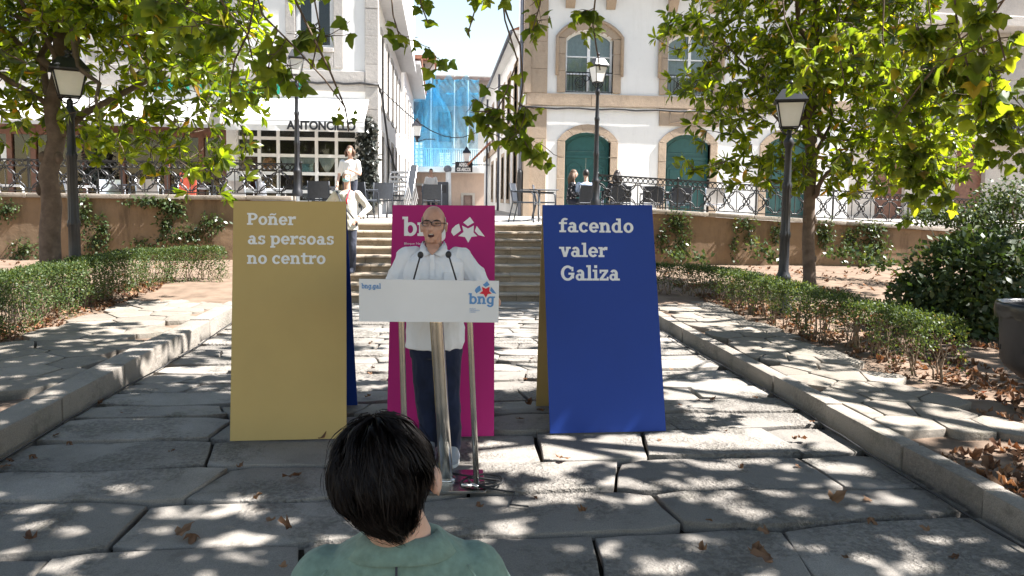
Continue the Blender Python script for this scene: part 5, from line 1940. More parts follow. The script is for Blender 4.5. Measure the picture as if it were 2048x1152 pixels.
def wall_lantern(label, px, py, Y, dx, size):
    c = PY(px, py, Y)
    root = empty('wall_lantern', tuple(c), label=label, cat='lantern', group='bracket lanterns in the alley')
    s = size
    b, t = .13 * s, .21 * s
    MB().lathe([(b, 0), (t, .34 * s)], 4, a0=R_(45)).build('glass', MAT['lamp_glass'], root)
    MB().lathe([(t * 1.25, .342 * s), (t * .5, .52 * s), (.03, .62 * s)], 4, a0=R_(45)).build('lantern_roof', MAT['lamp_iron'], root)
    MB().lathe([(.03, -.22 * s), (.06 * s, -.1 * s), (b, -.004)], 8).build('lantern_base', MAT['lamp_iron'], root)
    MB().tube([(0, 0, -.2 * s), (dx * .5, 0, -.1 * s), (dx, 0, -.1 * s)], .025, 6).build('bracket', MAT['iron'], root)


wall_lantern('old lantern on a bracket low in front of the blue netting', 834, 272, 33.0, PY(870, 272, 33).x - PY(834, 272, 33).x, 1.25)
wall_lantern('lantern on a bracket above the black bar sign', 933, 323, 42.0, PY(905, 318, 42).x - PY(933, 318, 42).x, 1.35)

# ------------------------------------------------------------------ slab serif lettering
def _r(x0, x1, y0, y1): return ('p', [(x0, y0), (x1, y0), (x1, y1), (x0, y1)])
def _a(cx, cy, rx_, ry_, a0, a1, tx=.145, ty=.115): return ('a', (cx, cy, rx_, ry_, a0, a1, tx, ty))
def _p(*pts): return ('p', list(pts))


GL = {
    ' ': (.24, []),
    '.': (.21, [_r(.03, .18, 0, .15)]),
    'n': (.60, [_r(.06, .21, 0, .53), _r(0, .27, 0, .1), _r(0, .14, .43, .53), _a(.31, .29, .20, .245, 0, 150), _r(.365, .51, 0, .30), _r(.31, .57, 0, .1)]),
    'o': (.55, [_a(.27, .265, .25, .275, 0, 360)]),
    'e': (.53, [_a(.26, .265, .245, .275, 0, 322), _r(.09, .505, .215, .31)]),
    'c': (.51, [_a(.27, .265, .25, .275, 42, 322), _r(.36, .46, .33, .50)]),
    'a': (.56, [_r(.30, .445, .0, .36), _a(.25, .34, .195, .20, 0, 155), _a(.21, .165, .19, .175, 0, 360, .13, .1), _r(.42, .55, 0, .1)]),
    's': (.47, [_a(.23, .385, .195, .155, 25, 262, .14, .105), _a(.23, .155, .20, .165, -158, 82, .14, .105), _r(.33, .41, .36, .52), _r(.04, .12, .01, .17)]),
    'r': (.46, [_r(.07, .215, 0, .53), _r(0, .30, 0, .1), _r(0, .15, .43, .53), _a(.37, .30, .20, .24, 62, 160, .14, .125), _r(.35, .455, .37, .535)]),
    'p': (.58, [_r(.06, .205, -.2, .53), _r(0, .28, -.2, -.1), _r(0, .14, .43, .53), _a(.30, .265, .25, .275, -150, 150)]),
    'b': (.57, [_r(.06, .205, 0, .75), _r(-.01, .13, .65, .75), _a(.30, .265, .25, .275, -150, 150)]),
    'd': (.60, [_r(.34, .485, 0, .75), _r(.25, .40, .65, .75), _r(.44, .57, 0, .1), _a(.27, .265, .25, .275, 30, 330)]),
    'g': (.58, [_a(.27, .265, .25, .275, 30, 330), _r(.34, .485, 0, .53), _r(.44, .57, .43, .53), _a(.255, -.005, .23, .205, -165, 2, .145, .11)]),
    't': (.43, [_r(.11, .255, .12, .68), _r(0, .40, .43, .53), _a(.29, .14, .18, .15, 180, 335, .145, .11)]),
    'f': (.41, [_r(.10, .245, 0, .56), _r(.02, .35, 0, .1), _r(0, .40, .43, .53), _a(.30, .55, .2, .205, 42, 180, .145, .11)]),
    'l': (.32, [_r(.08, .225, 0, .75), _r(0, .31, 0, .1), _r(0, .14, .65, .75)]),
    'i': (.32, [_r(.08, .225, 0, .53), _r(0, .31, 0, .1), _r(0, .14, .43, .53), _r(.08, .225, .61, .75)]),
    'v': (.56, [_p((.20, 0), (.34, 0), (.20, .53), (.05, .53)), _p((.215, 0), (.355, 0), (.52, .53), (.37, .53)), _r(-.02, .24, .43, .53), _r(.32, .57, .43, .53)]),
    'z': (.50, [_r(.03, .46, .43, .53), _r(.02, .48, 0, .1), _p((.02, .09), (.19, .09), (.46, .44), (.29, .44)), _r(.03, .12, .35, .48), _r(.39, .48, .05, .18)]),
    'P': (.62, [_r(.07, .23, 0, .72), _r(0, .33, 0, .1), _r(0, .2, .62, .72), _a(.32, .50, .27, .22, -90, 90, .16, .11), _r(.2, .33, .28, .39), _r(.2, .33, .61, .72)]),
    'G': (.74, [_a(.36, .36, .34, .375, 42, 330, .155, .12), _r(.40, .70, .28, .38), _r(.53, .675, .10, .38), _r(.55, .65, .45, .66)]),
}
GL['ñ'] = (.60, GL['n'][1] + [_p((.10, .57), (.22, .62), (.22, .71), (.10, .66)), _p((.22, .62), (.36, .58), (.36, .67), (.22, .71)), _p((.36, .58), (.46, .64), (.46, .73), (.36, .67))])


def glyph_prims(mb, prims, ox, oy, sx, sy, k0, M, th=.0012, mi=0):
    k = k0
    for kind, d in prims:
        h = th + .00012 * (k % 9)
        if kind == 'p':
            mb.prism([(ox + p[0] * sx, oy + p[1] * sy) for p in d], 0, h, 'Z', mi, M)
        else:
            cx, cy, ra, rb_, a0, a1, tx, ty = d
            n = max(6, int(abs(a1 - a0) / 14))
            for i in range(n):
                t0, t1 = R_(a0 + (a1 - a0) * i / n), R_(a0 + (a1 - a0) * (i + 1) / n)
                q = [(cx + ra * math.cos(t0), cy + rb_ * math.sin(t0)), (cx + ra * math.cos(t1), cy + rb_ * math.sin(t1)),
                     (cx + (ra - tx) * math.cos(t1), cy + (rb_ - ty) * math.sin(t1)), (cx + (ra - tx) * math.cos(t0), cy + (rb_ - ty) * math.sin(t0))]
                mb.prism([(ox + p[0] * sx, oy + p[1] * sy) for p in q], 0, h, 'Z', mi, M)
        k += 1
    return k


def slab_text(out, s, x0, x1, yb, em, M):
    """text from x0 to x1 (panel units), baseline yb; one mesh per letter"""
    tot = sum(GL[c][0] for c in s)
    sx = (x1 - x0) / tot
    x = x0; k = 0
    for c in s:
        if GL[c][1]:
            mb = MB()
            k = glyph_prims(mb, GL[c][1], x, yb, sx, em, k, M)
            out.append(mb)
        x += GL[c][0] * sx


def letters(lst, mat, root, of_part=False):
    for mb in lst:
        if of_part: sub('letter', mb, mat, root)
        else: part('letter', mb, mat, root)


def star_logo(cx, cy, u):
    """emblem: five-pointed star point down with three sails above; returns (star polys, sail polys) in panel units; u = unit of the drawn grid"""
    star = []
    outer = [(900, 233), (1005, 231), (1036, 326), (955, 384), (865, 326)]
    cen = (953, 298)
    inn = [(952, 262), (985, 288), (978, 325), (930, 325), (922, 285)]
    # outer: UL, UR, R, bottom, L ; inner between them
    ordr = []
    seq_i = [(953, 258), (1002, 292), (984, 332), (926, 334), (913, 290)]
    f = lambda p: (cx + (p[0] - 953) * u, cy - (p[1] - 298) * u)
    for k in range(5):
        star.append([f(cen), f(seq_i[k - 1]), f(outer[k]), f(seq_i[k])])
    sails = [[f(p) for p in ((910, 206), (951, 237), (1006, 205), (970, 155))],
             [f(p) for p in ((826, 326), (890, 278), (873, 216), (842, 231), (812, 262), (803, 292))],
             [f(p) for p in ((1030, 235), (1012, 280), (1046, 316), (1103, 329))]]
    return star, sails


def poly_face(mb, pl, th, M):
    a = sum(p[0] * q[1] - q[0] * p[1] for p, q in zip(pl, pl[1:] + pl[:1]))
    if a < 0: pl = pl[::-1]
    mb.prism(pl, 0, th, 'Z', 0, M)


class Panel:
    """flat board given by its bottom corners on the ground and its lean; maps picture points to the board"""
    def __init__(s, bl, br, tl, tr):
        s.o = Vector(bl)
        s.u = (Vector(br) - Vector(bl)); s.w = s.u.length; s.u.normalize()
        v = ((Vector(tl) + Vector(tr)) / 2 - (Vector(bl) + Vector(br)) / 2)
        s.n = s.u.cross(v).normalized()
        s.v = s.n.cross(s.u).normalized()
        s.c = [Vector(bl), Vector(br), Vector(tr), Vector(tl)]
        s.M = Matrix(((s.u.x, s.v.x, s.n.x, s.o.x), (s.u.y, s.v.y, s.n.y, s.o.y), (s.u.z, s.v.z, s.n.z, s.o.z), (0, 0, 0, 1)))

    def uv(s, x, y):
        d = ray(x, y)
        t = (s.o - CAMLOC).dot(s.n) / d.dot(s.n)
        p = CAMLOC + d * t - s.o
        return p.dot(s.u), p.dot(s.v)

    def board(s, th):
        Mi = s.M.inverted()
        q = [Mi @ c for c in s.c]
        mb = MB()
        mb.prism([(p.x, p.y) for p in q], -th, 0, 'Z', 0, s.M)
        return mb

    def text(s, mb, body, x0, x1, yb, em_px, lift=.0006):
        a = s.uv(x0, yb); b = s.uv(x1, yb); c = s.uv(x0, yb - em_px)
        slab_text(mb, body, a[0], b[0], (a[1] + b[1]) / 2, c[1] - a[1], s.M @ Matrix.Translation((0, 0, lift)))


def M_board(name, c):
    m, nt, b = nodes_of(name)
    p = pos_out(nt)
    f = noise(nt, p, 1.8, 4)
    nt.links.new(mixc(nt, ramp(nt, f, .3, .7), tuple(x * .95 for x in c), tuple(x * 1.04 for x in c)), b.inputs['Base Color'])
    b.inputs['Roughness'].default_value = .55
    b.inputs['Specular IOR Level'].default_value = .3
    bump(nt, b, noise(nt, p, 260, 2), .06, .002)
    return m


MAT['b_yellow'] = M_board('yellow_board', (0.50, 0.365, 0.14))
MAT['b_blue'] = M_board('blue_board', (0.011, 0.048, 0.29))
MAT['b_pink'] = M_board('magenta_board', (0.40, 0.008, 0.16))
MAT['b_white'] = M_board('white_board', (0.77, 0.775, 0.79))
MAT['t_white'] = M_plain('white_vinyl', (0.80, 0.82, 0.84), .5, var=.02)
MAT['t_blue'] = M_plain('light_blue_vinyl', (0.10, 0.27, 0.56), .5, var=.03)
MAT['t_red'] = M_plain('red_vinyl', (0.62, 0.01, 0.035), .5, var=.03)
MAT['foam_edge'] = M_plain('foam_edge', (0.70, 0.70, 0.70), .8, var=.05)


def a_frame(label, bl, br, tl, tr, lean, back_px, mat, back_mat, back_side):
    BL, BR = G(bl[0], bl[1], .012), G(br[0], br[1], .012)
    yt = (BL.y + BR.y) / 2 + lean
    TL, TR = PY(tl[0], tl[1], yt - (BR.y - BL.y) / 2), PY(tr[0], tr[1], yt + (BR.y - BL.y) / 2)
    P = Panel(BL, BR, TL, TR)
    root = empty('a_frame_board', tuple((BL + BR) / 2 + Vector((0, lean, 0))), label=label, cat='signboard', group='printed A-frame boards round the lectern')
    o = part('front_panel', P.board(.010), mat, root)
    B = G(back_px[0], back_px[1], .012)
    e = (TR - TL).normalized()
    off = -P.n * .0125
    T0, T1 = TL + off, TR + off
    if back_side == 'right': B0, B1 = B - (BR - BL), B
    else: B0, B1 = B, B + (BR - BL)
    Q = Panel(B1, B0, T1, T0)
    part('back_panel', Q.board(.010), back_mat, root)
    # hinge tape along the top edge
    return root, P


yb, PYel = a_frame('tall yellow A-frame board reading Poñer as persoas no centro', (460, 882), (693, 877), (467, 402), (692, 403), .20, (715, 809), MAT['b_yellow'], MAT['b_blue'], 'right')
mb = []
PYel.text(mb, 'Poñer', 494, 592, 450, 33)
PYel.text(mb, 'as persoas', 495, 669, 489, 33)
PYel.text(mb, 'no centro', 494, 652, 528, 33)
letters(mb, MAT['t_white'], yb)
bb, PBlu = a_frame('tall blue A-frame board reading facendo valer Galiza', (1100, 867), (1332, 862), (1085, 410), (1304, 410), .26, (1072, 811), MAT['b_blue'], MAT['b_yellow'], 'left')
mb = []
PBlu.text(mb, 'facendo', 1118, 1268, 465, 38)
PBlu.text(mb, 'valer', 1119, 1215, 514, 38)
PBlu.text(mb, 'Galiza', 1121, 1240, 561, 41)
letters(mb, MAT['t_white'], bb)
pb, PPin = a_frame('magenta A-frame board with white bng emblem behind the speaker', (773, 876), (988, 872), (785, 410), (990, 411), .18, (980, 812), MAT['b_pink'], MAT['b_pink'], 'right')
mb = []
PPin.text(mb, 'bng', 805, 896, 472, 51)
letters(mb, MAT['t_white'], pb)
a = PPin.uv(936, 466); k = PPin.uv(937, 466)[0] - a[0]
st_, sl_ = star_logo(a[0], a[1], k / 4.43)
Mz = PPin.M @ Matrix.Translation((0, 0, .0008))
mb = MB()
for pl in st_: poly_face(mb, pl, .0012, Mz)
part('star', mb, MAT['t_white'], pb)
for pl in sl_:
    mb = MB(); poly_face(mb, pl, .0012, Mz); part('emblem_sail', mb, MAT['t_white'], pb)


def panel_text(body, P, x0, x1, yb, em_px, mat, parent):
    cu = bpy.data.curves.new('small_print', 'FONT'); cu.body = body; cu.size = 1
    tmp = bpy.data.objects.new('small_print', cu); col.objects.link(tmp)
    me = bpy.data.meshes.new_from_object(tmp.evaluated_get(bpy.context.evaluated_depsgraph_get()))
    bpy.data.objects.remove(tmp)
    xs = [v.co.x for v in me.vertices]
    a = P.uv(x0, yb); b = P.uv(x1, yb); c = P.uv(x0, yb - em_px)
    me.transform(P.M @ Matrix.Translation((a[0], a[1], .0015)) @ Matrix.Diagonal(((b[0] - a[0]) / (max(xs) - min(xs)), c[1] - a[1], 1, 1)))
    me.materials.append(mat)
    return inst('small_print', me, parent, M=Matrix.Translation(-Vector(parent.location)))


panel_text('Bloque Nacionalista Galego', PPin, 808, 892, 489, 6, MAT['t_white'], pb)

# ------------------------------------------------------------------ lectern
YLEC = 4.50
lec_base = G(905, 962, .02)
lect = empty('lectern', (lec_base.x, lec_base.y, 0), label='steel lectern with white bng panel and two gooseneck microphones', cat='lectern')
yp = lec_base.y - .10
bl, br, tl, tr = PY(718, 643, yp), PY(997, 645, yp), PY(718, 558, yp), PY(998, 562, yp)
PLec = Panel(bl, br, tl, tr)
fp = part('front_panel', PLec.board(.012), MAT['b_white'], lect)
mb = []; PLec.text(mb, 'bng.gal', 723, 762, 577, 14); PLec.text(mb, 'bng', 937, 990, 608, 29)
letters(mb, MAT['t_blue'], fp, True)
a = PLec.uv(970, 583); k = PLec.uv(971, 583)[0] - a[0]
st_, sl_ = star_logo(a[0] + .004, a[1], k / 6.9)
Mz = PLec.M @ Matrix.Translation((0, 0, .0008))
for pl in sl_:
    mb = MB(); poly_face(mb, pl, .0012, Mz); sub('emblem_sail', mb, MAT['t_blue'], fp)
mb = MB()
for pl in st_: poly_face(mb, pl, .0022, Mz)
sub('red_star', mb, MAT['t_red'], fp)
for i, s in enumerate(('BLOQUE', 'NACIONALISTA', 'GALEGO')):
    o = panel_text(s, PLec, 939, 939 + (12, 20, 12)[i], 618.5 + i * 3.2, 3.2, MAT['t_blue'], lect)
# reading shelf behind the panel
part('shelf', MB().cbox(bl.x + .03, br.x - .03, yp + .014, yp + .40, tl.z - .09, tl.z - .07, .004), MAT['b_white'], lect)
# poles
def pole(x0, y0, x1, y1, Yt, Yb, r, name):
    t = PY(x0, y0, Yt); b = PY(x1, y1, Yb)
    part(name, MB().tube([Vector((t.x, Yt, bl.z + .12)), t, b.lerp(t, .5), Vector((b.x, b.y, .03))], r, 18), MAT['steel'], lect, True)


pole(873, 645, 893, 957, lec_base.y, lec_base.y, .041, 'column')
pole(803, 645, 812, 968, lec_base.y - .06, lec_base.y - .07, .0175, 'side_tube')
pole(940, 645, 953, 972, lec_base.y - .06, lec_base.y - .07, .0175, 'side_tube')
b0 = G(800, 985, .02); b1 = G(966, 985, .02)
part('base_plate', MB().cbox(b0.x, b1.x + .02, b1.y, lec_base.y + .16, .012, .03, .003), MAT['steel'], lect)
part('weld_collar', MB().lathe([(.056, .03), (.056, .04), (.044, .046)], 20, (PY(893, 957, lec_base.y).x, lec_base.y, 0)), MAT['steel'], lect, True)
for (hx, hy, bx, by) in ((841, 510, 827, 560), (897, 509, 913, 562)):
    ym = yp + .10
    h = PY(hx, hy, ym); b_ = PY(bx, by, ym + .06); b_.z = tl.z - .07
    top = PY(bx, by, ym + .06)
    mic = empty('gooseneck_microphone', tuple(b_), label='black gooseneck microphone on the lectern by the speaker\'s %s' % ('right hand' if hx < 868 else 'left hand'), cat='microphone', group='microphones on the lectern')
    part('gooseneck', MB().tube([b_, top, top.lerp(h, .5) + Vector((0, .012, 0)), h], [.006, .0055, .005, .005], 8), MAT['cable'], mic, True)
    part('windscreen', MB().ell(h, (.018, .018, .021), 14, 9), MAT['cable'], mic, True)
    part('mount', MB().lathe([(.022, 0), (.022, .012), (.01, .025)], 12, tuple(b_)), MAT['cable'], mic, True)

# cable coil with connectors at the base
c0 = G(958, 962, .04)
pts = []
for i in range(64):
    t = i / 63
    a = t * 2 * math.pi * 2.6
    r = .085 + .02 * math.sin(t * 9)
    pts.append((c0.x + .02 + r * math.cos(a) * 1.25, c0.y - .02 + r * math.sin(a) * .8, .036 + .012 * math.sin(a * 1.5) + .012))
pts = [(PY(893, 950, lec_base.y).x, lec_base.y + .03, .06)] + pts + [(c0.x + .20, c0.y - .16, .03), (c0.x + .16, c0.y - .30, .018), (c0.x + .26, c0.y - .33, .016)]
coil = empty('cable_coil', (c0.x, c0.y, .03), label='coiled black audio cable with plugs on the lectern base plate', cat='cable')
part('cable', MB().tube(pts, .0055, 6), MAT['cable'], coil, True)
for dx, a in ((-.03, .4), (.015, .9)):
    Mx = Matrix.Translation((c0.x + dx - .05, c0.y - .10, .055)) @ Matrix.Rotation(R_(90), 4, 'Y') @ Matrix.Rotation(a, 4, 'X')
    part('plug', MB().lathe([(.008, -.03), (.011, -.02), (.011, .01), (.009, .012), (.009, .035)], 10, M=Mx), MAT['steel'], coil, True)

# cables lying along the kerbs
random.seed(91)
for sd, lab in ((XL + .045, 'black cable lying along the foot of the left kerb'), (XR - .06, 'black cable lying along the foot of the right kerb')):
    pts = []
    y = 2.2
    while y < 11.6:
        pts.append((sd + (.05 if sd < 0 else -.05) * (1 + math.sin(y * 1.3 + sd)) * .7 + random.uniform(-.008, .008), y, .022 + random.uniform(0, .006))); y += .22
    tag(MB().tube(pts, .007, 6).build('ground_cable', MAT['cable'], smooth=True), lab, 'cable', 'cables along the kerbs')

# ------------------------------------------------------------------ litter bin
bp = G(2062, 812, .10)
binr = empty('litter_bin', (bp.x, bp.y, .1), label='grey litter bin on a post with black bag and white scrawl at right edge', cat='litter bin')
MAT['bin'] = M_plain('bin_grey', (0.03, 0.029, 0.033), .6, var=.25, scale=6, bmp=.15)
MAT['bag'] = M_plain('bin_bag', (0.012, 0.013, 0.015), .28, var=.2, scale=15, bmp=.5, bscale=30)
zt_, zb_ = PY(2040, 612, bp.y).z - .1, PY(2040, 722, bp.y).z - .1
rb_ = .265
MB().lathe([(.10, zb_ - .14), (.20, zb_ - .06), (rb_ * .90, zb_), (rb_, zt_ - .05), (rb_ + .012, zt_ - .04), (rb_ + .012, zt_), (rb_ - .02, zt_), (rb_ - .03, zb_ + .1)], 32).build('drum', MAT['bin'], binr, smooth=True, auto=40)
MB().tube([(0, 0, -.1), (0, 0, zb_ - .12)], .045, 12).build('post', MAT['bin'], binr, smooth=True)
random.seed(12)
bag = MB(); n = 48
for j, (r, z) in enumerate(((rb_ - .01, zt_ - .05), (rb_ - .005, zt_ + .02), (rb_ + .016, zt_ + .028), (rb_ + .026, zt_ + .0), (rb_ + .028, zt_ - .05), (rb_ + .022, zt_ - .085))):
    for i in range(n):
        a = 2 * math.pi * i / n
        w_ = random.uniform(-.008, .008) * (j > 1); zz_ = (random.uniform(-.03, .015) if j == 5 else random.uniform(-.006, .006))
        bag.v.append(((r + w_) * math.cos(a), (r + w_) * math.sin(a), z + zz_))
for j in range(5):
    for i in range(n):
        q = (i + 1) % n
        bag.f.append((j * n + i, j * n + q, (j + 1) * n + q, (j + 1) * n + i)); bag.m.append(0)
bag.build('bin_bag', MAT['bag'], binr, smooth=True)


def on_drum(a_deg, z, lift=.003):
    t = (z - zb_) / (zt_ - .05 - zb_)
    r = rb_ * (.90 + .10 * t) + lift
    a = R_(a_deg)
    return (r * math.cos(a), r * math.sin(a), z)


zc_ = zb_ + (zt_ - zb_) * .62
MAT['scrawl'] = M_plain('paint_marker', (0.45, 0.45, 0.46), .6, var=.1)
scr = [[(-128, .02), (-124, -.01), (-120, .02), (-118, .03), (-121, .0), (-118, -.03), (-117, -.09)], [(-117, -.04), (-113, .03), (-109, .0), (-106, .025), (-103, -.02), (-99, .03), (-97, -.01)],
       [(-108, -.05), (-100, -.045), (-92, -.03)], [(-95, .03), (-90, .02), (-86, .03), (-92, -.02), (-84, -.03)], [(-78, .0), (-74, -.03), (-69, .0)]]
mb = MB()
for s in scr: mb.tube([on_drum(a, zc_ + d) for a, d in s], .0028, 4)
mb.build('graffiti', MAT['scrawl'], binr)
mb = MB()
for a in range(-150, 160, 14):
    p = Vector(on_drum(a, zb_ + .10, .002)); t = R_(a)
    mb.box(-.006, .006, -.004, .004, -.02, .02, M=Matrix.Translation(p) @ Matrix.Rotation(t + R_(90), 4, 'Z'))
mb.build('drain_slots', MAT['ink'], binr)['kind'] = 'stuff'


# ------------------------------------------------------------------ terrace furniture
def make_chair(dark=True, frame=None):
    root = empty('terrace_chair')
    sm = MAT['chair_dark'] if dark else MAT['alu']; lm = frame or (MAT['chair_dark'] if dark else MAT['alu'])
    MB().cbox(-.23, .23, -.22, .23, .42, .455, .012).build('seat', sm, root)
    bk = MB()
    n = 8
    for i in range(n + 1):
        t = i / n
        x = -.23 + .46 * t
        yy = .25 - .03 * math.sin(math.pi * t) * -1
        bk.v += [(x, .24 + .02 * math.sin(math.pi * t), .47), (x, .31 + .02 * math.sin(math.pi * t), .86), (x, .325 + .02 * math.sin(math.pi * t), .86), (x, .255 + .02 * math.sin(math.pi * t), .47)]
    for i in range(n):
        for k in range(4):
            a = i * 4 + k; b = i * 4 + (k + 1) % 4
            bk.f.append((a, b, b + 4, a + 4)); bk.m.append(0)
    bk.f += [(0, 3, 2, 1), tuple(n * 4 + k for k in range(4))]; bk.m += [0, 0]
    bk.build('backrest', sm, root)
    for sx in (-1, 1):
        MB().tube([(sx * .25, -.24, 0), (sx * .25, -.23, .45), (sx * .25, -.22, .62), (sx * .25, -.17, .66), (sx * .25, .2, .67), (sx * .24, .28, .69)], .0145, 8).build('front_leg', lm, root, smooth=True)
        MB().tube([(sx * .23, .34, 0), (sx * .235, .24, .45), (sx * .24, .32, .86)], .0145, 8).build('rear_leg', lm, root, smooth=True)
        MB().cbox(sx * .25 - .025, sx * .25 + .025, -.2, .2, .675, .695, .006).build('armrest', lm, root)
    MB().tube([(-.25, -.23, .40), (.25, -.23, .40)], .011, 6).build('stretcher', lm, root, smooth=True)
    return root


def place(proto, used, loc, rz, label, cat, group):
    o = proto if not used[0] else copy_tree(proto)
    used[0] = True
    o.location = loc; o.rotation_euler = (0, 0, rz)
    return tag(o, label, cat, group)


pd_, ud = make_chair(True), [False]
ps_, us = make_chair(False), [False]
pk_, uk = make_chair(True, MAT['alu']), [False]
CH = 'terrace chairs'
for (px, Y, rz_, lab) in ((1052, 16.4, R_(70), 'slate grey armchair at the top of the steps by the alley corner'),
                          (1092, 17.9, R_(80), 'dark armchair seen side-on just left of the seated woman in floral top'),
                          (1172, 17.7, R_(185), 'dark armchair holding the person in the pale blue shirt'),
                          (1237, 17.8, R_(178), 'dark armchair holding the dark-haired woman behind the railing'),
                          (1303, 17.7, R_(172), 'empty dark armchair behind the railing right of the seated group'),
                          (1362, 18.4, R_(165), 'empty dark armchair behind the railing in front of the second teal door'),
                          (642, 17.6, R_(178), 'dark armchair tucked under the table left of the steps'),
                          (728, 17.9, R_(150), 'dark armchair at the head of the steps beside the man in the beige coat'),
                          (760, 18.4, R_(200), 'dark armchair against the restaurant corner'),
                          (864, 19.5, R_(180), 'dark chair seen above the magenta board in the alley mouth')):
    x = PY(px, 400, Y).x
    place(pd_, ud, (x, Y, TERR), rz_, lab, 'chair', CH)
x = PY(798, 400, 19.2).x
for k in range(5):
    place(pk_, uk, (x + .02 * k, 19.2, TERR + .12 * k), R_(250), ('lowest of', 'second from bottom in', 'middle of', 'second from top in', 'topmost of')[k] + ' the stack of silver chairs by the alley corner', 'chair', 'stacked silver chairs')
for (px, Y, rz_, lab) in ((165, 18.6, 2.4, 'silver chair on the terrace right of the left street lamp'), (225, 18.9, .5, 'silver chair behind the railing left of centre of the magnolia'), (300, 18.4, 3.3, 'silver chair behind the railing under the magnolia branches'),
                          (390, 18.8, 1.0, 'silver chair behind the railing right of the red menu stand'), (480, 18.6, 3.0, 'silver chair behind the railing under the poster window'), (545, 18.7, 2.2, 'silver chair behind the railing next to the slim lamp'),
                          (25, 18.7, 2.0, 'silver chair at the far left end of the railing'), (1430, 18.5, 2.8, 'silver chair behind the right railing beyond the empty dark ones')):
    x = PY(px, 400, Y).x
    place(ps_, us, (x, Y, TERR), rz_, lab, 'chair', 'silver terrace chairs')


def make_table():
    root = empty('terrace_table')
    MB().cbox(-.36, .36, -.36, .36, .72, .745, .008).build('table_top', MAT['chair_dark'], root)
    MB().tube([(0, 0, .03), (0, 0, .72)], .03, 10).build('column', MAT['alu'], root, smooth=True)
    for a in range(4):
        t = a * math.pi / 2 + .785
        MB().tube([(0, 0, .06), (.32 * math.cos(t), .32 * math.sin(t), .015)], .018, 6).build('foot', MAT['alu'], root, smooth=True)
    return root


pt_, ut = make_table(), [False]
for (px, Y, lab) in ((642, 18.25, 'dark-edged table left of the steps with a chair tucked under'), (1205, 18.3, 'table the three seated people share behind the railing'), (260, 19.3, 'terrace table under the magnolia behind the left railing'),
                     (430, 19.3, 'terrace table below the poster window behind the railing'), (1335, 18.6, 'terrace table between the two empty dark chairs'), (1078, 17.3, 'small table beside the armchair at the top of the steps')):
    x = PY(px, 400, Y).x
    place(pt_, ut, (x, Y, TERR), .2, lab, 'table', 'terrace tables')

# speaker-on-stand shape in the alley mouth: dark panel with a round-headed post
bx = PY(890, 400, 24.0)
bol = empty('street_bollard', (bx.x, 24.0, TERR), label='tall pale post with a round dark head in the alley mouth', cat='post')
pt = PY(898, 338, 24.0)
MB().tube([(.13, 0, 0), (.10, 0, pt.z - TERR - .08)], .085, 12).build('shaft', MAT['white_paint'], bol, smooth=True)
MB().ell((.08, 0, pt.z - TERR), (.13, .13, .12), 14, 9).build('head', MAT['lead'], bol, smooth=True)
bs = empty('parking_meter', (PY(886, 400, 23.8).x, 23.8, TERR), label='dark grey upright box beside the pale post in the alley mouth', cat='box')
pzt = PY(886, 364, 23.8).z - TERR
MB().cbox(-.17, .17, -.12, .12, .0, pzt, .02).build('housing', MAT['chair_dark'], bs)
MB().cbox(-.10, .10, -.128, -.121, pzt - .35, pzt - .1, .002).build('screen', MAT['ink'], bs)

# red menu stand glimpsed behind the left railing
ms = PY(372, 400, 18.2)
mst = empty('menu_stand', (ms.x, 18.2, TERR), label='orange-red menu stand behind the left railing under the magnolia', cat='menu stand')
MAT['menu_red'] = M_plain('menu_red', (0.35, 0.06, 0.03), .5, var=.3, scale=12)
MB().cbox(-.20, .20, -.02, .02, .45, 1.05, .01, M=Matrix.Rotation(-.2, 4, 'X')).build('menu_panel', MAT['menu_red'], mst)
MB().tube([(0, .05, 0), (0, .0, .5)], .02, 8).build('post', MAT['iron'], mst, smooth=True)
MB().lathe([(.16, 0), (.16, .02), (.03, .04)], 16).build('base', MAT['iron'], mst, smooth=True)
# ================================================================== PEOPLE
def loft(mb, rings, n=20, M=None, power=2.0):
    """rings: (cx,cy,cz,hx,hy)"""
    vs = []; fs = []
    for (cx, cy, cz, hx, hy) in rings:
        for q in range(n):
            a = 2 * math.pi * q / n
            c, s = math.cos(a), math.sin(a)
            e = 2.0 / power
            vs.append((cx + hx * math.copysign(abs(c) ** e, c), cy + hy * math.copysign(abs(s) ** e, s), cz))
    k = len(rings)
    for i in range(k - 1):
        for q in range(n):
            t = (q + 1) % n
            fs.append((i * n + q, i * n + t, (i + 1) * n + t, (i + 1) * n + q))
    fs.append(tuple(range(n - 1, -1, -1))); fs.append(tuple((k - 1) * n + q for q in range(n)))
    if rings[0][2] > rings[-1][2]: fs = [f[::-1] for f in fs]
    return mb.add(vs, fs, 0, M)


def limb(mb, pts, rad, n=12):
    """tapered limb with round joints"""
    pts = [Vector(p) for p in pts]
    mb.tube(pts, rad, n)
    for p, r in zip(pts, rad):
        mb.ell(p, (r * .99,) * 3, 10, 8)
    return mb


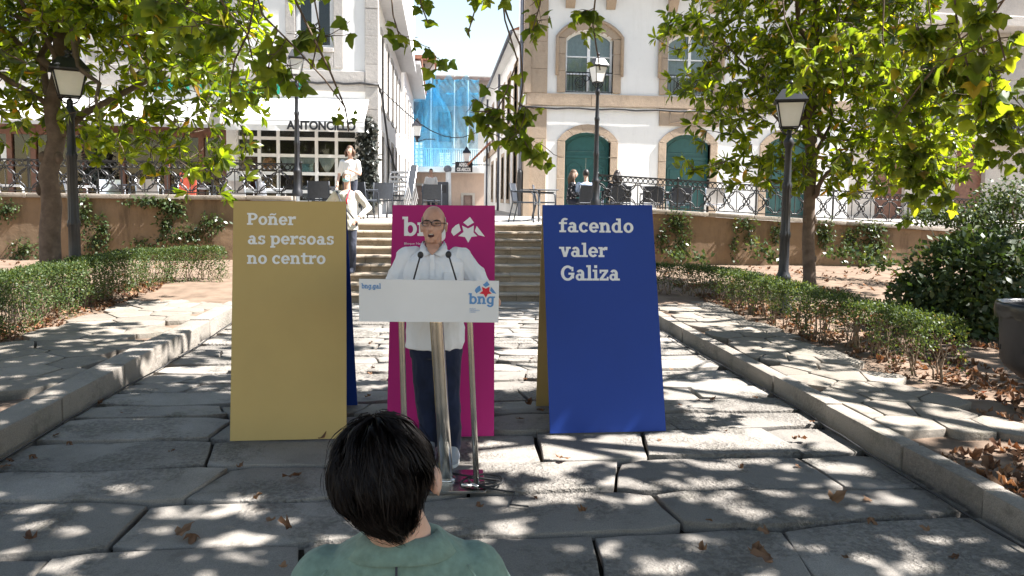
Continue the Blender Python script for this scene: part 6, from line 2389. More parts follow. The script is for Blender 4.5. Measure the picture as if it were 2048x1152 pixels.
def fuse(name, mb, mat, parent, voxel, smooth=4, wrinkle=None, world=True, off=None):
    """one continuous skin over all the shapes in mb"""
    me = mb.mesh('tmp', mat)
    bm = bmesh.new(); bm.from_mesh(me); bmesh.ops.recalc_face_normals(bm, faces=bm.faces); bm.to_mesh(me); bm.free()
    o = bpy.data.objects.new('tmp', me); col.objects.link(o)
    r = o.modifiers.new('r', 'REMESH'); r.mode = 'VOXEL'; r.voxel_size = voxel
    s = o.modifiers.new('s', 'SMOOTH'); s.iterations = smooth; s.factor = .5
    dg = bpy.context.evaluated_depsgraph_get()
    m2 = bpy.data.meshes.new_from_object(o.evaluated_get(dg))
    bpy.data.objects.remove(o)
    if wrinkle:
        amp, sc, stretch = wrinkle
        m2.update()
        no = [v.normal.copy() for v in m2.vertices]
        for v, nn in zip(m2.vertices, no):
            q = Vector((v.co.x * sc, v.co.y * sc, v.co.z * sc * stretch))
            rdg = 1 - 2 * abs(mnoise.noise(q)); rd2 = 1 - 2 * abs(mnoise.noise(q * 2.1 + Vector((3, 1, 5))))
            v.co += nn * amp * (.75 * rdg * abs(rdg) + .35 * rd2 - .4)
    m2.name = name
    m2.materials.clear(); m2.materials.append(mat)
    m2.shade_smooth()
    M = Matrix.Translation(-Vector(parent.location)) if world else None
    return inst(name, m2, parent, M)


def M_cloth(name, c, weave=300, var=.1, rough=.9, big=5):
    m, nt, b = nodes_of(name)
    p = pos_out(nt)
    base = mixc(nt, ramp(nt, noise(nt, p, big, 5), .3, .7), tuple(x * (1 - var) for x in c), tuple(min(1, x * (1 + var)) for x in c))
    nt.links.new(base, b.inputs['Base Color'])
    b.inputs['Roughness'].default_value = rough
    b.inputs['Specular IOR Level'].default_value = .2
    b.inputs['Sheen Weight'].default_value = .15
    n1 = bump(nt, None, noise(nt, p, 22, 3), .25, .008)
    bump(nt, b, noise(nt, p, weave, 2), .3, .0015, n1)
    return m


def M_skin(name, c):
    m, nt, b = nodes_of(name)
    p = pos_out(nt)
    base = mixc(nt, ramp(nt, noise(nt, p, 30, 4), .3, .7), tuple(x * .88 for x in c), tuple(x * 1.1 for x in c))
    nt.links.new(base, b.inputs['Base Color'])
    b.inputs['Roughness'].default_value = .48
    b.inputs['Subsurface Weight'].default_value = .12
    b.inputs['Subsurface Radius'].default_value = (.02, .008, .005)
    bump(nt, b, noise(nt, p, 180, 3), .12, .001)
    return m


MAT['skin'] = M_skin('tanned_skin', (0.53, 0.30, 0.215))
MAT['skin2'] = M_skin('fair_skin', (0.60, 0.38, 0.29))
MAT['shirt'] = M_cloth('white_linen', (0.74, 0.76, 0.80), 240, .05)
MAT['jeans'] = M_cloth('dark_denim', (0.011, 0.017, 0.042), 320, .35, .85, 7)
MAT['jacket'] = M_cloth('sage_jacket', (0.17, 0.26, 0.22), 700, .16, .95, 60)
MAT['trouser'] = M_cloth('charcoal_trousers', (0.04, 0.045, 0.065), 300, .2)
MAT['shoe'] = M_cloth('grey_shoe', (0.30, 0.32, 0.35), 200, .15)
MAT['sole'] = M_plain('rubber_sole', (0.6, 0.6, 0.58), .7)
MAT['beige'] = M_cloth('beige_coat', (0.62, 0.60, 0.54), 260, .08)
MAT['white_tee'] = M_cloth('white_tshirt', (0.78, 0.78, 0.77), 260, .05)
MAT['grey_tee'] = M_cloth('grey_tshirt', (0.30, 0.30, 0.30), 260, .08)
MAT['paleblue'] = M_cloth('pale_blue_shirt', (0.42, 0.50, 0.66), 260, .08)
MAT['mask'] = M_plain('surgical_mask', (0.38, 0.68, 0.74), .8, var=.05)
MAT['hair_grey'] = M_plain('grey_hair', (0.34, 0.31, 0.29), .7, var=.25, scale=60, bmp=.4, bscale=300)
MAT['hair_brown'] = M_plain('brown_hair', (0.10, 0.055, 0.03), .6, var=.4, scale=50, bmp=.5, bscale=250)
MAT['hair_dark'] = M_plain('dark_hair', (0.018, 0.012, 0.010), .45, var=.4, scale=50, bmp=.5, bscale=250)
MAT['mouth'] = M_plain('mouth', (0.06, 0.012, 0.012), .5, var=.1)
MAT['teeth'] = M_plain('teeth', (0.6, 0.57, 0.5), .4, var=.05)
MAT['lens'] = M_glass('spectacle_lens', (.72, .70, .80), .0)
m, nt, b = nodes_of('floral_print')
v = N(nt, 'ShaderNodeTexVoronoi', Scale=16.0); nt.links.new(pos_out(nt), v.inputs['Vector'])
nt.links.new(ramp(nt, v.outputs['Distance'], .28, .34, (.55, .5, .5), (.012, .012, .016)), b.inputs['Base Color'])
b.inputs['Roughness'].default_value = .9
MAT['floral'] = m

# ------------------------------------------------------------------ the speaker
YS = 4.93
S = lambda x, y, dy=0.0: PY(x, y, YS + dy)
ft = G(880, 925, .0)
spk = empty('person', (S(868, 700).x, YS, 0), label='bald man in glasses, white shirt and jeans speaking with open mouth at the lectern', cat='person')
mb = MB()
mb.ell(S(867.5, 443, .012), (.078, .098, .103), 24, 16)
mb.ell(S(864.5, 460, -.022), (.064, .074, .080), 20, 14)
mb.ell(S(863.5, 474, -.038), (.046, .050, .040), 16, 10)
mb.ell(S(864, 439.5, -.068), (.056, .022, .012), 14, 8)
for x in (848, 880): mb.ell(S(x, 457, -.056), (.022, .024, .020), 12, 8)
mb.tube([S(862.5, 443, -.086), S(861, 452, -.098), S(859.8, 459, -.112)], [.010, .012, .015], 10)
mb.ell(S(860, 459.5, -.106), (.019, .016, .012), 12, 8)
mb.ell(S(861.5, 465.5, -.088), (.027, .012, .0065), 12, 8)
mb.ell(S(862, 477.5, -.082), (.023, .013, .0065), 12, 8)
mb.ell(S(862.5, 483, -.075), (.020, .014, .012), 12, 8)
for x, s in ((842.5, -1), (892.5, 1)):
    mb.ell(S(x, 453, .012), (.009, .019, .031), 12, 10, E=Matrix.Rotation(s * .25, 3, 'Z'))
    mb.ell(S(x, 462, .006), (.008, .011, .012), 8, 6)
mb.tube([S(866.5, 468, .02), S(867, 490, .03), S(868, 507, .035)], [.058, .056, .066], 16)
loft(mb, [(S(868, 500).x, YS + .03, S(868, 500).z, .07, .06), (S(868, 515).x, YS + .02, S(868, 515).z, .17, .085), (S(868, 600).x, YS, S(868, 600).z, .165, .10), (S(868, 690).x, YS, S(868, 690).z, .155, .10)])
hr = PY(991, 605, yp + .075); hl = PY(750, 600, yp + .2)
elr = S(968, 584, .02); ell_ = S(786, 584, .03)
shr = S(925, 516, .015); shl = S(812, 516, .015)
wr = hr + Vector((-.004, .09, -.005)); wlf = hl + Vector((.0, .09, .0))
limb(mb, [shr, elr], [.045, .040]); limb(mb, [elr, wr], [.040, .026])
limb(mb, [shl, ell_], [.045, .040]); limb(mb, [ell_, wlf], [.040, .026])


def hand(mb, wrist, palm, curl, thumb, up):
    """palm with four unequal bent fingers and a thumb; curl = direction fingers bend to"""
    w = Vector(wrist); p = Vector(palm); d = (p - w).normalized(); up = Vector(up).normalized(); c = Vector(curl).normalized()
    mb.tube([w, w.lerp(p, .5), p], [.026, .034, .034], 12, flat=.55)
    mb.ell(p, (.034, .034, .036), 10, 8)
    for k, L in enumerate((.066, .076, .071, .056)):
        b = p + up * (.030 - .020 * k) + d * .018
        m1 = b + d * L * .45 + c * L * .10
        m2 = m1 + d * L * .10 + c * L * .38
        e = m2 - d * L * .18 + c * L * .26
        mb.tube([b - d * .02, b, m1, m2, e], [.0095, .0095, .009, .0085, .0075], 8)
        mb.ell(e, (.0078,) * 3, 8, 6)
    t0 = w.lerp(p, .55) + up * .028
    t1 = t0 + Vector(thumb).normalized() * .034 + up * .006
    t2 = t1 + Vector(thumb).normalized() * .012 + d * .028
    mb.tube([t0 - up * .015, t0, t1, t2], [.013, .0125, .011, .009], 8)
    mb.ell(t2, (.0092,) * 3, 8, 6)


hand(mb, wr, hr, (.05, 0, -1), (-1, -.3, .1), (0, 0, 1))
hand(mb, wlf, hl, (.2, -.2, -1), (1, -.3, 0), (1, 0, .1))
# legs inside the jeans keep the body whole
hipL, hipR = S(850, 668, .01), S(893, 668, .01)
anL, anR = Vector((S(858, 905).x, YS - .02, .09)), Vector((S(902, 905).x, YS - .12, .09))
knL, knR = S(852, 790, -.02), S(897, 790, -.04)
limb(mb, [hipL, knL, anL], [.06, .05, .035]); limb(mb, [hipR, knR, anR], [.06, .05, .035])
fuse('body', mb, MAT['skin'], spk, .0065, 3)
# shirt
mb = MB()
R = lambda y, hx, hy, cx=868, dy=.0: (S(cx, y).x, YS + dy, S(cx, y).z, hx, hy)
loft(mb, [R(497, .072, .068, dy=.035), R(503, .12, .085, dy=.03), R(510, .180, .10, dy=.02), R(522, .205, .118, dy=.01), R(550, .205, .128), R(590, .195, .130), R(630, .192, .132), R(660, .196, .134, 870), R(682, .198, .132, 871), R(694, .190, .126, 868)], 28, power=2.3)
shirt = fuse('shirt', mb, MAT['shirt'], spk, .007, 2, (.013, 8.0, .5))
mb = MB()
limb(mb, [S(826, 512, .02), shl, S(797, 550, .02), ell_], [.066, .070, .074, .066])
limb(mb, [ell_, ell_.lerp(wlf, .35)], [.058, .048])
sl1 = fuse('sleeve', mb, MAT['shirt'], spk, .007, 2, (.013, 9.0, .6))
mb = MB()
limb(mb, [S(912, 512, .02), shr, S(948, 550, .02), elr], [.066, .070, .074, .066])
limb(mb, [elr, elr.lerp(wr, .35)], [.058, .048])
fuse('sleeve', mb, MAT['shirt'], spk, .007, 2, (.013, 9.0, .6))
# open the neck: skin shows in the V
mb = MB()
for s, x0, x1 in ((-1, 845, 862), (1, 889, 864)):
    a = S(x0, 484, .0); b_ = S(x1, 511, -.10); c = S(x0 + s * -3, 512, -.085) if s < 0 else S(x0 + 5, 510, -.085); back = S(868 + s * 17, 482, .075)
    tip = S(850 if s < 0 else 882, 514, -.112)
    q = [back, S(x0, 483, .01), S(x0 + (3 if s < 0 else -3), 489, -.045), S(x1 - (2 if s < 0 else -2), 507, -.108)]
    o_ = [back + Vector((s * .012, .008, -.035)), S(x0 + s * 5, 494, .01), S(x0 + s * 6, 505, -.07), tip]
    vs = [tuple(p) for p in q] + [tuple(p) for p in o_]
    vs += [tuple(Vector(p) + Vector((0, -.004, .003))) for p in vs]
    mb.add(vs, [(0, 1, 5, 4), (1, 2, 6, 5), (2, 3, 7, 6), (8, 12, 13, 9), (9, 13, 14, 10), (10, 14, 15, 11), (0, 8, 9, 1), (1, 9, 10, 2), (2, 10, 11, 3), (3, 11, 15, 7), (4, 5, 13, 12), (5, 6, 14, 13), (6, 7, 15, 14)])
sub('collar', mb, MAT['shirt'], shirt, True)
neckv = MB().add([tuple(S(852, 488, -.062)), tuple(S(879, 488, -.062)), tuple(S(877, 498, -.105)), tuple(S(864, 511, -.122)), tuple(S(855, 499, -.105))], [(0, 4, 3, 2, 1)])
part('neck_opening', neckv, MAT['skin'], spk)
plk = MB()
for i in range(9):
    y_ = 510 + i * 6
    d_ = -.130 - .004 * math.sin(i)
    plk.v += [tuple(S(860, y_, d_)), tuple(S(869, y_, d_))]
for i in range(8): plk.f.append((2 * i, 2 * i + 1, 2 * i + 3, 2 * i + 2)); plk.m.append(0)
sub('placket', plk, MAT['shirt'], shirt)
pk = [S(888, 545, -.134), S(915, 545, -.118), S(914, 575, -.130), S(888, 575, -.140)]
sub('pocket', MB().add([tuple(p) for p in pk] + [tuple(p + Vector((0, .012, 0))) for p in pk], [(3, 2, 1, 0), (0, 1, 5, 4), (1, 2, 6, 5), (2, 3, 7, 6), (3, 0, 4, 7)]), MAT['shirt'], shirt)
# jeans
mb = MB()
loft(mb, [R(652, .165, .115, 872), R(672, .178, .122, 872), R(700, .180, .122, 872), R(712, .172, .115, 872)], 22)
limb(mb, [S(849, 690, .0), knL, Vector((anL.x, anL.y, .22)), Vector((anL.x, anL.y, .10))], [.092, .078, .066, .070])
limb(mb, [S(897, 690, -.005), knR, Vector((anR.x, anR.y, .22)), Vector((anR.x, anR.y, .10))], [.092, .078, .066, .070])
fuse('jeans', mb, MAT['jeans'], spk, .010, 3, (.008, 11.0, .6))
for an, tx in ((anL, -.03), (anR, .03)):
    mb = MB()
    loft(mb, [(an.x, an.y - .06, .012, .048, .125), (an.x + tx * .3, an.y - .06, .05, .048, .125), (an.x, an.y - .04, .085, .042, .095), (an.x, an.y, .115, .040, .050)], 18)
    sh = fuse('shoe', mb, MAT['shoe'], spk, .007, 3)
    sub('sole', MB().lathe([(1, .004), (1, .024)], 20, (0, 0, 0), M=Matrix.Translation((an.x, an.y - .06, 0)) @ Matrix.Diagonal((.052, .130, 1, 1))), MAT['sole'], sh)
# face details
part('mouth', MB().ell(S(862, 471.3, -.089), (.0215, .012, .0125), 14, 8), MAT['mouth'], spk, True)
part('teeth', MB().ell(S(862, 468.6, -.097), (.014, .004, .0035), 10, 6), MAT['teeth'], spk, True)
gl = part('glasses', MB().tube([S(850, 447, -.104), S(845, 445, -.09), S(841.5, 447, .0)], .0022, 5).tube([S(876, 447, -.104), S(886, 446, -.07), S(893, 448, .0)], .0022, 5).tube([S(860, 444.5, -.113), S(864, 444.5, -.113)], .0024, 5), MAT['ink'], spk, True)
for c in (854, 873):
    ring_ = [S(c + 9.2 * math.copysign(abs(math.cos(t)) ** .6, math.cos(t)), 447 + 5.2 * math.copysign(abs(math.sin(t)) ** .6, math.sin(t)), -.108 + .0012 * (abs(c + 9.2 * math.cos(t) - 863))) for t in [2 * math.pi * k / 16 for k in range(16)]]
    sub('rim', MB().tube(ring_ + [ring_[0]], .0016, 5, caps=False), MAT['ink'], gl, True)
    MBl = MB().add([tuple(p + Vector((0, .001, 0))) for p in ring_], [tuple(range(15, -1, -1))])
    sub('lens', MBl, MAT['lens'], gl)
for x in (853.5, 872.5):
    part('eye', MB().ell(S(x, 447.5, -.083), (.0085, .008, .0038), 10, 8), MAT['ink'], spk, True)
part('eyebrow', MB().tube([S(846, 442, -.092), S(853, 440, -.098), S(859, 441.5, -.096)], [.002, .004, .003], 6), MAT['hair_dark'], spk, True)
part('eyebrow', MB().tube([S(867, 441.5, -.096), S(874, 440, -.098), S(881, 442, -.088)], [.003, .004, .002], 6), MAT['hair_dark'], spk, True)
hb = MB(); hc = S(867.5, 443, .012)
hb.ell(hc, (.0815, .1015, .105), 30, 22)
keep = []
for f in hb.f:
    c = sum((Vector(hb.v[i]) for i in f), Vector()) / len(f) - hc
    if c.z < .035 and c.z > -.085 and c.y > -.035 and (abs(c.x) > .03 or c.y > .02): keep.append(f)
hb.f = keep; hb.m = [0] * len(keep)
part('hair', hb, MAT['hair_grey'], spk, True)

# ------------------------------------------------------------------ listener in the foreground, seen from behind
YQ = 1.36
Q = lambda x, y, dy=0.0: PY(x, y, YQ + dy)
fx_ = Q(798, 1100).x
lst = empty('person', (fx_, YQ, 0), label='dark-haired person in a sage green jacket seen from behind in the foreground', cat='person')
hc = Q(764, 954)
tilt = Matrix.Rotation(R_(-7), 3, 'Y')
mb = MB()
mb.ell(hc, (.074, .089, .100), 22, 16, E=tilt)
mb.ell(hc + Vector((.005, .05, -.06)), (.062, .062, .07), 16, 12)
nb = Q(806, 1085, .02)
mb.tube([hc + Vector((.012, -.015, -.06)), hc.lerp(nb, .75), nb], [.056, .055, .060], 18)
earR, earL = Q(873, 962, .01), Q(692, 1012, .03)
for e, s in ((earR, 1), (earL, -1)):
    mb.ell(e, (.010, .020, .032), 12, 10, E=tilt @ Matrix.Rotation(s * -.5, 3, 'Z'))
    mb.ell(e + Vector((-s * .01, .012, .0)), (.014, .016, .022), 10, 8)
zN = nb.z
loft(mb, [(nb.x, YQ + .03, zN, .06, .06), (nb.x, YQ + .04, zN - .12, .15, .09), (nb.x, YQ + .05, .75, .14, .10), (nb.x, YQ + .04, .50, .16, .12)])
for s in (-1, 1):
    limb(mb, [(nb.x + s * .17, YQ + .04, zN - .12), (nb.x + s * .22, YQ + .08, .80), (nb.x + s * .12, YQ + .32, .66)], [.04, .038, .028])
    hand(mb, (nb.x + s * .12, YQ + .32, .66), (nb.x + s * .08, YQ + .41, .645), (-s * .3, .2, -1), (-s, .4, .1), (-s, 0, .2))
    limb(mb, [(nb.x + s * .10, YQ + .06, .50), (nb.x + s * .12, YQ + .50, .50), (nb.x + s * .12, YQ + .48, .08)], [.07, .055, .035])
fuse('body', mb, MAT['skin2'], lst, .008, 3)
# jacket
mb = MB()
prof_px = [(1078, .066, .060), (1092, .088, .070), (1107, .110, .078), (1123, .135, .086), (1141, .154, .092), (1164, .172, .098), (1208, .186, .108)]
loft(mb, [(Q(802 - (y - 1078) * .03, y).x, YQ + .03 + (y - 1078) * .0002, Q(800, y).z, hx, hy) for (y, hx, hy) in prof_px] + [(fx_, YQ + .05, .75, .19, .125), (fx_, YQ + .05, .47, .20, .14)], 36, power=2.2)
for s in (-1, 1):
    limb(mb, [(fx_ + s * .142, YQ + .045, Q(800, 1180).z), (fx_ + s * .215, YQ + .08, .82), (fx_ + s * .13, YQ + .28, .67)], [.068, .060, .050])
jk = fuse('jacket', mb, MAT['jacket'], lst, .007, 4, (.004, 14.0, .6))
# collar rolled round the back of the neck
mb = MB()
n = 26
for i in range(n + 1):
    a = R_(-200 + 220 * i / n)          # open at the front (+Y)
    ca, sa = math.cos(a), math.sin(a)
    fr = max(0, sa)
    cx0, cy0 = Q(802, 1080).x, YQ + .028
    for (hx, hy, py, dz) in ((.062, .055, 1070, .0), (.068, .062, 1060, .0), (.084, .076, 1078, .0), (.108, .092, 1099, 0), (.104, .086, 1103, 0)):
        z = Q(800, py).z - fr * .05 - abs(ca) * .010
        mb.v.append((cx0 + hx * ca, cy0 + hy * sa, z))
for i in range(n):
    for k in range(4):
        a = i * 5 + k
        mb.f.append((a, a + 1, a + 6, a + 5)); mb.m.append(0)
sub('collar', mb, MAT['jacket'], jk, True)
for s_ in (-1, 1):
    pts_ = []
    for k_ in range(9):
        t_ = k_ / 8
        y_ = 1128 + 60 * t_
        pts_.append(Vector((fx_ + s_ * (.128 + .028 * t_ * (1 - t_) * 2 + .012 * t_), YQ + .04 - .072 - .030 * math.sin(t_ * 1.6), Q(800, y_).z + .010 * (1 - t_))))
    sub('sleeve_seam', MB().tube(pts_, .0028, 5), MAT['jacket'], jk, True)
sub('back_seam', MB().tube([(Q(796, 1102).x, YQ + .03 - .078, Q(796, 1102).z), (Q(796, 1120).x, YQ + .034 - .087, Q(796, 1120).z), (Q(795, 1140).x, YQ + .04 - .094, Q(795, 1140).z), (Q(795, 1200).x, YQ + .05 - .107, Q(795, 1200).z)], .0022, 5), MAT['trouser'], jk)
mb = MB()
loft(mb, [(fx_, YQ + .05, .60, .19, .14), (fx_, YQ + .08, .45, .19, .17), (fx_, YQ + .08, .43, .18, .16)], 20)
for s in (-1, 1): limb(mb, [(fx_ + s * .10, YQ + .10, .51), (fx_ + s * .13, YQ + .52, .51), (fx_ + s * .13, YQ + .50, .10)], [.088, .072, .058])
fuse('trousers', mb, MAT['trouser'], lst, .014, 3)
for s in (-1, 1):
    mb = MB(); cx0, cy0 = fx_ + s * .13, YQ + .56
    loft(mb, [(cx0, cy0, .006, .05, .135), (cx0, cy0, .05, .05, .13), (cx0, cy0 - .06, .11, .042, .06)], 16)
    fuse('shoe', mb, MAT['trouser'], lst, .012, 2)
# hair: cap and strands flowing from the whorl
m, nt, b = nodes_of('black_brown_hair')
at = N(nt, 'ShaderNodeAttribute'); at.attribute_name = 'rnd'
nt.links.new(ramp(nt, at.outputs['Fac'], 0, 1, (.005, .004, .004), (.018, .013, .012)), b.inputs['Base Color'])
b.inputs['Roughness'].default_value = .5; b.inputs['Specular IOR Level'].default_value = .18
MAT['strand'] = m


def hair_end(phi):
    """how far down (angle from the whorl) the hair reaches; phi 0 = towards the viewer"""
    a = abs((phi + math.pi) % (2 * math.pi) - math.pi)
    t = max(0, min(1, (1.45 - a) / .85)); t = t * t * (3 - 2 * t)
    return R_(100 + 50 * t - (8 if a > 2.2 else 0) + 3 * math.sin(phi * 9))


def hair_pt(theta, phi, lift):
    rx_, ry_, rz_ = .0865 + lift, .100 + lift, .105 + lift
    st, ct = math.sin(theta), math.cos(theta)
    # narrow towards the nape
    nar = 1.0 - .40 * max(0, (theta - R_(96)) / R_(54)) ** 1.2
    v = Vector((rx_ * st * math.sin(phi) * (nar if nar > .15 else .15), -ry_ * st * math.cos(phi) * (1 - .15 * max(0, theta - R_(110))), rz_ * ct))
    if theta > R_(120): v.z -= (theta - R_(120)) * .012; v.x += (theta - R_(110)) * .028
    return hc + tilt @ v


rg = random.Random(5)
V = []; F = []; RN = []
for k in range(9500):
    phi = rg.uniform(-math.pi, math.pi)
    if rg.random() < .45: phi = rg.gauss(0, .95)
    te = hair_end(phi) * rg.uniform(.88, 1.04) + rg.gauss(0, .04)
    t0 = rg.uniform(.0, te * .72) if rg.random() < .75 else rg.uniform(0, .25)
    t1 = min(te, t0 + rg.uniform(.7, 1.6))
    sw = rg.gauss(.16, .16); lf = rg.uniform(-.004, .008) + (rg.uniform(0, .012) if rg.random() < .06 else 0); wv = rg.uniform(0, 6.28)
    wid = rg.uniform(.0007, .0016)
    base = len(V); n = 7
    rr = rg.random()
    for i in range(n + 1):
        t = i / n
        th = t0 + (t1 - t0) * t
        ph = phi + sw * t * t + .05 * math.sin(th * 5 + wv) + .06 * mnoise.noise((phi * 3, th * 3, 1))
        p = hair_pt(th, ph, lf + .006 * t + .010 * mnoise.noise((math.sin(phi) * 4, math.cos(phi) * 4, th * 2.5)))
        p2 = hair_pt(th, ph + .02, lf + .004)
        s = (p2 - p).normalized() * wid * (1 - .75 * t)
        V += [tuple(p - s), tuple(p + s)]; RN += [rr, rr]
    for i in range(n): F.append((base + 2 * i, base + 2 * i + 1, base + 2 * i + 3, base + 2 * i + 2))
cap = MB(); nt_, np_ = 22, 40
for i in range(nt_ + 1):
    for j in range(np_):
        ph = -math.pi + 2 * math.pi * j / np_
        th = .02 + (hair_end(ph) * .985 - .02) * i / nt_
        cap.v.append(tuple(hair_pt(th, ph, -.002 + .004 * mnoise.noise((math.sin(ph) * 5, math.cos(ph) * 5, th * 3)))))
for i in range(nt_):
    for j in range(np_):
        q = (j + 1) % np_
        cap.f.append((i * np_ + j, (i + 1) * np_ + j, (i + 1) * np_ + q, i * np_ + q)); cap.m.append(0)
cap.f.append(tuple(range(np_))); cap.m.append(0)
hair = part('hair', cap, MAT['hair_dark'], lst, True)
o = inst('strands', mesh_np('strands', np.array(V), np.array(F), MAT['strand'], np.array(RN)), hair)
o['kind'] = 'stuff'
# plain folding chair under the listener
fc = empty('folding_chair', (fx_, YQ + .05, 0), label='black folding chair the person in the sage jacket sits on', cat='chair')
MB().cbox(-.21, .21, -.18, .24, .395, .42, .008).build('seat', MAT['chair_dark'], fc)
MB().cbox(-.20, .20, -.235, -.215, .60, .80, .008).build('backrest', MAT['chair_dark'], fc)
for s in (-1, 1):
    MB().tube([(s * .22, .26, .012), (s * .22, -.16, .42), (s * .215, -.225, .80)], .011, 8).build('leg', MAT['chair_dark'], fc, smooth=True)
    MB().tube([(s * .20, -.26, .012), (s * .20, .2, .40)], .011, 8).build('leg', MAT['chair_dark'], fc, smooth=True)


# ------------------------------------------------------------------ people on the steps and terrace
def figure(label, loc, rz_, h, top, bottom, skin, hair_mat, sit=False, arms=None, hair_len=.10, lean=0.0, long_top=0.0, extra=None, sleeve=1.0, seat=.45):
    """facing -Y before turning; arms: ((elbow, wrist) right, left) in units of height from the shoulder"""
    root = empty('person', loc, rz_, label=label, cat='person')
    H = h
    zh = seat + .02 if sit else .53 * H
    zs = zh + .29 * H
    ly = lambda z: -lean * (z - zh)
    zc = zs + .135 * H
    hd = Vector((0, ly(zc) - .01, zc))
    mb = MB()
    mb.ell(hd, (.042 * H, .054 * H, .062 * H), 16, 12)
    mb.ell(hd + Vector((0, -.014 * H, -.026 * H)), (.034 * H, .038 * H, .040 * H), 14, 10)
    mb.ell(hd + Vector((0, -.057 * H, -.008 * H)), (.008 * H, .011 * H, .014 * H), 8, 6)
    for s in (-1, 1): mb.ell(hd + Vector((s * .043 * H, .004, -.006 * H)), (.006 * H, .011 * H, .017 * H), 8, 6)
    mb.tube([hd + Vector((0, .008, -.03 * H)), (0, ly(zs) + .01, zs - .005)], [.030 * H, .034 * H], 12)
    loft(mb, [(0, ly(zs), zs + .01, .05 * H, .04 * H), (0, ly(zs), zs - .05, .10 * H, .055 * H), (0, 0, zh, .085 * H, .06 * H)])
    sho = [Vector((s * .105 * H, ly(zs), zs - .03 * H)) for s in (1, -1)]
    arms = arms or (((.05, -.02, -.17), (.04, -.06, -.33)), ((.05, -.02, -.17), (.04, -.06, -.33)))
    pts = []
    for i, s in enumerate((1, -1)):
        e, w = arms[i]
        el = sho[i] + Vector((s * e[0], e[1], e[2])) * H; wr_ = sho[i] + Vector((s * w[0], w[1], w[2])) * H
        pts.append((sho[i], el, wr_))
        limb(mb, [sho[i], el], [.026 * H, .023 * H]); limb(mb, [el, wr_], [.023 * H, .015 * H])
        d = (wr_ - el).normalized()
        hand(mb, wr_, wr_ + d * .075, (-s * .4, -.2, -.5), (-s, -.4, .1), (s * .2, -1, 0) if abs(d.y) < .7 else (0, 0, 1))
    leg = []
    for s in (-1, 1):
        hp = Vector((s * .052 * H, 0, zh))
        if sit: kn, an = Vector((s * .06 * H, -.26 * H, seat + .03)), Vector((s * .06 * H, -.24 * H, .09))
        else: kn, an = Vector((s * .05 * H, -.015, .28 * H)), Vector((s * .052 * H, .01, .06))
        leg.append((hp, kn, an)); limb(mb, [hp, kn, an], [.045 * H, .034 * H, .022 * H])
    fuse('body', mb, skin, root, .010, 3, world=False)
    mb = MB()
    zb_ = zh - long_top * H
    loft(mb, [(0, ly(zs) + .01, zs + .008, .045 * H, .042 * H), (0, ly(zs), zs - .03 * H, .108 * H, .062 * H), (0, ly(zs - .12 * H), zs - .12 * H, .108 * H, .074 * H), (0, 0, zh + .02, .098 * H, .074 * H), (0, 0, zb_, (.10 + long_top * .12) * H, .078 * H)], 22)
    for (a, el, w) in pts:
        if sleeve >= 1: limb(mb, [a, el], [.040 * H, .034 * H]); limb(mb, [el, el.lerp(w, .85)], [.034 * H, .026 * H])
        else: limb(mb, [a, a.lerp(el, .75)], [.041 * H, .036 * H])
    fuse('top', mb, top, root, .012, 3, (.009, 9, .6), world=False)
    mb = MB()
    loft(mb, [(0, 0, zh + .06, .088 * H, .062 * H), (0, 0, zh - .05, .092 * H, .066 * H)], 16)
    for hp, kn, an in leg: limb(mb, [hp, kn, an], [.055 * H, .045 * H, .034 * H])
    fuse('trousers', mb, bottom, root, .014, 3, (.007, 10, .6), world=False)
    for hp, kn, an in leg:
        mb = MB(); loft(mb, [(an.x, an.y - .05, .004, .045, .125), (an.x, an.y - .05, .045, .042, .12), (an.x, an.y, .10, .036, .05)], 14)
        fuse('shoe', mb, MAT['trouser'], root, .012, 2, world=False)
    hb = MB()
    hb.ell(hd + Vector((0, .006 * H, .006 * H)), (.049 * H, .060 * H, .066 * H), 20, 16)
    keep = []
    for f in hb.f:
        c = sum((Vector(hb.v[i]) for i in f), Vector()) / len(f) - hd
        if c.z > .028 * H or (c.y > -.012 * H and c.z > -.035 * H): keep.append(f)
    hb.f = keep; hb.m = [0] * len(keep)
    if hair_len > .08:
        rr = random.Random(int(h * 1000))
        for k in range(26):
            a = rr.uniform(-.25, 3.4); s = Vector((.047 * H * math.cos(a), .006 + .056 * H * math.sin(a), .02 * H))
            e = Vector((s.x * 1.25, s.y * 1.15 + .01, -hair_len * H * rr.uniform(.75, 1.05)))
            hb.tube([hd + s * .8, hd + (s + e) * .5 + Vector((s.x * .25, s.y * .25, 0)), hd + e], [.017 * H, .016 * H, .008 * H], 6)
    hb.build('hair', hair_mat, root, smooth=True)
    # eyes and mouth
    for s in (-1, 1): MB().ell(hd + Vector((s * .017 * H, -.049 * H, .006 * H)), (.006 * H, .004 * H, .003 * H), 8, 6).build('eye', MAT['ink'], root)
    MB().ell(hd + Vector((0, -.051 * H, -.037 * H)), (.012 * H, .004 * H, .003 * H), 8, 6).build('mouth', MAT['mouth'], root)
    if extra: extra(root, hd, zs, zh, H)
    return root


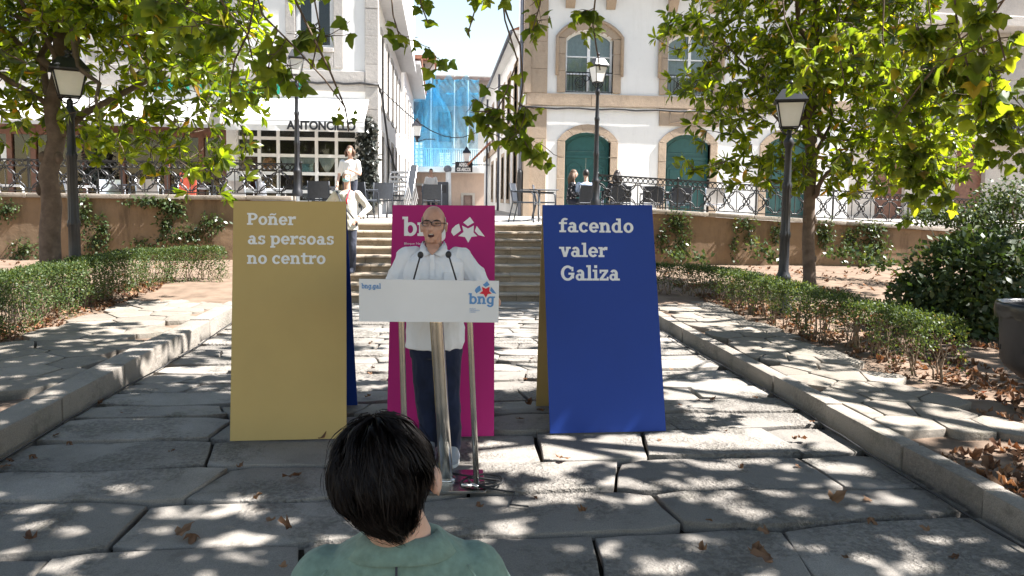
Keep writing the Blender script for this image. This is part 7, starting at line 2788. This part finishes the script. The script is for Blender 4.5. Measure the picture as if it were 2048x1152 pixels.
def coat_extras(root, hd, zs, zh, H):
    MB().ell(hd + Vector((0, -.028 * H, -.026 * H)), (.037 * H, .036 * H, .026 * H), 14, 10).build('face_mask', MAT['mask'], root, smooth=True)
    MB().tube([(-.09 * H, -.05 * H, zs - .01), (-.02 * H, -.095 * H, zs - .14 * H), (.09 * H, -.09 * H, zh + .03)], .022, 6, flat=.4).build('bag_strap', MAT['ink'], root, smooth=True)
    MB().tube([(.045 * H, -.06 * H, zs + .02), (.02 * H, -.098 * H, zs - .09 * H), (.025 * H, -.10 * H, zs - .13 * H)], .014, 6).build('lanyard', MAT['t_red'], root, smooth=True)


def step_z(Y): return ST_H * max(0, min(9, int((Y - ST_Y) / ST_R) + 1))


p = PY(694, 360, 13.12)
figure('older person in a beige open coat and face mask, hand on hip, on the steps', (p.x, 13.12, step_z(13.12) + .002), R_(-8), 1.74, MAT['beige'], MAT['trouser'], MAT['skin2'], MAT['hair_grey'],
       arms=(((.10, .05, -.14), (.03, -.07, -.24)), ((.13, .06, -.13), (.02, -.02, -.22))), hair_len=.03, long_top=.10, extra=coat_extras)
p = PY(700, 320, 17.3)
figure('woman with brown bobbed hair in a white t-shirt standing on the terrace', (p.x, 17.3, TERR), R_(-10), 1.64, MAT['white_tee'], MAT['trouser'], MAT['skin2'], MAT['hair_brown'],
       arms=(((.04, -.02, -.16), (-.03, -.13, -.12)), ((.05, .0, -.17), (.05, -.08, -.30))), hair_len=.085, sleeve=.5)
for (px, Y, rz_, top, hm, hl_, sk, lab) in (
        (1142, 17.95, R_(75), 'floral', 'hair_brown', .19, 'skin2', 'seated woman with long brown hair in a black floral top'),
        (1172, 17.66, R_(176), 'paleblue', 'hair_dark', .06, 'skin2', 'seated person in a pale blue shirt seen from behind by the slim lamp'),
        (1234, 17.76, R_(168), 'ink', 'hair_dark', .17, 'skin2', 'seated dark-haired person in black behind the railing')):
    x = PY(px, 380, Y).x
    figure(lab, (x, Y, TERR), rz_, 1.58, MAT[top], MAT['trouser'], MAT[sk], MAT[hm], sit=True, lean=.08,
           arms=(((.05, -.04, -.16), (-.02, -.16, -.10)), ((.05, -.03, -.17), (-.01, -.16, -.15))), hair_len=hl_, sleeve=1.0)
x = PY(862, 395, 30).x
figure('tiny distant person in a white top walking in the alley', (x, 30.0, TERR), R_(5), 1.66, MAT['white_tee'], MAT['trouser'], MAT['skin2'], MAT['hair_dark'], hair_len=.05, sleeve=.6)
